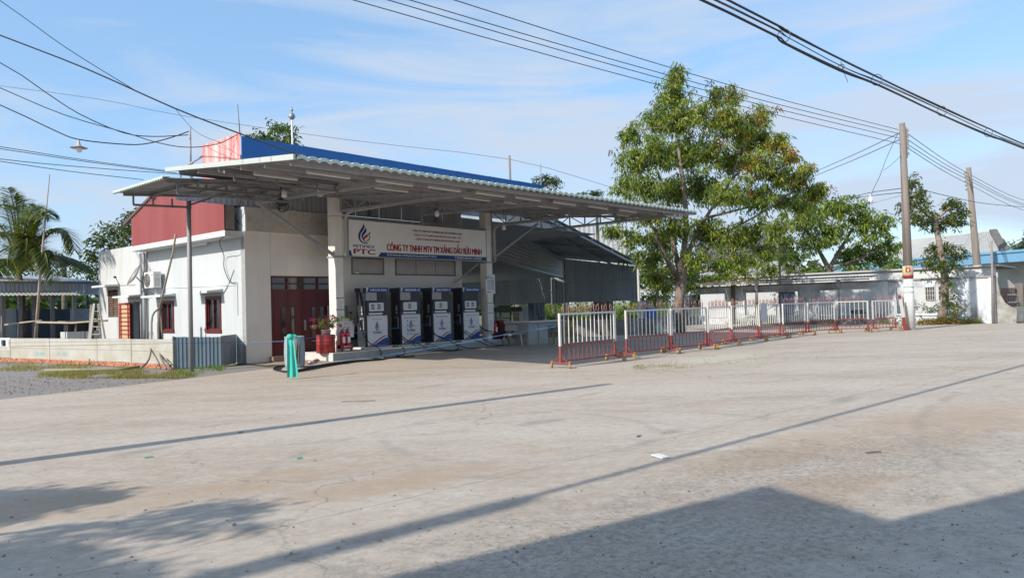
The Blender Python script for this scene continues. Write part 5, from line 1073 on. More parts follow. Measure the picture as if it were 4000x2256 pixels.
for k,(q,D) in enumerate((((3062,140),18.),((3425,312),22.6),((3679,434),26.3),((3860,518),30.),((3286,262),20.5))):
    c=onbundle(*q); rr=.10 if k<4 else .05; ax=Vector((.66,.75,0)); b_=ax.cross(Vector((0,0,1)))
    ring=MB().tube([tuple(c+ax*.03*math.sin(t)+(b_*math.cos(t)*.7+ax*.5*math.cos(t)+Vector((0,0,1))*math.sin(t))*rr) for t in np.linspace(0,2*math.pi,21)],.006,5,False)
    single('cable_ring',ring,M_cablegrey,['wire ring round the black bundle, nearest the top of the picture','wire ring round the black bundle, midway down its visible length','wire ring round the black bundle, second from the right edge','wire ring round the black bundle, nearest the right edge','tangled short tie on the black bundle between the first two rings'][k],'ring',base=tuple(c),frame='world',smooth=True)
cable('loose_wire','loose wire end dangling from the black bundle',[onbundle(3284,240),onbundle(3296,280),onbundle(3312,322)],.004)
# left hand wires
cable('overhead_cable','thick dark cable falling from the left edge to the canopy front',[P(-700,-130,23),P(0,138,22.5),P(335,268,22),P(675,420,21.5),P(937,522,21.2),P(1150,600,20.6),P(1432,705,19.2)],.022)
cable('overhead_cable','thin cable from the top left corner joining the thick dark cable',[P(-500,-330,22.5),P(0,3,22.3),P(260,188,22),P(530,355,21.7)],.012)
cable('overhead_cable','dark cable curving from the left edge to the roof mast, upper one',[P(-500,0,25),P(0,245,25),P(180,362,25),P(310,445,25),P(480,518,25.5),P(600,533,26),P(735,527,26.4)],.017)
cable('overhead_cable','dark cable curving from the left edge to the roof mast, middle one',[P(-500,120,25),P(0,343,25),P(250,448,25),P(480,515,24.5),P(520,527,24.2),P(600,553,24),P(700,573,23.7),P(790,573,23.2),P(870,555,23.2),P(937,520,23.2)],.015)
cable('overhead_cable','dark sagging cable from the left edge carrying the hanging lamp',[P(-500,200,25),P(0,410,24.6),P(225,515,24.5),P(310,545,24.5),P(460,562,25),P(560,563,25.5),P(660,540,26),P(738,513,26.4)],.019)
cable('overhead_cable','wire from the thick cable past the roof mast to the pink parapet',[P(683,423,21.5),P(746,497,26.4),P(792,530,24),P(870,560,23.2)],.008)
for k,(pa,pb) in enumerate((((0,573),(655,668)),((0,581),(690,676)),((0,621),(700,680)),((0,630),(560,702)))):
    cable('overhead_cable','%s of four thin cables low at the left running to the canopy corner'%['highest','second','third','lowest'][k],[P(pa[0]-500,pa[1]-70,22),P(*pa,26),P((pa[0]+pb[0])/2,(pa[1]+pb[1])/2+4,28),P(*pb,30)],.014,group='low thin cables at the left',m_=M_cablegrey)
cable('overhead_cable','very thin distant wire crossing the sky behind the blue parapet',[P(-200,310,60),P(370,385,60),P(700,450,60),P(1350,545,60),P(1990,622,60),P(2400,735,60)],.018,m_=M_cablegrey)
hl=thing('hanging_lamp','enamel shade lamp hanging alone from a sagging cable at the left','lamp',P(308,578,24.5),'world',rel=True)
part('shade',MB().lathe([(.027,.27),(.048,.16),(.068,.08),(.27,-.0),(.225,.0),(.054,.06)],(0,0,0),20),mat('enamel_shade',(.42,.42,.42),.5),hl,smooth=True); part('bulb',MB().lathe([(.08,-.03),(.095,-.07),(.092,-.16),(.04,-.19),(.001,-.19)],(0,0,.04),12),M_tube,hl,smooth=True)

# ------------------------------------------------------------------ trees
GREENS=[((.145,.20,.04),5),((.22,.29,.055),4),((.065,.095,.03),4),((.33,.34,.06),2),((.42,.27,.05),.5),((.36,.15,.05),.35)]
def curve3(a,b,bend,r0,r1,m,n=6,rs=None,nside=5):
    a=Vector(a);b=Vector(b);c=(a+b)/2+Vector(bend); pts=[]; 
    for i in range(n+1):
        t=i/n; pts.append(a*(1-t)**2+c*2*t*(1-t)+b*t*t)
    m.tube(pts,[r0+(r1-r0)*i/n for i in range(n+1)],nside); return pts
def tree(name,label,base,limbs,blobs,D,dd,per,leafn,lsize,lw,cols,spread,seed,bark=None,group=None,cat='tree',droop=.3,hang=.0,crown_fn=None,trunk_r=None,tips_frac=.45,hollow=.55):
    """limbs: polylines with radii, in world metres; blobs: (px,py,rx,ry[,depth offset]) of the photographed crown cut at depth D"""
    r=np.random.default_rng(seed); o=thing(name,label,cat,base,'world',group=group)
    tr=MB(); nodes=[]
    for pts,rs in limbs:
        tr.tube(pts,rs,8); nodes+= [Vector(p) for p in pts[1:]]
    part('trunk',tr,bark or M_bark,o,smooth=True)
    br=MB(); cl=[]; cm=[]
    for bl in blobs:
        x,y,rx,ry=bl[:4]; dp=(bl[4] if len(bl)>4 else r.uniform(-dd,dd)); c=Vector(P(x,y,D+dp)); sx=rx*(D+dp)/F; sz=ry*(D+dp)/F
        if not nodes: near=Vector(base)
        else: near=min(nodes,key=lambda q:(q-c).length+max(0,(q.z-c.z))*1.5)
        Ln=(c-near).length; pts=curve3(near,c,(r.uniform(-.2,.2)*Ln*.3,r.uniform(-.2,.2)*Ln*.3,.12*Ln),.012*Ln+.018,.012,br,6)
        nodes.append(pts[4]) if Ln>1.5 else None
        n=max(6,int(per*sx*sz)); 
        u=r.normal(size=(n,3)); u/=np.linalg.norm(u,axis=1)[:,None]; rad=(hollow+(1-hollow)*r.random(n))*(1+.16*r.normal(size=n)); q=np.array(c)+u*rad[:,None]*np.array([sx,max(.5,(sx+sz)*.5),sz]); 
        cl.append(q); 
        for k in range(int(n*tips_frac)):
            e_=Vector(q[k]); s_=pts[r.integers(3,7)]; curve3(s_,e_,(0,0,.1*(e_-s_).length),.014,.004,br,3,nside=3)
        if crown_fn is not None: cm+= [crown_fn(p,r) for p in q]
    part('branches',br,M_twig,o)
    q=np.concatenate(cl)
    part('crown',leafcloud(q,leafn,spread,lsize,lw,cols,droop=droop,seed=seed,cm=np.array(cm) if cm else None,hang=hang),LEAF,o)
    return o
# the mango tree inside the forecourt
tb=G(2660,1298); TD=36.5
def L_(pxs,rs,D=TD,dz=None): return ([P(x,y,D+(dz[i] if dz else 0)) for i,(x,y) in enumerate(pxs)],rs)
limbs=[([(tb[0],tb[1],0)]+[P(2652,1180,TD),P(2662,1110,TD),P(2666,1050,TD)],[.30,.25,.26,.22]),
 L_([(2660,1100),(2620,1040),(2580,960),(2560,900),(2530,860)],[.16,.13,.11,.09,.06],dz=[0,-.2,-.5,-.8,-1]),
 L_([(2664,1060),(2672,980),(2680,880),(2676,780),(2660,650),(2640,500),(2632,330)],[.20,.16,.14,.12,.09,.06,.03],dz=[0,0,0,.3,.4,.2,0]),
 L_([(2660,1070),(2635,980),(2618,880),(2610,780),(2560,650)],[.17,.14,.12,.1,.05],dz=[0,.6,1,1.4,1.8]),
 L_([(2668,1040),(2700,960),(2730,890),(2790,800),(2860,700),(2900,560)],[.16,.12,.10,.07,.045,.03],dz=[0,.3,.6,.8,.9,.9]),
 L_([(2668,1060),(2720,1010),(2780,960),(2850,900),(2960,840),(3080,760)],[.11,.09,.08,.07,.05,.03],dz=[0,.4,.8,1.2,1.4,1.5]),
 L_([(2680,900),(2760,850),(2880,820),(3000,790),(3120,740)],[.09,.07,.055,.04,.02],dz=[0,.3,.6,.9,1.2])]
blobs=[(2640,300,45,65),(2625,370,75,80),(2570,470,90,80),(2660,460,90,90),(2740,440,50,60),(2800,385,35,70),(2865,375,35,65),(2830,470,80,70),(2900,500,90,70),(2975,450,45,55),(2960,540,80,70),(3045,560,55,55),(3080,610,45,50),
 (2460,520,50,60),(2480,620,75,70),(2560,590,95,80),(2660,600,100,80),(2760,590,90,80),(2860,620,90,80),(2960,640,90,80),(3040,690,60,60),
 (2450,720,60,60),(2530,730,85,70),(2640,740,95,80),(2750,730,90,80),(2850,760,90,80),(2960,760,80,70),(3050,780,60,50),(3110,700,55,60),(3150,660,40,40),(3170,760,55,55),(3215,740,35,35),(3120,800,60,45),(2440,820,60,45),(2540,840,80,50),
 (2480,930,75,40),(2400,900,60,35),(2570,940,70,60),(2530,1010,60,50),(2760,900,90,70),(2860,930,90,70),(2720,1010,60,50),(2820,1030,70,50),(2560,1080,50,50),(2640,880,80,60),(2940,900,80,60),(2900,1020,70,45),(2990,980,60,50),(3040,880,60,50)]
def mango_col(p,r):
    # new reddish and yellowing growth on the upper right of the crown
    X=p[0]/p[1]; z=p[2]; k=r.random(); warm=max(0,min(1,(X-.27)/.14))*max(0,min(1,(z-6)/3))
    if k<.50*warm: return 5 if r.random()<.5 else 4
    if k<.50*warm+.16+.2*warm: return 3
    return int(r.choice(3,p=[.4,.35,.25]))
tree('mango_tree','tall mango tree with reddish new leaves standing behind the rolling barriers',(tb[0],tb[1],0),limbs,blobs,TD,2.2,92,16,.245,.068,GREENS,.22,11,crown_fn=mango_col,hang=.7,tips_frac=.2,hollow=.2)
# darker second tree over the wall
b2_=P(3235,1130,50)
limbs=[([(b2_[0],b2_[1],0),P(3232,1100,50),P(3238,1050,50),P(3200,980,50),P(3150,900,50)],[.28,.24,.2,.13,.06]),([P(3238,1050,50),P(3290,960,50),P(3340,880,50)],[.16,.12,.05]),([P(3236,1060,50),P(3330,1020,50),P(3430,980,50)],[.13,.1,.05])]
blobs=[(3130,850,80,70),(3210,820,80,60),(3290,800,75,55),(3360,830,70,55),(3390,900,75,60),(3450,870,50,40),(3480,950,45,45),(3440,1000,70,50),(3340,980,90,55),(3260,900,80,60),(3160,940,80,60),(3060,940,70,50),(3080,1010,70,45),(3340,1060,90,35),(3450,1070,60,35),(3000,1050,60,35),(3140,1060,80,30),(3500,1040,40,50)]
tree('leafy_tree','rounded green tree spreading over the perimeter wall, left of the concrete pole',(b2_[0],b2_[1],0),limbs,blobs,50,2,34,15,.36,.11,GREENS[:4],.26,12,bark=M_bark2,hang=.5,tips_frac=.15,hollow=.25)
# thinner branches and saplings behind the shelter
for k,(x,y0,y1,lb) in enumerate(((2950,1120,930,'pale bare sapling rising behind the shelter roof near the mango tree'),(3040,1110,920,'pale bare sapling behind the middle of the shelter roof'),(2560,1240,1000,'slim pale trunk standing behind the near end of the metal lean-to'))):
    b=P(x,y0,46); tree('sapling',lb,(b[0],b[1],0),[([(b[0],b[1],0),P(x+6,(y0+y1)/2,46),P(x-8,y1,46)],[.09,.07,.03])],[(x-30,y1+30,50,40),(x+35,y1+60,50,40),(x,y1+90,60,30)],46,1,12,11,.3,.09,GREENS[:4],.2,20+k,bark=M_twig,tips_frac=.9)
tree('leafy_tree','dark green tree mass behind the perimeter wall under the mango crown',P(2860,1130,47)[:2]+(0,),[([P(2860,1130,47)[:2]+(0,),P(2860,1000,47)],[.15,.1])],[(2780,1090,80,40),(2880,1080,90,45),(2590,1130,60,40),(2700,1120,60,30),(2530,1060,60,50),(2450,1010,70,50),(2600,1010,60,60),(2540,1150,50,30),(2690,1040,50,50)],47,1.5,30,14,.34,.1,GREENS[:4],.25,31,bark=M_bark2,hollow=.2,tips_frac=.2)
# pruned street tree by the pole
b3=G(3676,1266); D3=b3[1]
limbs=[([(b3[0],b3[1],0),P(3690,1180,D3),P(3690,1080,D3),P(3672,960,D3),P(3655,880,D3),P(3650,830,D3)],[.26,.21,.19,.15,.13,.10]),([P(3655,870,D3),P(3600,820,D3),P(3570,760,D3)],[.08,.06,.03]),([P(3655,860,D3),P(3710,810,D3),P(3740,780,D3)],[.08,.06,.03])]
blobs=[(3560,735,28,60),(3590,790,50,40),(3560,850,45,35),(3620,860,50,40),(3690,860,60,40),(3740,850,40,35),(3710,800,35,35),(3725,785,20,25),(3760,825,30,35),(3660,880,50,25),(3600,760,25,40),(3530,810,30,30),
 (3640,980,40,35),(3690,975,45,40),(3740,1000,35,25),(3620,1030,40,30),(3670,1040,45,35),(3720,1040,30,25),(3755,975,22,18),(3700,1100,18,20),(3715,1200,25,35),(3705,1150,20,30)]
tree('pruned_tree','small pruned street tree with two leaf tufts, right of the concrete pole',(b3[0],b3[1],0),limbs,[(x,y,rx*1.2,ry*1.15) for x,y,rx,ry in blobs],D3,.6,62,12,.21,.08,[((.11,.15,.04),4),((.07,.10,.03),4),((.19,.21,.05),2),((.26,.17,.06),.5)],.15,14,bark=M_bark,hollow=.3)
# left side trees behind the house
def bg(name,label,x0,trunk_y,D,blobs,seed,cols=None,per=12,ls=.34,lw=.11,hang=0,bark=None):
    b=P(x0,trunk_y,D); tree(name,label,(b[0],b[1],0),[([(b[0],b[1],0),P(x0,trunk_y-60,D)],[.2,.14])],blobs,D,1.5,per*2.6,13,ls,lw,cols or [((.07,.10,.035),4),((.045,.07,.03),4),((.12,.14,.05),2)],.25,seed,bark=bark or M_bark2,hang=hang,group=None,hollow=.3,tips_frac=.2)
bg('leafy_tree','olive green tree rising behind the white house at the left',480,1000,42,[(440,900,60,45),(490,870,40,50),(520,850,30,40),(400,950,60,45),(370,1000,45,45),(450,980,70,50),(360,1060,40,40),(420,1050,50,40),(500,940,45,60)],41)
bg('leafy_tree','bushy tree top showing above the blue parapet beside the roof pole',1080,620,45,[(1085,500,55,40),(1040,530,50,35),(1120,530,50,40),(1010,550,45,25),(1080,560,80,30),(1150,565,40,22)],42,cols=[((.07,.11,.03),4),((.12,.18,.04),3),((.05,.08,.03),3)],hang=.4)
bg('leafy_tree','small round tree top behind the canopy right of the far slim pole',2150,800,70,[(2130,700,50,18),(2165,715,30,25),(2100,720,30,20)],43,per=20)
bg('leafy_tree','tiny tree top peeping over the canopy edge',2330,820,75,[(2330,755,28,16),(2270,760,22,12)],44,per=25)
bg('leafy_tree','green tree at the far right edge behind the blue canopy',3990,1100,58,[(3985,960,45,35),(4040,950,50,50),(3970,1010,30,20)],45)
bg('leafy_tree','dark tree below the blue fascia at the right edge',3990,1160,56,[(3980,1060,40,35),(3930,1070,30,25),(4040,1070,40,60),(3975,1120,40,40)],46)
bg('sparse_tree','sparse grey green scrub trees behind the grey shed at the left',250,1080,48,[(160,1050,70,40),(260,1060,80,40),(330,1050,50,40),(230,1000,60,40),(60,1070,60,30)],47,cols=[((.10,.12,.07),3),((.07,.09,.05),3)],per=7)
# yard plants behind the open side of the shed
yp=[]
for k in range(420):
    x=random.choice((random.uniform(2000,2330),random.uniform(2390,2620))); y=random.uniform(1195,1262); yp.append(P(x,y,random.uniform(60,68)))
for k in range(70): yp.append(P(random.uniform(2140,2330),random.uniform(1235,1262),58))
single('undergrowth',leafcloud(yp,14,.4,.5,.11,[((.14,.20,.035),4),((.22,.26,.05),3),((.09,.13,.03),3),((.36,.34,.10),1)],seed=9,droop=-.5),LEAF,'yellow green undergrowth in the sunny yard behind the lean-to','plants',base=yp[0],frame='world',kind='stuff')
# rear yard wall with trees trunks, low wall, old post, drum
lwA,lwB=G(2000,1322),G(2570,1302)
lw_=thing('low_wall','low dark weathered brick wall behind the desk and the first barriers','wall',(lwA[0],lwA[1],0),'world')
n=10
for i in range(n):
    a=Vector(lwA).lerp(Vector(lwB),i/n); b=Vector(lwA).lerp(Vector(lwB),(i+.97)/n); part('wall_block',MB().slab([tuple(a),tuple(b),(b.x,b.y,.78),(a.x,a.y,.78)],(-.02,.2,0)),mat('mouldy_masonry',(.14,.135,.13),.95,c2=(.30,.28,.26),ns=5,amt=.6,bump=.3,rand=.2),lw_)
q=G(2098,1308); op=thing('old_post','thick old concrete post with peeling grey paint holding the lean-to','post',(q[0],q[1],0),'world',rel=True)
part('shaft',MB().bevbox((-.42,-.3,0),(.42,.3,1.70),.03),mat('peeling_paint',(.17,.19,.21),.8,c2=(.05,.055,.06),ns=7,amt=.9,streak=True,thr=(.45,.55)),op)
part('side_tube',MB().box((-.52,-.32,0),(-.44,-.24,1.72)),M_shedblue,op)
q=P(2345,1275,53); dt=thing('leaning_tree','dark leaning tree trunk under the front of the metal lean-to','tree',(q[0],q[1],0),'world',rel=True)
part('trunk',MB().tube([(.0,0,0),(-.1,0,.8),(.05,.1,1.7),(.1,.1,3.)],[.62,.55,.5,.45],9),M_bark2,dt,smooth=True); part('second_stem',MB().tube([(.75,.1,0),(.65,.1,1.),(.8,.1,2.8)],[.36,.32,.28],8),M_bark2,dt,smooth=True)
q=G(2300,1300); 
q=G(2545,1300); dr=thing('blue_barrel','bright blue plastic barrel behind the second barrier','barrel',(q[0],q[1],0),'world',rel=True)
part('drum',MB().lathe([(.30,0),(.33,.05),(.34,.4),(.33,.45),(.34,.5),(.33,1.0),(.26,1.15),(.25,1.3),(.001,1.32)],(0,0,0),18),mat('bright_blue_plastic',(.02,.12,.45),.4),dr,smooth=True)
q=G(2573,1304); jg=thing('plastic_jug','pale greenish plastic jug beside the blue barrel','jug',(q[0],q[1],0),'world',rel=True); part('body',MB().lathe([(.16,0),(.18,.1),(.18,.4),(.08,.5),(.05,.52),(.05,.58),(.001,.58)],(0,0,0),12),mat('pale_green_plastic',(.35,.42,.36),.4),jg,smooth=True)
q=G(2500,1302); wp=thing('white_post','slim white pipe post at the near corner of the metal lean-to','post',(q[0],q[1],0),'world',rel=True); part('pipe',MB().tube([(0,0,0),(0,0,3.4)],.06,8),M_limewash,wp)
gc=FU(1936,1200,24); gd=FU(1998,1272,24)
cb=thing('glass_cabinet','dark green framed glass cabinet seen beyond the right column','cabinet',(24,gd[1],.0)); y0_,y1_=gd[1],gc[1]; z1_=gc[2]; fr=MB()
for y in (y0_,y0_+.9,y1_-.05): fr.box((23.95,y,0),(24.03,y+.07,z1_))
for z in (.75,1.15,1.5,z1_-.32): fr.box((23.955,y0_+.07,z),(24.025,y1_-.05,z+.05))
part('frame',fr,mat('dark_green_frame',(.012,.045,.03),.5),cb); part('top_board',MB().box((23.9,y0_-.1,z1_-.3),(25,y1_+.1,z1_)),mat('dark_green_frame',(.012,.045,.03)),cb); part('pane',MB().box((23.99,y0_+.1,.3),(24.0,y1_-.1,z1_-.34)),mat('pale_green_glass',(.25,.32,.25),.2),cb)
for k,(x,lb) in enumerate(((2022,'pale slim trunk in the yard left of the peeling post'),(2210,'pale twin trunk in the yard behind the first barrier'))):
    q=P(x,1250,60); t=thing('slim_tree',lb,'tree',(q[0],q[1],0),'world',rel=True); part('trunk',MB().tube([(0,0,0),(.05,0,1.5),(0,0,3.6)],[.34,.28,.22],8),M_twig,t,smooth=True)
q=P(2045,1262,56); gt=thing('gate_pillar','short white capped masonry pillar in the yard','pillar',(q[0],q[1],0),'world',rel=True); part('shaft',MB().box((-.3,-.3,0),(.3,.3,1.25)),M_oldwhite,gt); part('cap',MB().box((-.48,-.48,1.25),(.48,.48,1.5)),M_oldwhite,gt)
# brush at the foot of the wall and dead leaves
pts=[P(3676+random.gauss(20,55),1262,D3-.3)[:2]+(.05+abs(random.gauss(0,.12)),) for k in range(150)]
single('dry_leaves',leafcloud(pts,10,.14,.17,.05,[((.30,.18,.06),4),((.38,.26,.10),3),((.10,.13,.03),2)],seed=10,droop=0),LEAF,'heap of dry brown leaves at the foot of the pruned tree','leaves',base=pts[0],frame='world',kind='stuff')
pts=[]
for k in range(260):
    v=random.uniform(-15,-1); pts.append(tuple(W(32.6+random.uniform(-.6,.3),v,random.uniform(.02,.35)*random.random())))
single('weeds',leafcloud(pts,9,.16,.2,.05,[((.12,.16,.04),4),((.26,.18,.07),3),((.20,.24,.06),2)],seed=13,droop=-.4),LEAF,'weeds and litter along the foot of the perimeter wall','plants',base=pts[0],frame='world',kind='stuff')
pts=[tuple(W(33.7+random.uniform(0,1),random.uniform(-14,-11),.6+random.random()*.5)) for k in range(40)]+[tuple(W(33.5,random.uniform(-11.6,-11),.6+random.random()*1.1)) for k in range(10)]
single('climber_plants',leafcloud(pts,10,.2,.22,.07,[((.08,.13,.04),4),((.13,.18,.05),2)],seed=15),LEAF,'green climbing plants inside the right framed opening','plants',base=pts[0],frame='world',kind='stuff')

# ------------------------------------------------------------------ coconut palm
def palm(name,label,base,top,fronds,r0=.2,r1=.14,leaf=.8,seed=5,n=46,lwid=.05):
    r=np.random.default_rng(seed); o=thing(name,label,'palm',base,'world'); b=Vector(base); t=Vector(top)
    part('trunk',MB().tube([b,b.lerp(t,.5)+Vector((.1,0,0)),t],[r0,r0*.85,r1],10),M_bark2,o,smooth=True); cc=[]
    for k,(mid,tip) in enumerate(fronds):
        mid=Vector(mid);tip=Vector(tip); pts=[]; m=12
        for i in range(m+1):
            s=i/m; pts.append(t*(1-s)**2+(mid*2-(t+tip)/2)*2*s*(1-s)+tip*s*s)
        fm=MB(); fm.tube(pts,[.045*(1-i/m)+.008 for i in range(m+1)],4); nv=len(fm.v); C_=[(.22,.22,.06)]*nv
        Ltot=sum((pts[i+1]-pts[i]).length for i in range(m))
        for j in range(n):
            s=.12+.88*j/(n-1); x=s*m; i=min(int(x),m-1); p=pts[i].lerp(pts[i+1],x-i); d=(pts[i+1]-pts[i]).normalized(); sd=d.cross(Vector((0,0,1))); 
            if sd.length<.1: sd=Vector((1,0,0))
            sd.normalize(); L__=leaf*(math.sin(math.pi*(.12+.80*s))**.6)*r.uniform(.85,1.1)
            for q in (-1,1):
                dirn=(sd*q*.75+d*.75+Vector((0,0,r.uniform(-.25,.15)))).normalized(); dr=Vector((0,0,-1))
                a=p; m1=p+dirn*L__*.5+dr*L__*.10; e_=p+dirn*L__*.95+dr*L__*.30; w_=dirn.cross(Vector((0,0,1))).normalized()*lwid*.5
                k0=len(fm.v); fm.v+=[tuple(a-w_*.6),tuple(a+w_*.6),tuple(m1+w_),tuple(m1-w_),tuple(e_)]; fm.f+=[(k0,k0+1,k0+2,k0+3),(k0+3,k0+2,k0+4)]
                g=r.uniform(.75,1.3); C_+= [tuple(np.array((.085,.11,.035) if r.random()>.12 else (.24,.2,.07))*g*1.25)]*5
        fm.c=C_; part('frond',fm,LEAF,o)
    nm=MB()
    for k in range(5): nm.lathe([(.001,-.14),(.1,-.08),(.12,0),(.1,.08),(.001,.14)],(t.x+.25*math.cos(k*1.3),t.y-.2+.2*math.sin(k*1.3),t.z-.35),8)
    part('coconuts',nm,mat('green_coconut',(.25,.27,.08),.5),o)
    return o
PD=31; pt=P(72,1075,PD); pb=P(85,1330,PD)
fr=[((85,900),(45,775)),((60,900),(20,800)),((110,860),(100,780)),((120,880),(178,812)),((110,900),(165,960)),((70,950),(35,1010)),((170,950),(290,985)),((150,1010),(345,1045)),((200,900),(240,890)),((50,870),(-60,900)),((40,1000),(-80,1060)),((150,930),(160,1040)),((95,930),(110,1020)),((20,880),(-60,820)),((190,960),(300,1000)),((55,960),(-30,980))]
fr=[((110,850),(178,815)),((85,870),(98,778)),((70,860),(55,770)),((50,850),(12,800)),((130,880),(185,840)),((215,900),(290,975)),((200,1000),(345,1040)),((40,920),(-50,930)),((105,930),(95,1045)),((45,960),(25,1080)),((150,960),(190,1060)),((0,880),(-80,950)),((30,1010),(-60,1050)),((160,930),(235,890)),((120,960),(140,860)),((180,980),(210,1040)),((75,900),(75,800)),((110,900),(140,800))]
fronds=[]
for k,(m_,t_) in enumerate(fr):
    dy=(-2.2,1.4,-.8,2.2,0,-.6,1.0,1.8,-2.0,-1.6,-1.8,.5,1.2,2,.3,-1,1.6,-1.2)[k%18]; fronds.append((P(*m_,PD+dy*.55),P(*t_,PD+dy)))
fr2=[]
for k,(a_,b_) in enumerate(fronds):
    if k%2==0: o_=Vector((random.uniform(-.5,.5),random.uniform(-1,1),random.uniform(-.5,.3))); fr2.append((tuple(Vector(a_)+o_*.5),tuple(Vector(b_)+o_)))
palm('coconut_palm','coconut palm with drooping fronds behind the grey shed at the left',(pb[0],pb[1],0),pt,fronds+fr2,leaf=1.0,n=70,lwid=.06)
pt=P(3868,945,85); fronds=[]
for k in range(11):
    t=k*.57; fronds.append((tuple(Vector(pt)+Vector((math.cos(t)*.9,math.sin(t)*.7,.55))),tuple(Vector(pt)+Vector((math.cos(t)*1.7,math.sin(t)*1.3,-.3)))))
palm('coconut_palm','small distant palm behind the grey roof at the right',P(3868,1150,85)[:2]+(0,),pt,fronds,leaf=.7,seed=6,n=14,lwid=.12)

# ------------------------------------------------------------------ buildings beyond the wall
BL=thing('white_building','long white building with pale grey roof and sky blue fascia beyond the wall','building',P(3700,1150,54)[:2]+(0,),'world')
def prs(pts,d,name,m_,parent,**k): return part(name,MB().slab(pts,d),m_,parent,**k)
DN,DF=52,62
wl_=P(3290,1150,64); wr_=P(3908,1150,50); A0=Vector((wl_[0],wl_[1],0)); A1=Vector((wr_[0],wr_[1],0)); dn=(A1-A0).normalized(); bk=Vector((-dn.y,dn.x,0)); 
if bk.y<0: bk=-bk
zt=P(3908,1028,50)[2]
part('front_wall',MB().slab([A0,A1,A1+Vector((0,0,zt)),A0+Vector((0,0,zt))],bk*.2),M_bld,BL)
part('end_wall',MB().slab([A1+bk*.2,A1+bk*9,A1+bk*9+Vector((0,0,zt)),A1+bk*.2+Vector((0,0,zt))],-dn*.2),M_bld,BL)
E1=A1+dn*8.5
f0=A0-bk*.9; f1=E1-bk*.9
part('fascia',MB().slab([f0+Vector((0,0,zt)),f1+Vector((0,0,zt)),f1+Vector((0,0,zt+.62)),f0+Vector((0,0,zt+.62))],bk*.12).slab([f0+Vector((0,0,zt+.62))-bk*.1,f1+Vector((0,0,zt+.62))-bk*.1,f1+Vector((0,0,zt+.78))-bk*.1,f0+Vector((0,0,zt+.78))-bk*.1],bk*.25),M_fascblue,BL)
part('eave_soffit',MB().slab([f0+bk*.12+Vector((0,0,zt)),f1+bk*.12+Vector((0,0,zt)),E1+bk*3+Vector((0,0,zt)),A0+bk*3+Vector((0,0,zt))],(0,0,.1)),M_bld,BL)
for k in (4.6,8.2): part('porch_column',MB().slab([A1+dn*k-bk*.5,A1+dn*(k+.55)-bk*.5,A1+dn*(k+.55)+bk*.1,A1+dn*k+bk*.1],(0,0,zt)),mat('pale_blue_column',(.42,.52,.62),.6),BL)
ridz=P(3700,935,58)[2]; e0=A0+Vector((0,0,zt+.75)); e1=A1+dn*.4+Vector((0,0,zt+.75)); r0_=A0+bk*5.2+dn*2; r1_=A1+bk*5.2-dn*4.5; r0_.z=r1_.z=ridz+.35
n=16
for i in range(n):
    a0=e0.lerp(e1,i/n);a1=e0.lerp(e1,(i+1)/n-.002);b0=r0_.lerp(r1_,i/n);b1_=r0_.lerp(r1_,(i+1)/n-.002); m=MB()
    for k in range(9):
        for j,(p,q_) in enumerate(((a0.lerp(a1,k/8),b0.lerp(b1_,k/8)),)): h=.04*(k%2); m.v+=[tuple(p+Vector((0,0,h))),tuple(q_+Vector((0,0,h)))]
    m.f=[(2*k,2*k+2,2*k+3,2*k+1) for k in range(8)]; part('roof_sheet',m,M_roofgrey,BL)
part('roof_verge',MB().beam(e1+Vector((0,0,.1)),r1_+Vector((0,0,.1)),.5,.18),mat('mouldy_verge',(.12,.11,.10),.95,c2=(.2,.18,.16),ns=2,amt=.6),BL)
part('roof_ridge',MB().tube([r0_,r1_],.12,6),M_roofgrey,BL)
# window grilles on the white wall, seen through the framed opening
for k,x in enumerate((3620,3645)):
    c0=P(x-9,1160,51.5+ (0)); s0=Vector(c0); f=part('window',MB().slab([s0,s0+dn*.42,s0+dn*.42+Vector((0,0,.75)),s0+Vector((0,0,.75))],-bk*.04),M_dark,BL); g_=MB()
    for q in range(4): a=s0+dn*(.14*q)-bk*.06; g_.beam(a,a+Vector((0,0,.75)),.03)
    for q in range(4): a=s0-bk*.06+Vector((0,0,.25*q)); g_.beam(a,a+dn*.42,.03)
    part('window_grille',g_,M_limewash,f)
# near lower annex wall that fills the openings
an=thing('annex_building','low grey white outbuilding seen through the framed wall openings','building',(40,-14,0))
part('wall',MB().box((38,-15,0),(38.2,3.4,3.1)),M_bld,an)
for y,lb in ((-12.6,None),(-11.9,None)):
    f=part('window',MB().box((37.94,y,1.25),(37.99,y+.5,2.05)),M_dark,an); g_=MB()
    for q in range(5): g_.box((37.9,y+.5*q/4-.012,1.25),(37.93,y+.5*q/4+.012,2.05))
    for q in range(4): g_.box((37.9,y-.01,1.25+.8*q/3-.012),(37.93,y+.51,1.25+.8*q/3+.012))
    part('window_grille',g_,M_limewash,f)
part('roof',MB().box((37.8,-15.2,3.1),(46,3.5,3.2)),M_roofgrey,an)
for y in (-3.5,): part('door',MB().box((37.94,y,0),(37.99,y+1.,2.1)),mat('deep_blue_door',(.02,.035,.08),.6),an)
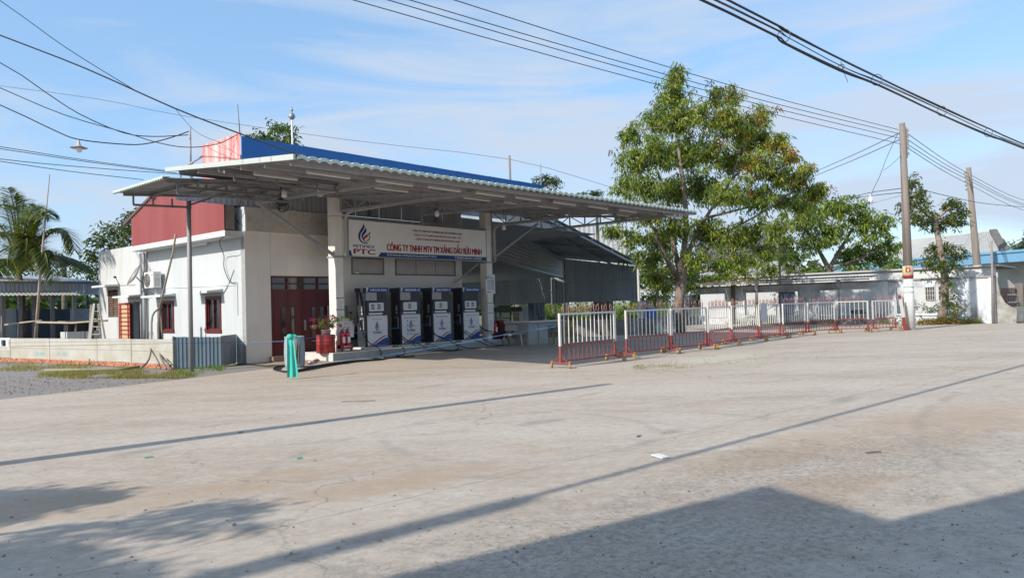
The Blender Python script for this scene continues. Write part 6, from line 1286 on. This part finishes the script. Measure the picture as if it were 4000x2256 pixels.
# white corrugated hall behind the mango tree
q=P(2800,1150,66); wh_=thing('white_hall','large white corrugated hall behind the mango tree','building',(q[0],q[1],0),'world')
a=Vector(P(2200,1150,85));b=Vector(P(3120,1150,95)); a.z=b.z=0; za_=P(2200,880,85)[2]; zb_=P(3120,1000,95)[2]
part('wall',MB().corr(a,(b-a)*.26,(0,0,za_),.6,.05,(0,-1,0)),M_bld,wh_); part('roof',MB().slab([a+(b-a)*.55+Vector((0,-1,P(2800,1020,90)[2])),b+Vector((0,-1,P(3120,1020,94)[2])),b+Vector((0,6,P(3120,930,100)[2])),a+(b-a)*.55+Vector((0,6,P(2800,900,96)[2]))],(0,0,.2)),mat('purple_grey_tiles',(.17,.16,.19),.8,c2=(.11,.10,.12),ns=3,amt=.6),wh_)
part('wall_lower',MB().slab([a+(b-a)*.55+Vector((0,-1,0)),b+Vector((0,-1,0)),b+Vector((0,-1,P(3120,1022,94)[2])),a+(b-a)*.55+Vector((0,-1,P(2800,1022,90)[2]))],(0,.3,0)),M_bld,wh_)
# green hall and second grey roof at the right edge
q=P(3960,1150,75); gh=thing('green_hall','green metal hall with dark roof line at the right edge','building',(q[0],q[1],0),'world')
prs([P(3905,1200,75)[:2]+(0,),P(4200,1200,75)[:2]+(0,),P(4200,930,75),P(3920,972,75)],(0,6,0),'wall',M_bldgreen,gh); prs([P(3910,968,74.8),P(4210,926,74.8),P(4210,922,74.8),P(3910,964,74.8)],(0,.4,0),'roof_edge',M_darksteel,gh)
q=P(3900,1100,66); sr=thing('grey_roof_house','second pale grey roof house between the white building and the green hall','house',(q[0],q[1],0),'world')
prs([P(3876,1030,64),P(3950,1010,64),P(3905,965,68),P(3860,975,68)],(0,0,.15),'roof',M_roofgrey,sr); part('verge',MB().beam(P(3950,1008,63.8),P(3905,962,68),.4,.2),mat('mouldy_verge',(.12,.11,.1)),sr); prs([P(3860,1150,66)[:2]+(0,),P(3950,1150,66)[:2]+(0,),P(3950,1012,66),P(3860,1030,66)],(0,.2,0),'wall',M_bld,sr)
# red picket fence beyond the stub
q=P(3940,1200,46); rf=thing('red_picket_fence','rusty red picket fence beyond the wall stub at the right edge','fence',(q[0],q[1],0),'world')
pk=mesh_from('picket',MB().box((-.03,-.02,0),(.03,.02,1.5)),M_rust)
for k in range(14): b=P(3915+k*6.5,1200,47); part_at('picket',pk,rf,(b[0],b[1],.35))
part('rail',MB().beam(P(3910,1180,47.1),P(4010,1178,47.1),.06),M_rust,rf)
q=P(3985,1240,43); cp=thing('concrete_gate_post','short grey concrete post with rails at the right edge','post',(q[0],q[1],0),'world',rel=True); part('post',MB().box((-.15,-.12,0),(.15,.12,2.1)),M_conc,cp); part('rail',MB().box((-.7,-.04,.95),(-.15,.04,1.03)).box((-.7,-.04,1.4),(-.15,.04,1.48)),M_alu,cp)

# distant tree belt closing the horizon
pts=[]
for k in range(900):
    x=random.uniform(-900,4900); D=random.uniform(120,150); h=random.uniform(0,6)+2*math.sin(x*.01); p=P(x,1150,D); pts.append((p[0],p[1],max(.3,h)))
single('distant_trees',leafcloud(pts,14,1.8,2.4,1.3,[((.06,.09,.035),4),((.09,.12,.05),3),((.045,.065,.03),3)],seed=21),LEAF,'belt of distant trees along the horizon','trees',base=(0,130,0),frame='world',kind='stuff')

# ------------------------------------------------------------------ left yard: fence, bricks, shed, bamboo
FN=thing('panel_fence','low fence of weathered cast concrete panels on orange brick footing at the left','fence',(-2.0,.5,0))
fp=[(-2.04,.48),(-2.33,2.75),(-2.50,5.1),(-2.98,8.2),(-3.42,11.1),(-3.9,14.5),(-4.4,18)]
for i in range(len(fp)-1):
    a,b=fp[i],fp[i+1]; d=Vector((b[0]-a[0],b[1]-a[1],0)).normalized()*.025; nrm=Vector((-d.y,d.x,0)).normalized()*.06
    if nrm.x>0:nrm=-nrm
    A3=Vector((a[0],a[1],0))+d;B3=Vector((b[0],b[1],0))-d; z0,zm,z1=.14,.52,.885
    tilt=Vector((0,0,.012*math.sin(i*2.1)))
    for (c0,c1) in ((z0,zm-.004),(zm+.004,z1)):
        if i==4 and c1>.6: continue
        part('concrete_panel',MB().slab([A3+Vector((0,0,c0))+tilt,B3+Vector((0,0,c0)),B3+Vector((0,0,c1)),A3+Vector((0,0,c1))+tilt],nrm),M_fencepanel,FN)
    part('panel_post',MB().slab([Vector((a[0],a[1],0))-d*1.5+nrm*1.2,Vector((a[0],a[1],0))+d*1.5+nrm*1.2,Vector((a[0],a[1],.86))+d*1.5+nrm*1.2,Vector((a[0],a[1],.86))-d*1.5+nrm*1.2],-nrm*1.6),M_fencepanel,FN)
    if i==4:
        part('grille_rail',MB().slab([A3+Vector((0,0,.82)),B3+Vector((0,0,.82)),B3+Vector((0,0,.90)),A3+Vector((0,0,.90))],nrm).slab([A3+Vector((0,0,.53)),B3+Vector((0,0,.53)),B3+Vector((0,0,.58)),A3+Vector((0,0,.58))],nrm),M_limewash,FN)
        for k in range(6): c=A3.lerp(B3,.03+k*.185); part('baluster',MB().slab([c+Vector((0,0,.58)),c+(B3-A3)*.07+Vector((0,0,.58)),c+(B3-A3)*.07+Vector((0,0,.82)),c+Vector((0,0,.82))],nrm),M_limewash,FN)
        for k in range(3): part('moulding_rib',MB().slab([A3+nrm+Vector((0,0,.2+.09*k)),B3+nrm+Vector((0,0,.2+.09*k)),B3+nrm+Vector((0,0,.235+.09*k)),A3+nrm+Vector((0,0,.235+.09*k))],nrm*.3),M_fencepanel,FN)
    if i in(1,2,3): 
        ax=(A3-B3).normalized()
        tx=text_mb('65L - 0464' if i==2 else ('65L 0464' if i==3 else '65L'),0,.72 if i>1 else .2,0,.12,.0)
        if i>1: part('stencil_lettering',onwall(tx,Vector(B3)+nrm*1.0+ax*(.5 if i==2 else 1.9)+Vector((0,0,.28)),ax=ax),mat('faded_cyan_stencil',(.20,.42,.42),.8),FN)
bk=mesh_from('brick',MB().box((-.045,-.095,-.032),(.045,.095,.032)),M_brick)
for i in range(len(fp)-1):
    a=Vector((*fp[i],0));b=Vector((*fp[i+1],0)); Ln=(b-a).length; n=int(Ln/.205); ang=math.atan2(b.y-a.y,b.x-a.x)-math.pi/2; nn=Vector((-(b-a).y,(b-a).x,0)).normalized(); nn=nn if nn.x<0 else -nn
    for r_ in range(2):
        for k in range(n):
            c=a.lerp(b,(k+.5+.5*(r_%2)*.9)/n)+nn*(.045+random.uniform(-.012,.012)); part_at('brick',bk,FN,(c.x,c.y,.033+r_*.07+random.uniform(-.004,.004)),rot=(0,random.uniform(-.04,.04),ang+random.uniform(-.05,.05)))
# corrugated metal fence panel
CF=thing('metal_fence','blue grey corrugated sheet fence between the concrete panels and the house','fence',(-2.04,.48,0))
a=Vector((-2.04,.47,.02)); b=Vector((-.98,-.30,.02))
for i in range(4):
    a_=a.lerp(b,i/4); b_=a.lerp(b,(i+1.03)/4); part('metal_sheet',MB().corr(a_,b_-a_,(0,0,.93-.012*i),.13,.02,(-.6,-.8,0),trap=True),mat('blue_fence_sheet',(.17,.24,.29),.5,metal=.1,c2=(.12,.16,.19),ns=3,amt=.6,streak=True,rand=.06),CF)
part('edge_post',MB().box((-2.09,.44,0),(-2.03,.50,.97)),M_wood,CF); part('return_sheet',MB().corr((-.98,-.30,.02),(.96,.9,0),(0,0,.92),.13,.02,(.6,-.8,0),trap=True),M_zinc,CF)
# poles and bamboo behind the fence
def stick(name,label,pts,r,m_=M_wood,cat='post',rad2=None,n=7):
    o=thing(name,label,cat,(pts[0][0],pts[0][1],pts[0][2]),'world'); part('shaft',MB().tube(pts,[r+(rad2-r)*i/(len(pts)-1) for i in range(len(pts))] if rad2 else r,n),m_,o,smooth=True); return o
def GD(x,y,D): return P(x,y,D)
stick('bamboo_pole','very tall thin bamboo pole leaning beside the coconut palm',[P(137,1350,29.5),P(160,1030,29.5),P(194,680,29.5)],.07,M_bamboo,'pole',.018)
stick('bamboo_rail','horizontal pale bamboo rail in front of the grey shed, right length',[P(145,1258,29),P(280,1261,28),P(420,1251,27)],.045,M_bamboo,'pole',.035)
stick('bamboo_rail','horizontal pale bamboo rail in front of the grey shed, left length',[P(20,1268,30),P(90,1259,29.5),P(162,1251,29)],.045,M_bamboo,'pole',.03)
stick('wooden_post','dark weathered post carrying the bamboo rail near the stepladder',[P(355,1330,27),P(360,1190,27)],.10,M_wood,'post',.07)
stick('wooden_post','dark broken post at the left edge carrying the bamboo rail',[P(8,1315,30.2),P(13,1220,30.2)],.10,M_wood,'post',.06)
stick('wooden_post','dark timber post in front of the left window holding tied cables',[P(626,1330,24.2),P(625,1192,24.2)],.10,mat('dark_timber',(.07,.055,.05),.9),'post',.08)
stick('cable_conduit','grey conduit pole rising from the tied post up to the ledge',[P(626,1195,24),P(650,1090,23.4),P(676,985,22.7),P(686,915,22.4)],.032,M_bamboo,'conduit')
cable('tied_cable','bundle of grey cables hanging in a loop from the tied post down to the grass',[P(625,1200,23.9),P(595,1235,23.7),P(592,1330,22.8),P(583,1400,22),P(550,1438,21.6)],.03,m_=M_wood)
cable('tied_cable','thick cable falling from the tied post to the ground by the metal fence',[P(622,1215,23.9),P(617,1290,23.3),P(625,1380,22.2),P(650,1440,21.4)],.034,m_=M_wood)
cable('tied_cable','thin cable right of the thick one falling to the grass',[P(628,1220,23.9),P(635,1330,23),P(655,1410,21.8),P(662,1440,21.3)],.02,m_=M_wood)
cable('house_wire','loose black wires looping down the corner of the white side wall',[tuple(W(-.05,.62,4.9)),tuple(W(-.12,.75,4.55)),tuple(W(-.1,.5,4.2)),tuple(W(-.65,.3,3.9)),tuple(W(-.1,1.1,3.5)),tuple(W(-.08,1.15,3.1)),tuple(W(-.07,.8,2.62)),tuple(W(-.04,.5,2.6))],.013)
cable('house_wire','thin black loop of wire hanging under the canopy at the tiled corner',[tuple(W(-.1,-.3,5.5)),tuple(W(-.2,-.2,5.1)),tuple(W(-.15,.2,4.6)),tuple(W(-.12,.05,4.45)),tuple(W(-.12,.5,4.75)),tuple(W(-.1,.8,4.5))],.012)
cable('ground_string','dark string stretched low across the left yard in front of the panel fence',[P(-200,1363,21),P(0,1354,21),P(400,1346,20.8),P(745,1338,20.6),P(962,1336,22.9),P(1240,1330,21.2)],.006,m_=M_cablegrey)
# stepladder
sl_=thing('stepladder','pale wooden stepladder standing against the stained white wall','ladder',P(380,1330,26.3)[:2]+(0,),'world'); lm=[]
def seg(a,b,r=.03): return MB().beam(P(*a),P(*b),r*2,r)
for a,b in (((345,1330,26.6),(367,1185,26.6)),((395,1330,26.4),(383,1185,26.6)),((352,1330,26.0),(368,1185,26.4)),((412,1330,26.0),(386,1185,26.4))): part('rail',seg(a,b),mat('bleached_wood',(.42,.40,.37),.8),sl_)
for k in range(4): y=1215+k*30; part('rung',seg((366-k*5,y,26.5),(388+k*5.5,y,26.3),.022),mat('bleached_wood',(.42,.40,.37)),sl_)
# grey shed behind
SB=thing('grey_shed','long low shed with corrugated roof and dark open bays behind the left fence','shed',(-10,14,0)); sv=14.
zt_,zm_,zb_=FV(0,1102,sv)[2],FV(0,1140,sv)[2],FV(0,1156,sv-.5)[2]; ul,ur=FV(-260,1102,sv)[0],FV(400,1102,sv)[0]
for i in range(8):
    a=ul+(ur-ul)*i/8; b=(ur-ul)/8-.004; part('upper_sheet',MB().corr((a,sv,zm_),(b,0,0),(0,0.05,zt_-zm_),.16,.03,(0,-1,0)),M_zinc,SB)
    part('eave_sheet',MB().corr((a,sv-.75,zb_),(b,0,0),(0,.75,zm_-zb_-.02),.16,.03,(0,-.1,1)),mat('pale_zinc_eave',(.46,.46,.47),.5,metal=.2,c2=(.33,.32,.32),ns=3),SB)
    part('roof_sheet',MB().corr((a,sv,zt_),(b,0,0),(0,6,.55),.16,.03,(0,-.1,1)),M_zinc,SB)
part('roof_edge',MB().box((ul,sv-.05,zt_-.02),(ur,sv+.05,zt_+.05)),M_darksteel,SB)
for x in (12,78,130,205,290): u=FV(x,1250,sv+.2)[0]; part('bay_post',MB().box((u-.07,sv+.1,0),(u+.07,sv+.25,zb_)),M_darksteel if x!=290 else M_zinc,SB)
ze=FV(200,1208,sv+5)[2]
for i in range(5):
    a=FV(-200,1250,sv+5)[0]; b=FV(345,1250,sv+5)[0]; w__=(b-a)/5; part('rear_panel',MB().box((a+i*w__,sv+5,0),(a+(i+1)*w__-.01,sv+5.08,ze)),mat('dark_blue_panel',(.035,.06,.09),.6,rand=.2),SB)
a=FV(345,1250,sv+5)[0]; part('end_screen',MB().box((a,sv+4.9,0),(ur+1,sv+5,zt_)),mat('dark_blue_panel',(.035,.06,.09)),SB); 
for x in (10,312): u=FV(x,1250,sv+.4)[0]; part('white_panel',MB().box((u-.35,sv+.4,0),(u+.5,sv+.5,FV(x,1205,sv+.4)[2])),mat('bluish_board',(.35,.42,.47),.7),SB)
u0_=FV(262,1300,sv-2)[0];u1_=FV(400,1300,sv-2)[0]; tg=thing('masonry_trough','low white stained masonry trough with grill boards beside the stepladder','trough',(u0_,sv-2,0))
zq=FV(262,1296,sv-2)[2]; part('block',MB().box((u0_,sv-2,0),((u0_+u1_)/2-.02,sv-1.2,zq)),M_oldwhite,tg); part('block',MB().box(((u0_+u1_)/2+.02,sv-2,0),(u1_,sv-1.2,zq)),M_oldwhite,tg)
part('dark_board',MB().box((u0_+.1,sv-1.9,zq),(u1_-.2,sv-1.3,zq+.35)),M_dark,tg); part('top_board',MB().box((u0_-.1,sv-2.05,zq+.42),(u1_-.3,sv-1.2,zq+.46)),M_wood,tg); part('clay_pot',MB().lathe([(.12,0),(.17,.1),(.16,.3),(.001,.3)],(u0_+2.0,sv-1.95,zq),10),M_brick,tg)
for u in (u0_+.3,u0_+1.3,u1_-.5): part('stub_leg',MB().box((u,sv-2.02,zq),(u+.06,sv-1.96,zq+.42)),M_wood,tg)
part('vent_pipe',MB().tube([W_ for W_ in ((FV(176,1100,sv+3)[0],sv+3,2.5),(FV(176,1100,sv+3)[0],sv+3,FV(176,1064,sv+3)[2]))],.14,8),M_gal,SB,smooth=True)
# ground litter at the left
def lump(name,label,cat,px,r,m_,seed,flat=.6,zoff=0.):
    q=G(*px); rr=np.random.default_rng(seed); m=MB(); n=10
    prof=[(.001,0),(.8,.02),(1,.35),(.75,.75),(.35,.95),(.001,1)]
    m.lathe([(a*r,b*r*flat*1.4) for a,b in prof],(0,0,0),n); m.v=[(x*(1+rr.normal(0,.14)),y*(1+rr.normal(0,.14)),z*(1+rr.normal(0,.12))) for x,y,z in m.v]
    return single(name,m,m_,label,cat,base=(q[0],q[1],zoff),frame='world',smooth=False)
lump('rubbish_bag','crumpled black plastic rubbish bag in the grass by the fence','bag',(318,1442),.34,mat('black_plastic',(.015,.015,.018),.3,bump=1,bs=12),1)
lump('plastic_bag','crumpled white plastic bag right of the black rubbish bag','bag',(355,1440),.24,mat('white_plastic_bag',(.7,.7,.68),.5,bump=.8,bs=14),2)
lump('plastic_bag','small white plastic scrap left of the black rubbish bag','bag',(275,1440),.18,mat('white_plastic_bag',(.7,.7,.68)),3,.3)
lump('green_bag','bright green plastic bag above the white one by the fence','bag',(360,1420),.20,mat('green_plastic',(.03,.42,.06),.4),4)
lump('coconut_husk','orange brown coconut husk lying on the gravel at the left','coconut',(105,1455),.17,mat('husk',(.40,.16,.07),.9,bump=.6,bs=14),5,.9)
lump('yellow_bag','small yellow plastic bag in the grass beside the grey post','bag',(795,1450),.15,mat('yellow_plastic',(.62,.55,.06),.4,bump=.8,bs=14),6,.9)
lump('foam_scrap','white foam scrap lying in the weeds right of the yellow bag','scrap',(822,1442),.12,M_dispw,7,.4)
lump('foam_scrap','small white foam scrap on the gravel near the coconut husk','scrap',(152,1447),.12,M_dispw,8,.25); lump('foam_scrap','flat white foam scrap at the gravel edge, lowest of the white scraps','scrap',(112,1476),.12,M_dispw,9,.25)
lump('ash_heap','small dark heap of ash below the hanging cables','heap',(610,1440),.26,mat('ash',(.05,.045,.04),.95,bump=.8,bs=12),10,.9)
lump('yellow_cloth','pale yellow cloth scrap on the brick footing','cloth',(318,1404),.25,mat('pale_yellow_cloth',(.62,.52,.25),.8),11,.4)
for k,(x0,x1,lb) in enumerate(((360,345,'left of two crossed sticks leaning on the concrete fence'),(352,370,'right of two crossed sticks leaning on the concrete fence'))):
    a=G(x0+(-14 if k==0 else 18),1425); stick('leaning_stick',lb,[a,P(x1+(22 if k==0 else -14),1340,a[1]+.5)],.03,M_wood,'stick')
a=G(175,1452);b=G(480,1449); stick('bamboo_pole','old bamboo pole lying on the grass parallel to the panel fence',[(a[0],a[1],.05),(b[0]-.1,b[1],.06),tuple(G(545,1442))[:2]+(.08,)],.04,mat('mossy_bamboo',(.24,.23,.14),.8),'pole')
for k in range(14):
    f=k/14; u=-2.14-f*1.3; v=.8+f*11; lump_=None
# grass on the verge
def grass(name,label,regions,n,h,seed,cols):
    r=np.random.default_rng(seed); v=[];f=[];c=[]
    for k in range(n):
        (x0,x1,y0,y1)=regions[r.integers(len(regions))]; x=r.uniform(x0,x1); y=r.uniform(y0,y1)
        if math.sin(x*.031+seed)+math.sin(y*.21+x*.011)+r.normal(0,.7)<-.3: continue
        p=G(x,y); 
        for b in range(4):
            a=r.uniform(0,6.28); q=(p[0]+r.normal(0,.05),p[1]+r.normal(0,.05)); hh=h*r.uniform(.4,1.2); w_=.007; lean=r.normal(0,.35,2)*hh
            i=len(v); v+=[(q[0]-w_*math.cos(a),q[1]-w_*math.sin(a),-.01),(q[0]+w_*math.cos(a),q[1]+w_*math.sin(a),-.01),(q[0]+lean[0],q[1]+lean[1],hh)]; f.append((i,i+1,i+2)); g=np.array(cols[r.integers(len(cols))])*r.uniform(.7,1.3); c+= [tuple(g)]*3
    m=MB(); m.v=v;m.f=f;m.c=c; return single(name,m,LEAF,label,'grass',base=(-12,22,0),frame='world',kind='stuff')
GC=[(.24,.19,.08),(.30,.24,.12),(.17,.18,.06),(.22,.19,.08),(.33,.26,.14)]
grass('grass','dry yellow green grass along the foot of the concrete panel fence',[(-150,560,1415,1450),(200,700,1450,1478),(150,740,1452,1476)],7000,.075,5,GC)
grass('grass_tuft','green weeds around the base of the grey awning post',[(735,800,1438,1458),(760,870,1432,1448),(690,760,1445,1470)],700,.10,6,[(.10,.20,.04),(.15,.22,.05),(.22,.24,.08)])
grass('dry_grass_patch','patch of dry broken grass on the concrete right of the second barrier',[(2480,2620,1425,1450),(2480,2700,1418,1440)],260,.05,7,[(.30,.27,.12),(.2,.2,.07),(.38,.33,.2)])

# ------------------------------------------------------------------ loose grit, pebbles and small litter on the concrete
def pebbles(name,label,n,fn,smin,smax,seed,m_):
    r=np.random.default_rng(seed); m=MB(); t=(1+5**.5)/2
    base=np.array([(1,0,0),(-1,0,0),(0,1,0),(0,-1,0),(0,0,1),(0,0,-.4)],float); fs=[(0,2,4),(2,1,4),(1,3,4),(3,0,4),(2,0,5),(1,2,5),(3,1,5),(0,3,5)]
    V=[];Fc=[]
    for k in range(n):
        x,y=fn(r); s=smin+(smax-smin)*r.random()**3; a=r.uniform(0,6.28); b=base*s*r.uniform(.5,1.3,(6,3))*np.array([1,1,.6]); c_,s_=math.cos(a),math.sin(a); b=np.stack([b[:,0]*c_-b[:,1]*s_,b[:,0]*s_+b[:,1]*c_,b[:,2]],1)+np.array([x,y,s*.2]); i=len(V); V+=b.tolist(); Fc+=[tuple(i+q for q in f) for f in fs]
    m.v=V;m.f=Fc; return single(name,m,m_,label,'gravel',base=(0,10,0),frame='world',kind='stuff')
M_peb=mat('mixed_pebble',(.13,.12,.11),.9,c2=(.40,.36,.30),ns=4,amt=.9,thr=(.45,.6))
def near(r):
    q=G(r.uniform(-100,4100),1490+800*r.random()**.8); return q[0],q[1]
pebbles('pebbles','scattered small dark pebbles and grit over the concrete yard',900,near,.003,.017,31,M_peb)
def nearR(r):
    q=G(r.uniform(1900,4100),1750+560*r.random()); return q[0],q[1]
pebbles('grit','coarse grit on the worn concrete at the lower right',2600,nearR,.002,.007,32,M_peb)
def rub(r):
    x=r.uniform(2480,3300); q=G(x,1440-(x-2480)*.085+abs(r.normal(0,14))-r.random()*26); return q[0],q[1]
pebbles('rubble','pale broken concrete rubble in front of the rolling barriers',420,rub,.008,.045,33,mat('pale_rubble',(.38,.34,.28),.9,c2=(.25,.22,.17),ns=3,amt=.8))
def grav(r):
    q=G(r.uniform(-100,900),1470+r.random()*70); 
    return (q[0],q[1]) if (q[1]-14.87)*2.1-(q[0]+10.47)*3.4>0 else (-25+r.random(),10)
pebbles('gravel','loose grey gravel beside the concrete at the left',1500,grav,.01,.04,34,M_peb)
lump('yellow_wrapper','small bright yellow wrapper lying in the shade at the lower right','wrapper',(3012,1941),.035,mat('bright_yellow',(.75,.48,.02),.4),21,.6)
lump('bottle_top','small bright blue bottle cap lying in the shade at the bottom','cap',(2590,2160),.028,mat('bright_blue_cap',(.0,.2,.6),.4),22,.5)
lump('orange_stone','small orange brick fragment on the sandy drift at the left','brick fragment',(775,1940),.03,M_brick,23,.7)
lump('red_stone','red brick fragment near the right edge of the yard','brick fragment',(3985,1497),.10,mat('dark_red_stone',(.25,.06,.05),.8),24,.7)
lump('grey_stone','grey stone on the open concrete left of the red fragment','stone',(3820,1489),.09,M_conc,25,.8)
lump('dark_patch_lump','flat dark stone near the right edge in the foreground','stone',(3960,1953),.11,M_darksteel,26,.2)
lump('rubble_heap','flat grey heap of wet sand on the concrete before the concrete pole','heap',(3497,1327),.42,mat('wet_sand',(.20,.17,.12),.95),27,.18)
lump('paper_scrap','white paper scrap at the far right of the concrete','paper',(3990,1441),.12,M_dispw,28,.2)
for k,(x,y,ln,lb,mm) in enumerate(((1170,1791,.35,'pale green leaf strip','leaf'),(580,1788,.55,'thin green plastic strip','strip'),(2580,1784,.5,'flat pale paper sheet','paper'),(1400,1568,2.2,'long thin dark stick','stick'),(940,1690,.3,'brown curled leaf','leaf'),(3410,1768,1.0,'thin dark twig','twig'),(2495,1705,.25,'crumpled green wrapper','wrapper'),(1320,2140,.16,'short pale splinter','splinter'),(915,2052,.12,'small dark chip','chip'))):
    a=G(x-ln*30,y+2); b=G(x+ln*30,y-2); o=single('ground_scrap',MB().beam((a[0],a[1],.012),(b[0],b[1],.014),.02 if k not in(2,) else .2,.01),[M_cloth,mat('green_strip',(.05,.4,.25)),M_dispw,M_wood,M_brick,M_wood,mat('dull_green',(.08,.2,.12)),M_bamboo,M_darksteel][k],lb+' lying on the concrete '+['at the left middle','at the left, above the sandy drift','at the centre right','in front of the pumps','in the middle left','on the sandy area at the right','right of the centre','near the bottom left','on the left foreground'][k],mm,base=a,frame='world')

# ------------------------------------------------------------------ the street behind the viewer (casts the long foreground shadows)
cot=1/math.tan(R(SUN_EL)); sdv=Vector((math.sin(R(SUN_AZ)),math.cos(R(SUN_AZ)),0))
def caster(px,h): q=G(*px); return Vector((q[0],q[1],0))-sdv*cot*h
T0=caster((3000,1893),6.2); E1_=Vector((-.84,-.54,0)); E2_=Vector((.42,-.9,0))
HB=thing('street_house','plain two storey street house behind the viewer with a flat overhanging roof','house',(T0.x,T0.y,0),'world')
c0=T0+(E1_+E2_)*1.0; part('walls',MB().slab([c0,c0+E1_*11,c0+E1_*11+E2_*13,c0+E2_*13],(0,0,5.95)),M_white,HB)
part('roof',MB().slab([T0+Vector((0,0,5.98)),T0+E1_*13+Vector((0,0,5.98)),T0+E1_*13+E2_*15+Vector((0,0,5.98)),T0+E2_*15+Vector((0,0,5.98))],(0,0,.22)),M_roofgrey,HB)
T1=caster((3540,2015),5.2)
HC=thing('street_shop','low street shop behind the viewer next to the two storey house','shop',(T1.x,T1.y,0),'world')
part('walls',MB().slab([T1+(E2_+E1_)*.4,T1+E2_*1+E1_*5,T1+E2_*12+E1_*5,T1+E2_*12+E1_*.4],(0,0,5.0)),M_cream,HC); part('roof',MB().slab([T1+Vector((0,0,5.0)),T1+E1_*5.6+Vector((0,0,5.0)),T1+E2_*13+E1_*5.6+Vector((0,0,5.0)),T1-E1_*3.+E2_*13+Vector((0,0,5.0)),T1-E1_*3+E2_*.35+Vector((0,0,5.0))],(0,0,.2)),M_zinc,HC)
for k,(px_,h,r0,r1,lb) in enumerate((((2370,1500),8.0,.16,.11,'roadside concrete pole just left of the picture'),((2050,1950),9.,.20,.13,'second roadside concrete pole left of the viewer'))):
    b=caster(px_,h); o=thing('roadside_pole',lb,'utility pole',tuple(b),'world'); part('shaft',MB().tube([tuple(b),(b.x,b.y,h)],[r0,r1],12),M_conc,o,smooth=True)
# roadside tree at the left, outside the picture: its boughs shade the lower left ground
tb2=Vector((-11.5,1.5,0)); bl=[]
m=MB(); o=thing('roadside_tree','leafy roadside tree outside the left edge of the picture','tree',tuple(tb2),'world'); limb=MB().tube([tuple(tb2),(tb2.x+.3,tb2.y,2.2)],[.22,.17],8); C_=[]
for (x,y,rx,ry,h) in ((60,1960,240,45,3.8),(330,1935,140,22,3.8),(60,2190,330,45,4.4),(600,2062,420,3,4.3),(-200,2000,200,80,4),(900,1985,200,3,4.2),(200,2260,420,30,4.6)):
    for k in range(int(18+rx*ry*.006)):
        a=random.uniform(0,6.28); q=math.sqrt(random.random()); p=caster((x+rx*q*math.cos(a),min(2600,y+ry*q*math.sin(a))),h); p.z=h+random.uniform(-.15,.15); C_.append(tuple(p))
    cc=caster((x,y),h); cc.z=h-.05; curve3((tb2.x+.3,tb2.y,2.2),tuple(cc),(0,0,.4),.07,.02,limb,6)
part('trunk',limb,M_bark2,o,smooth=True); part('crown',leafcloud(C_,10,.14,.16,.07,GREENS[:3],seed=50),LEAF,o)
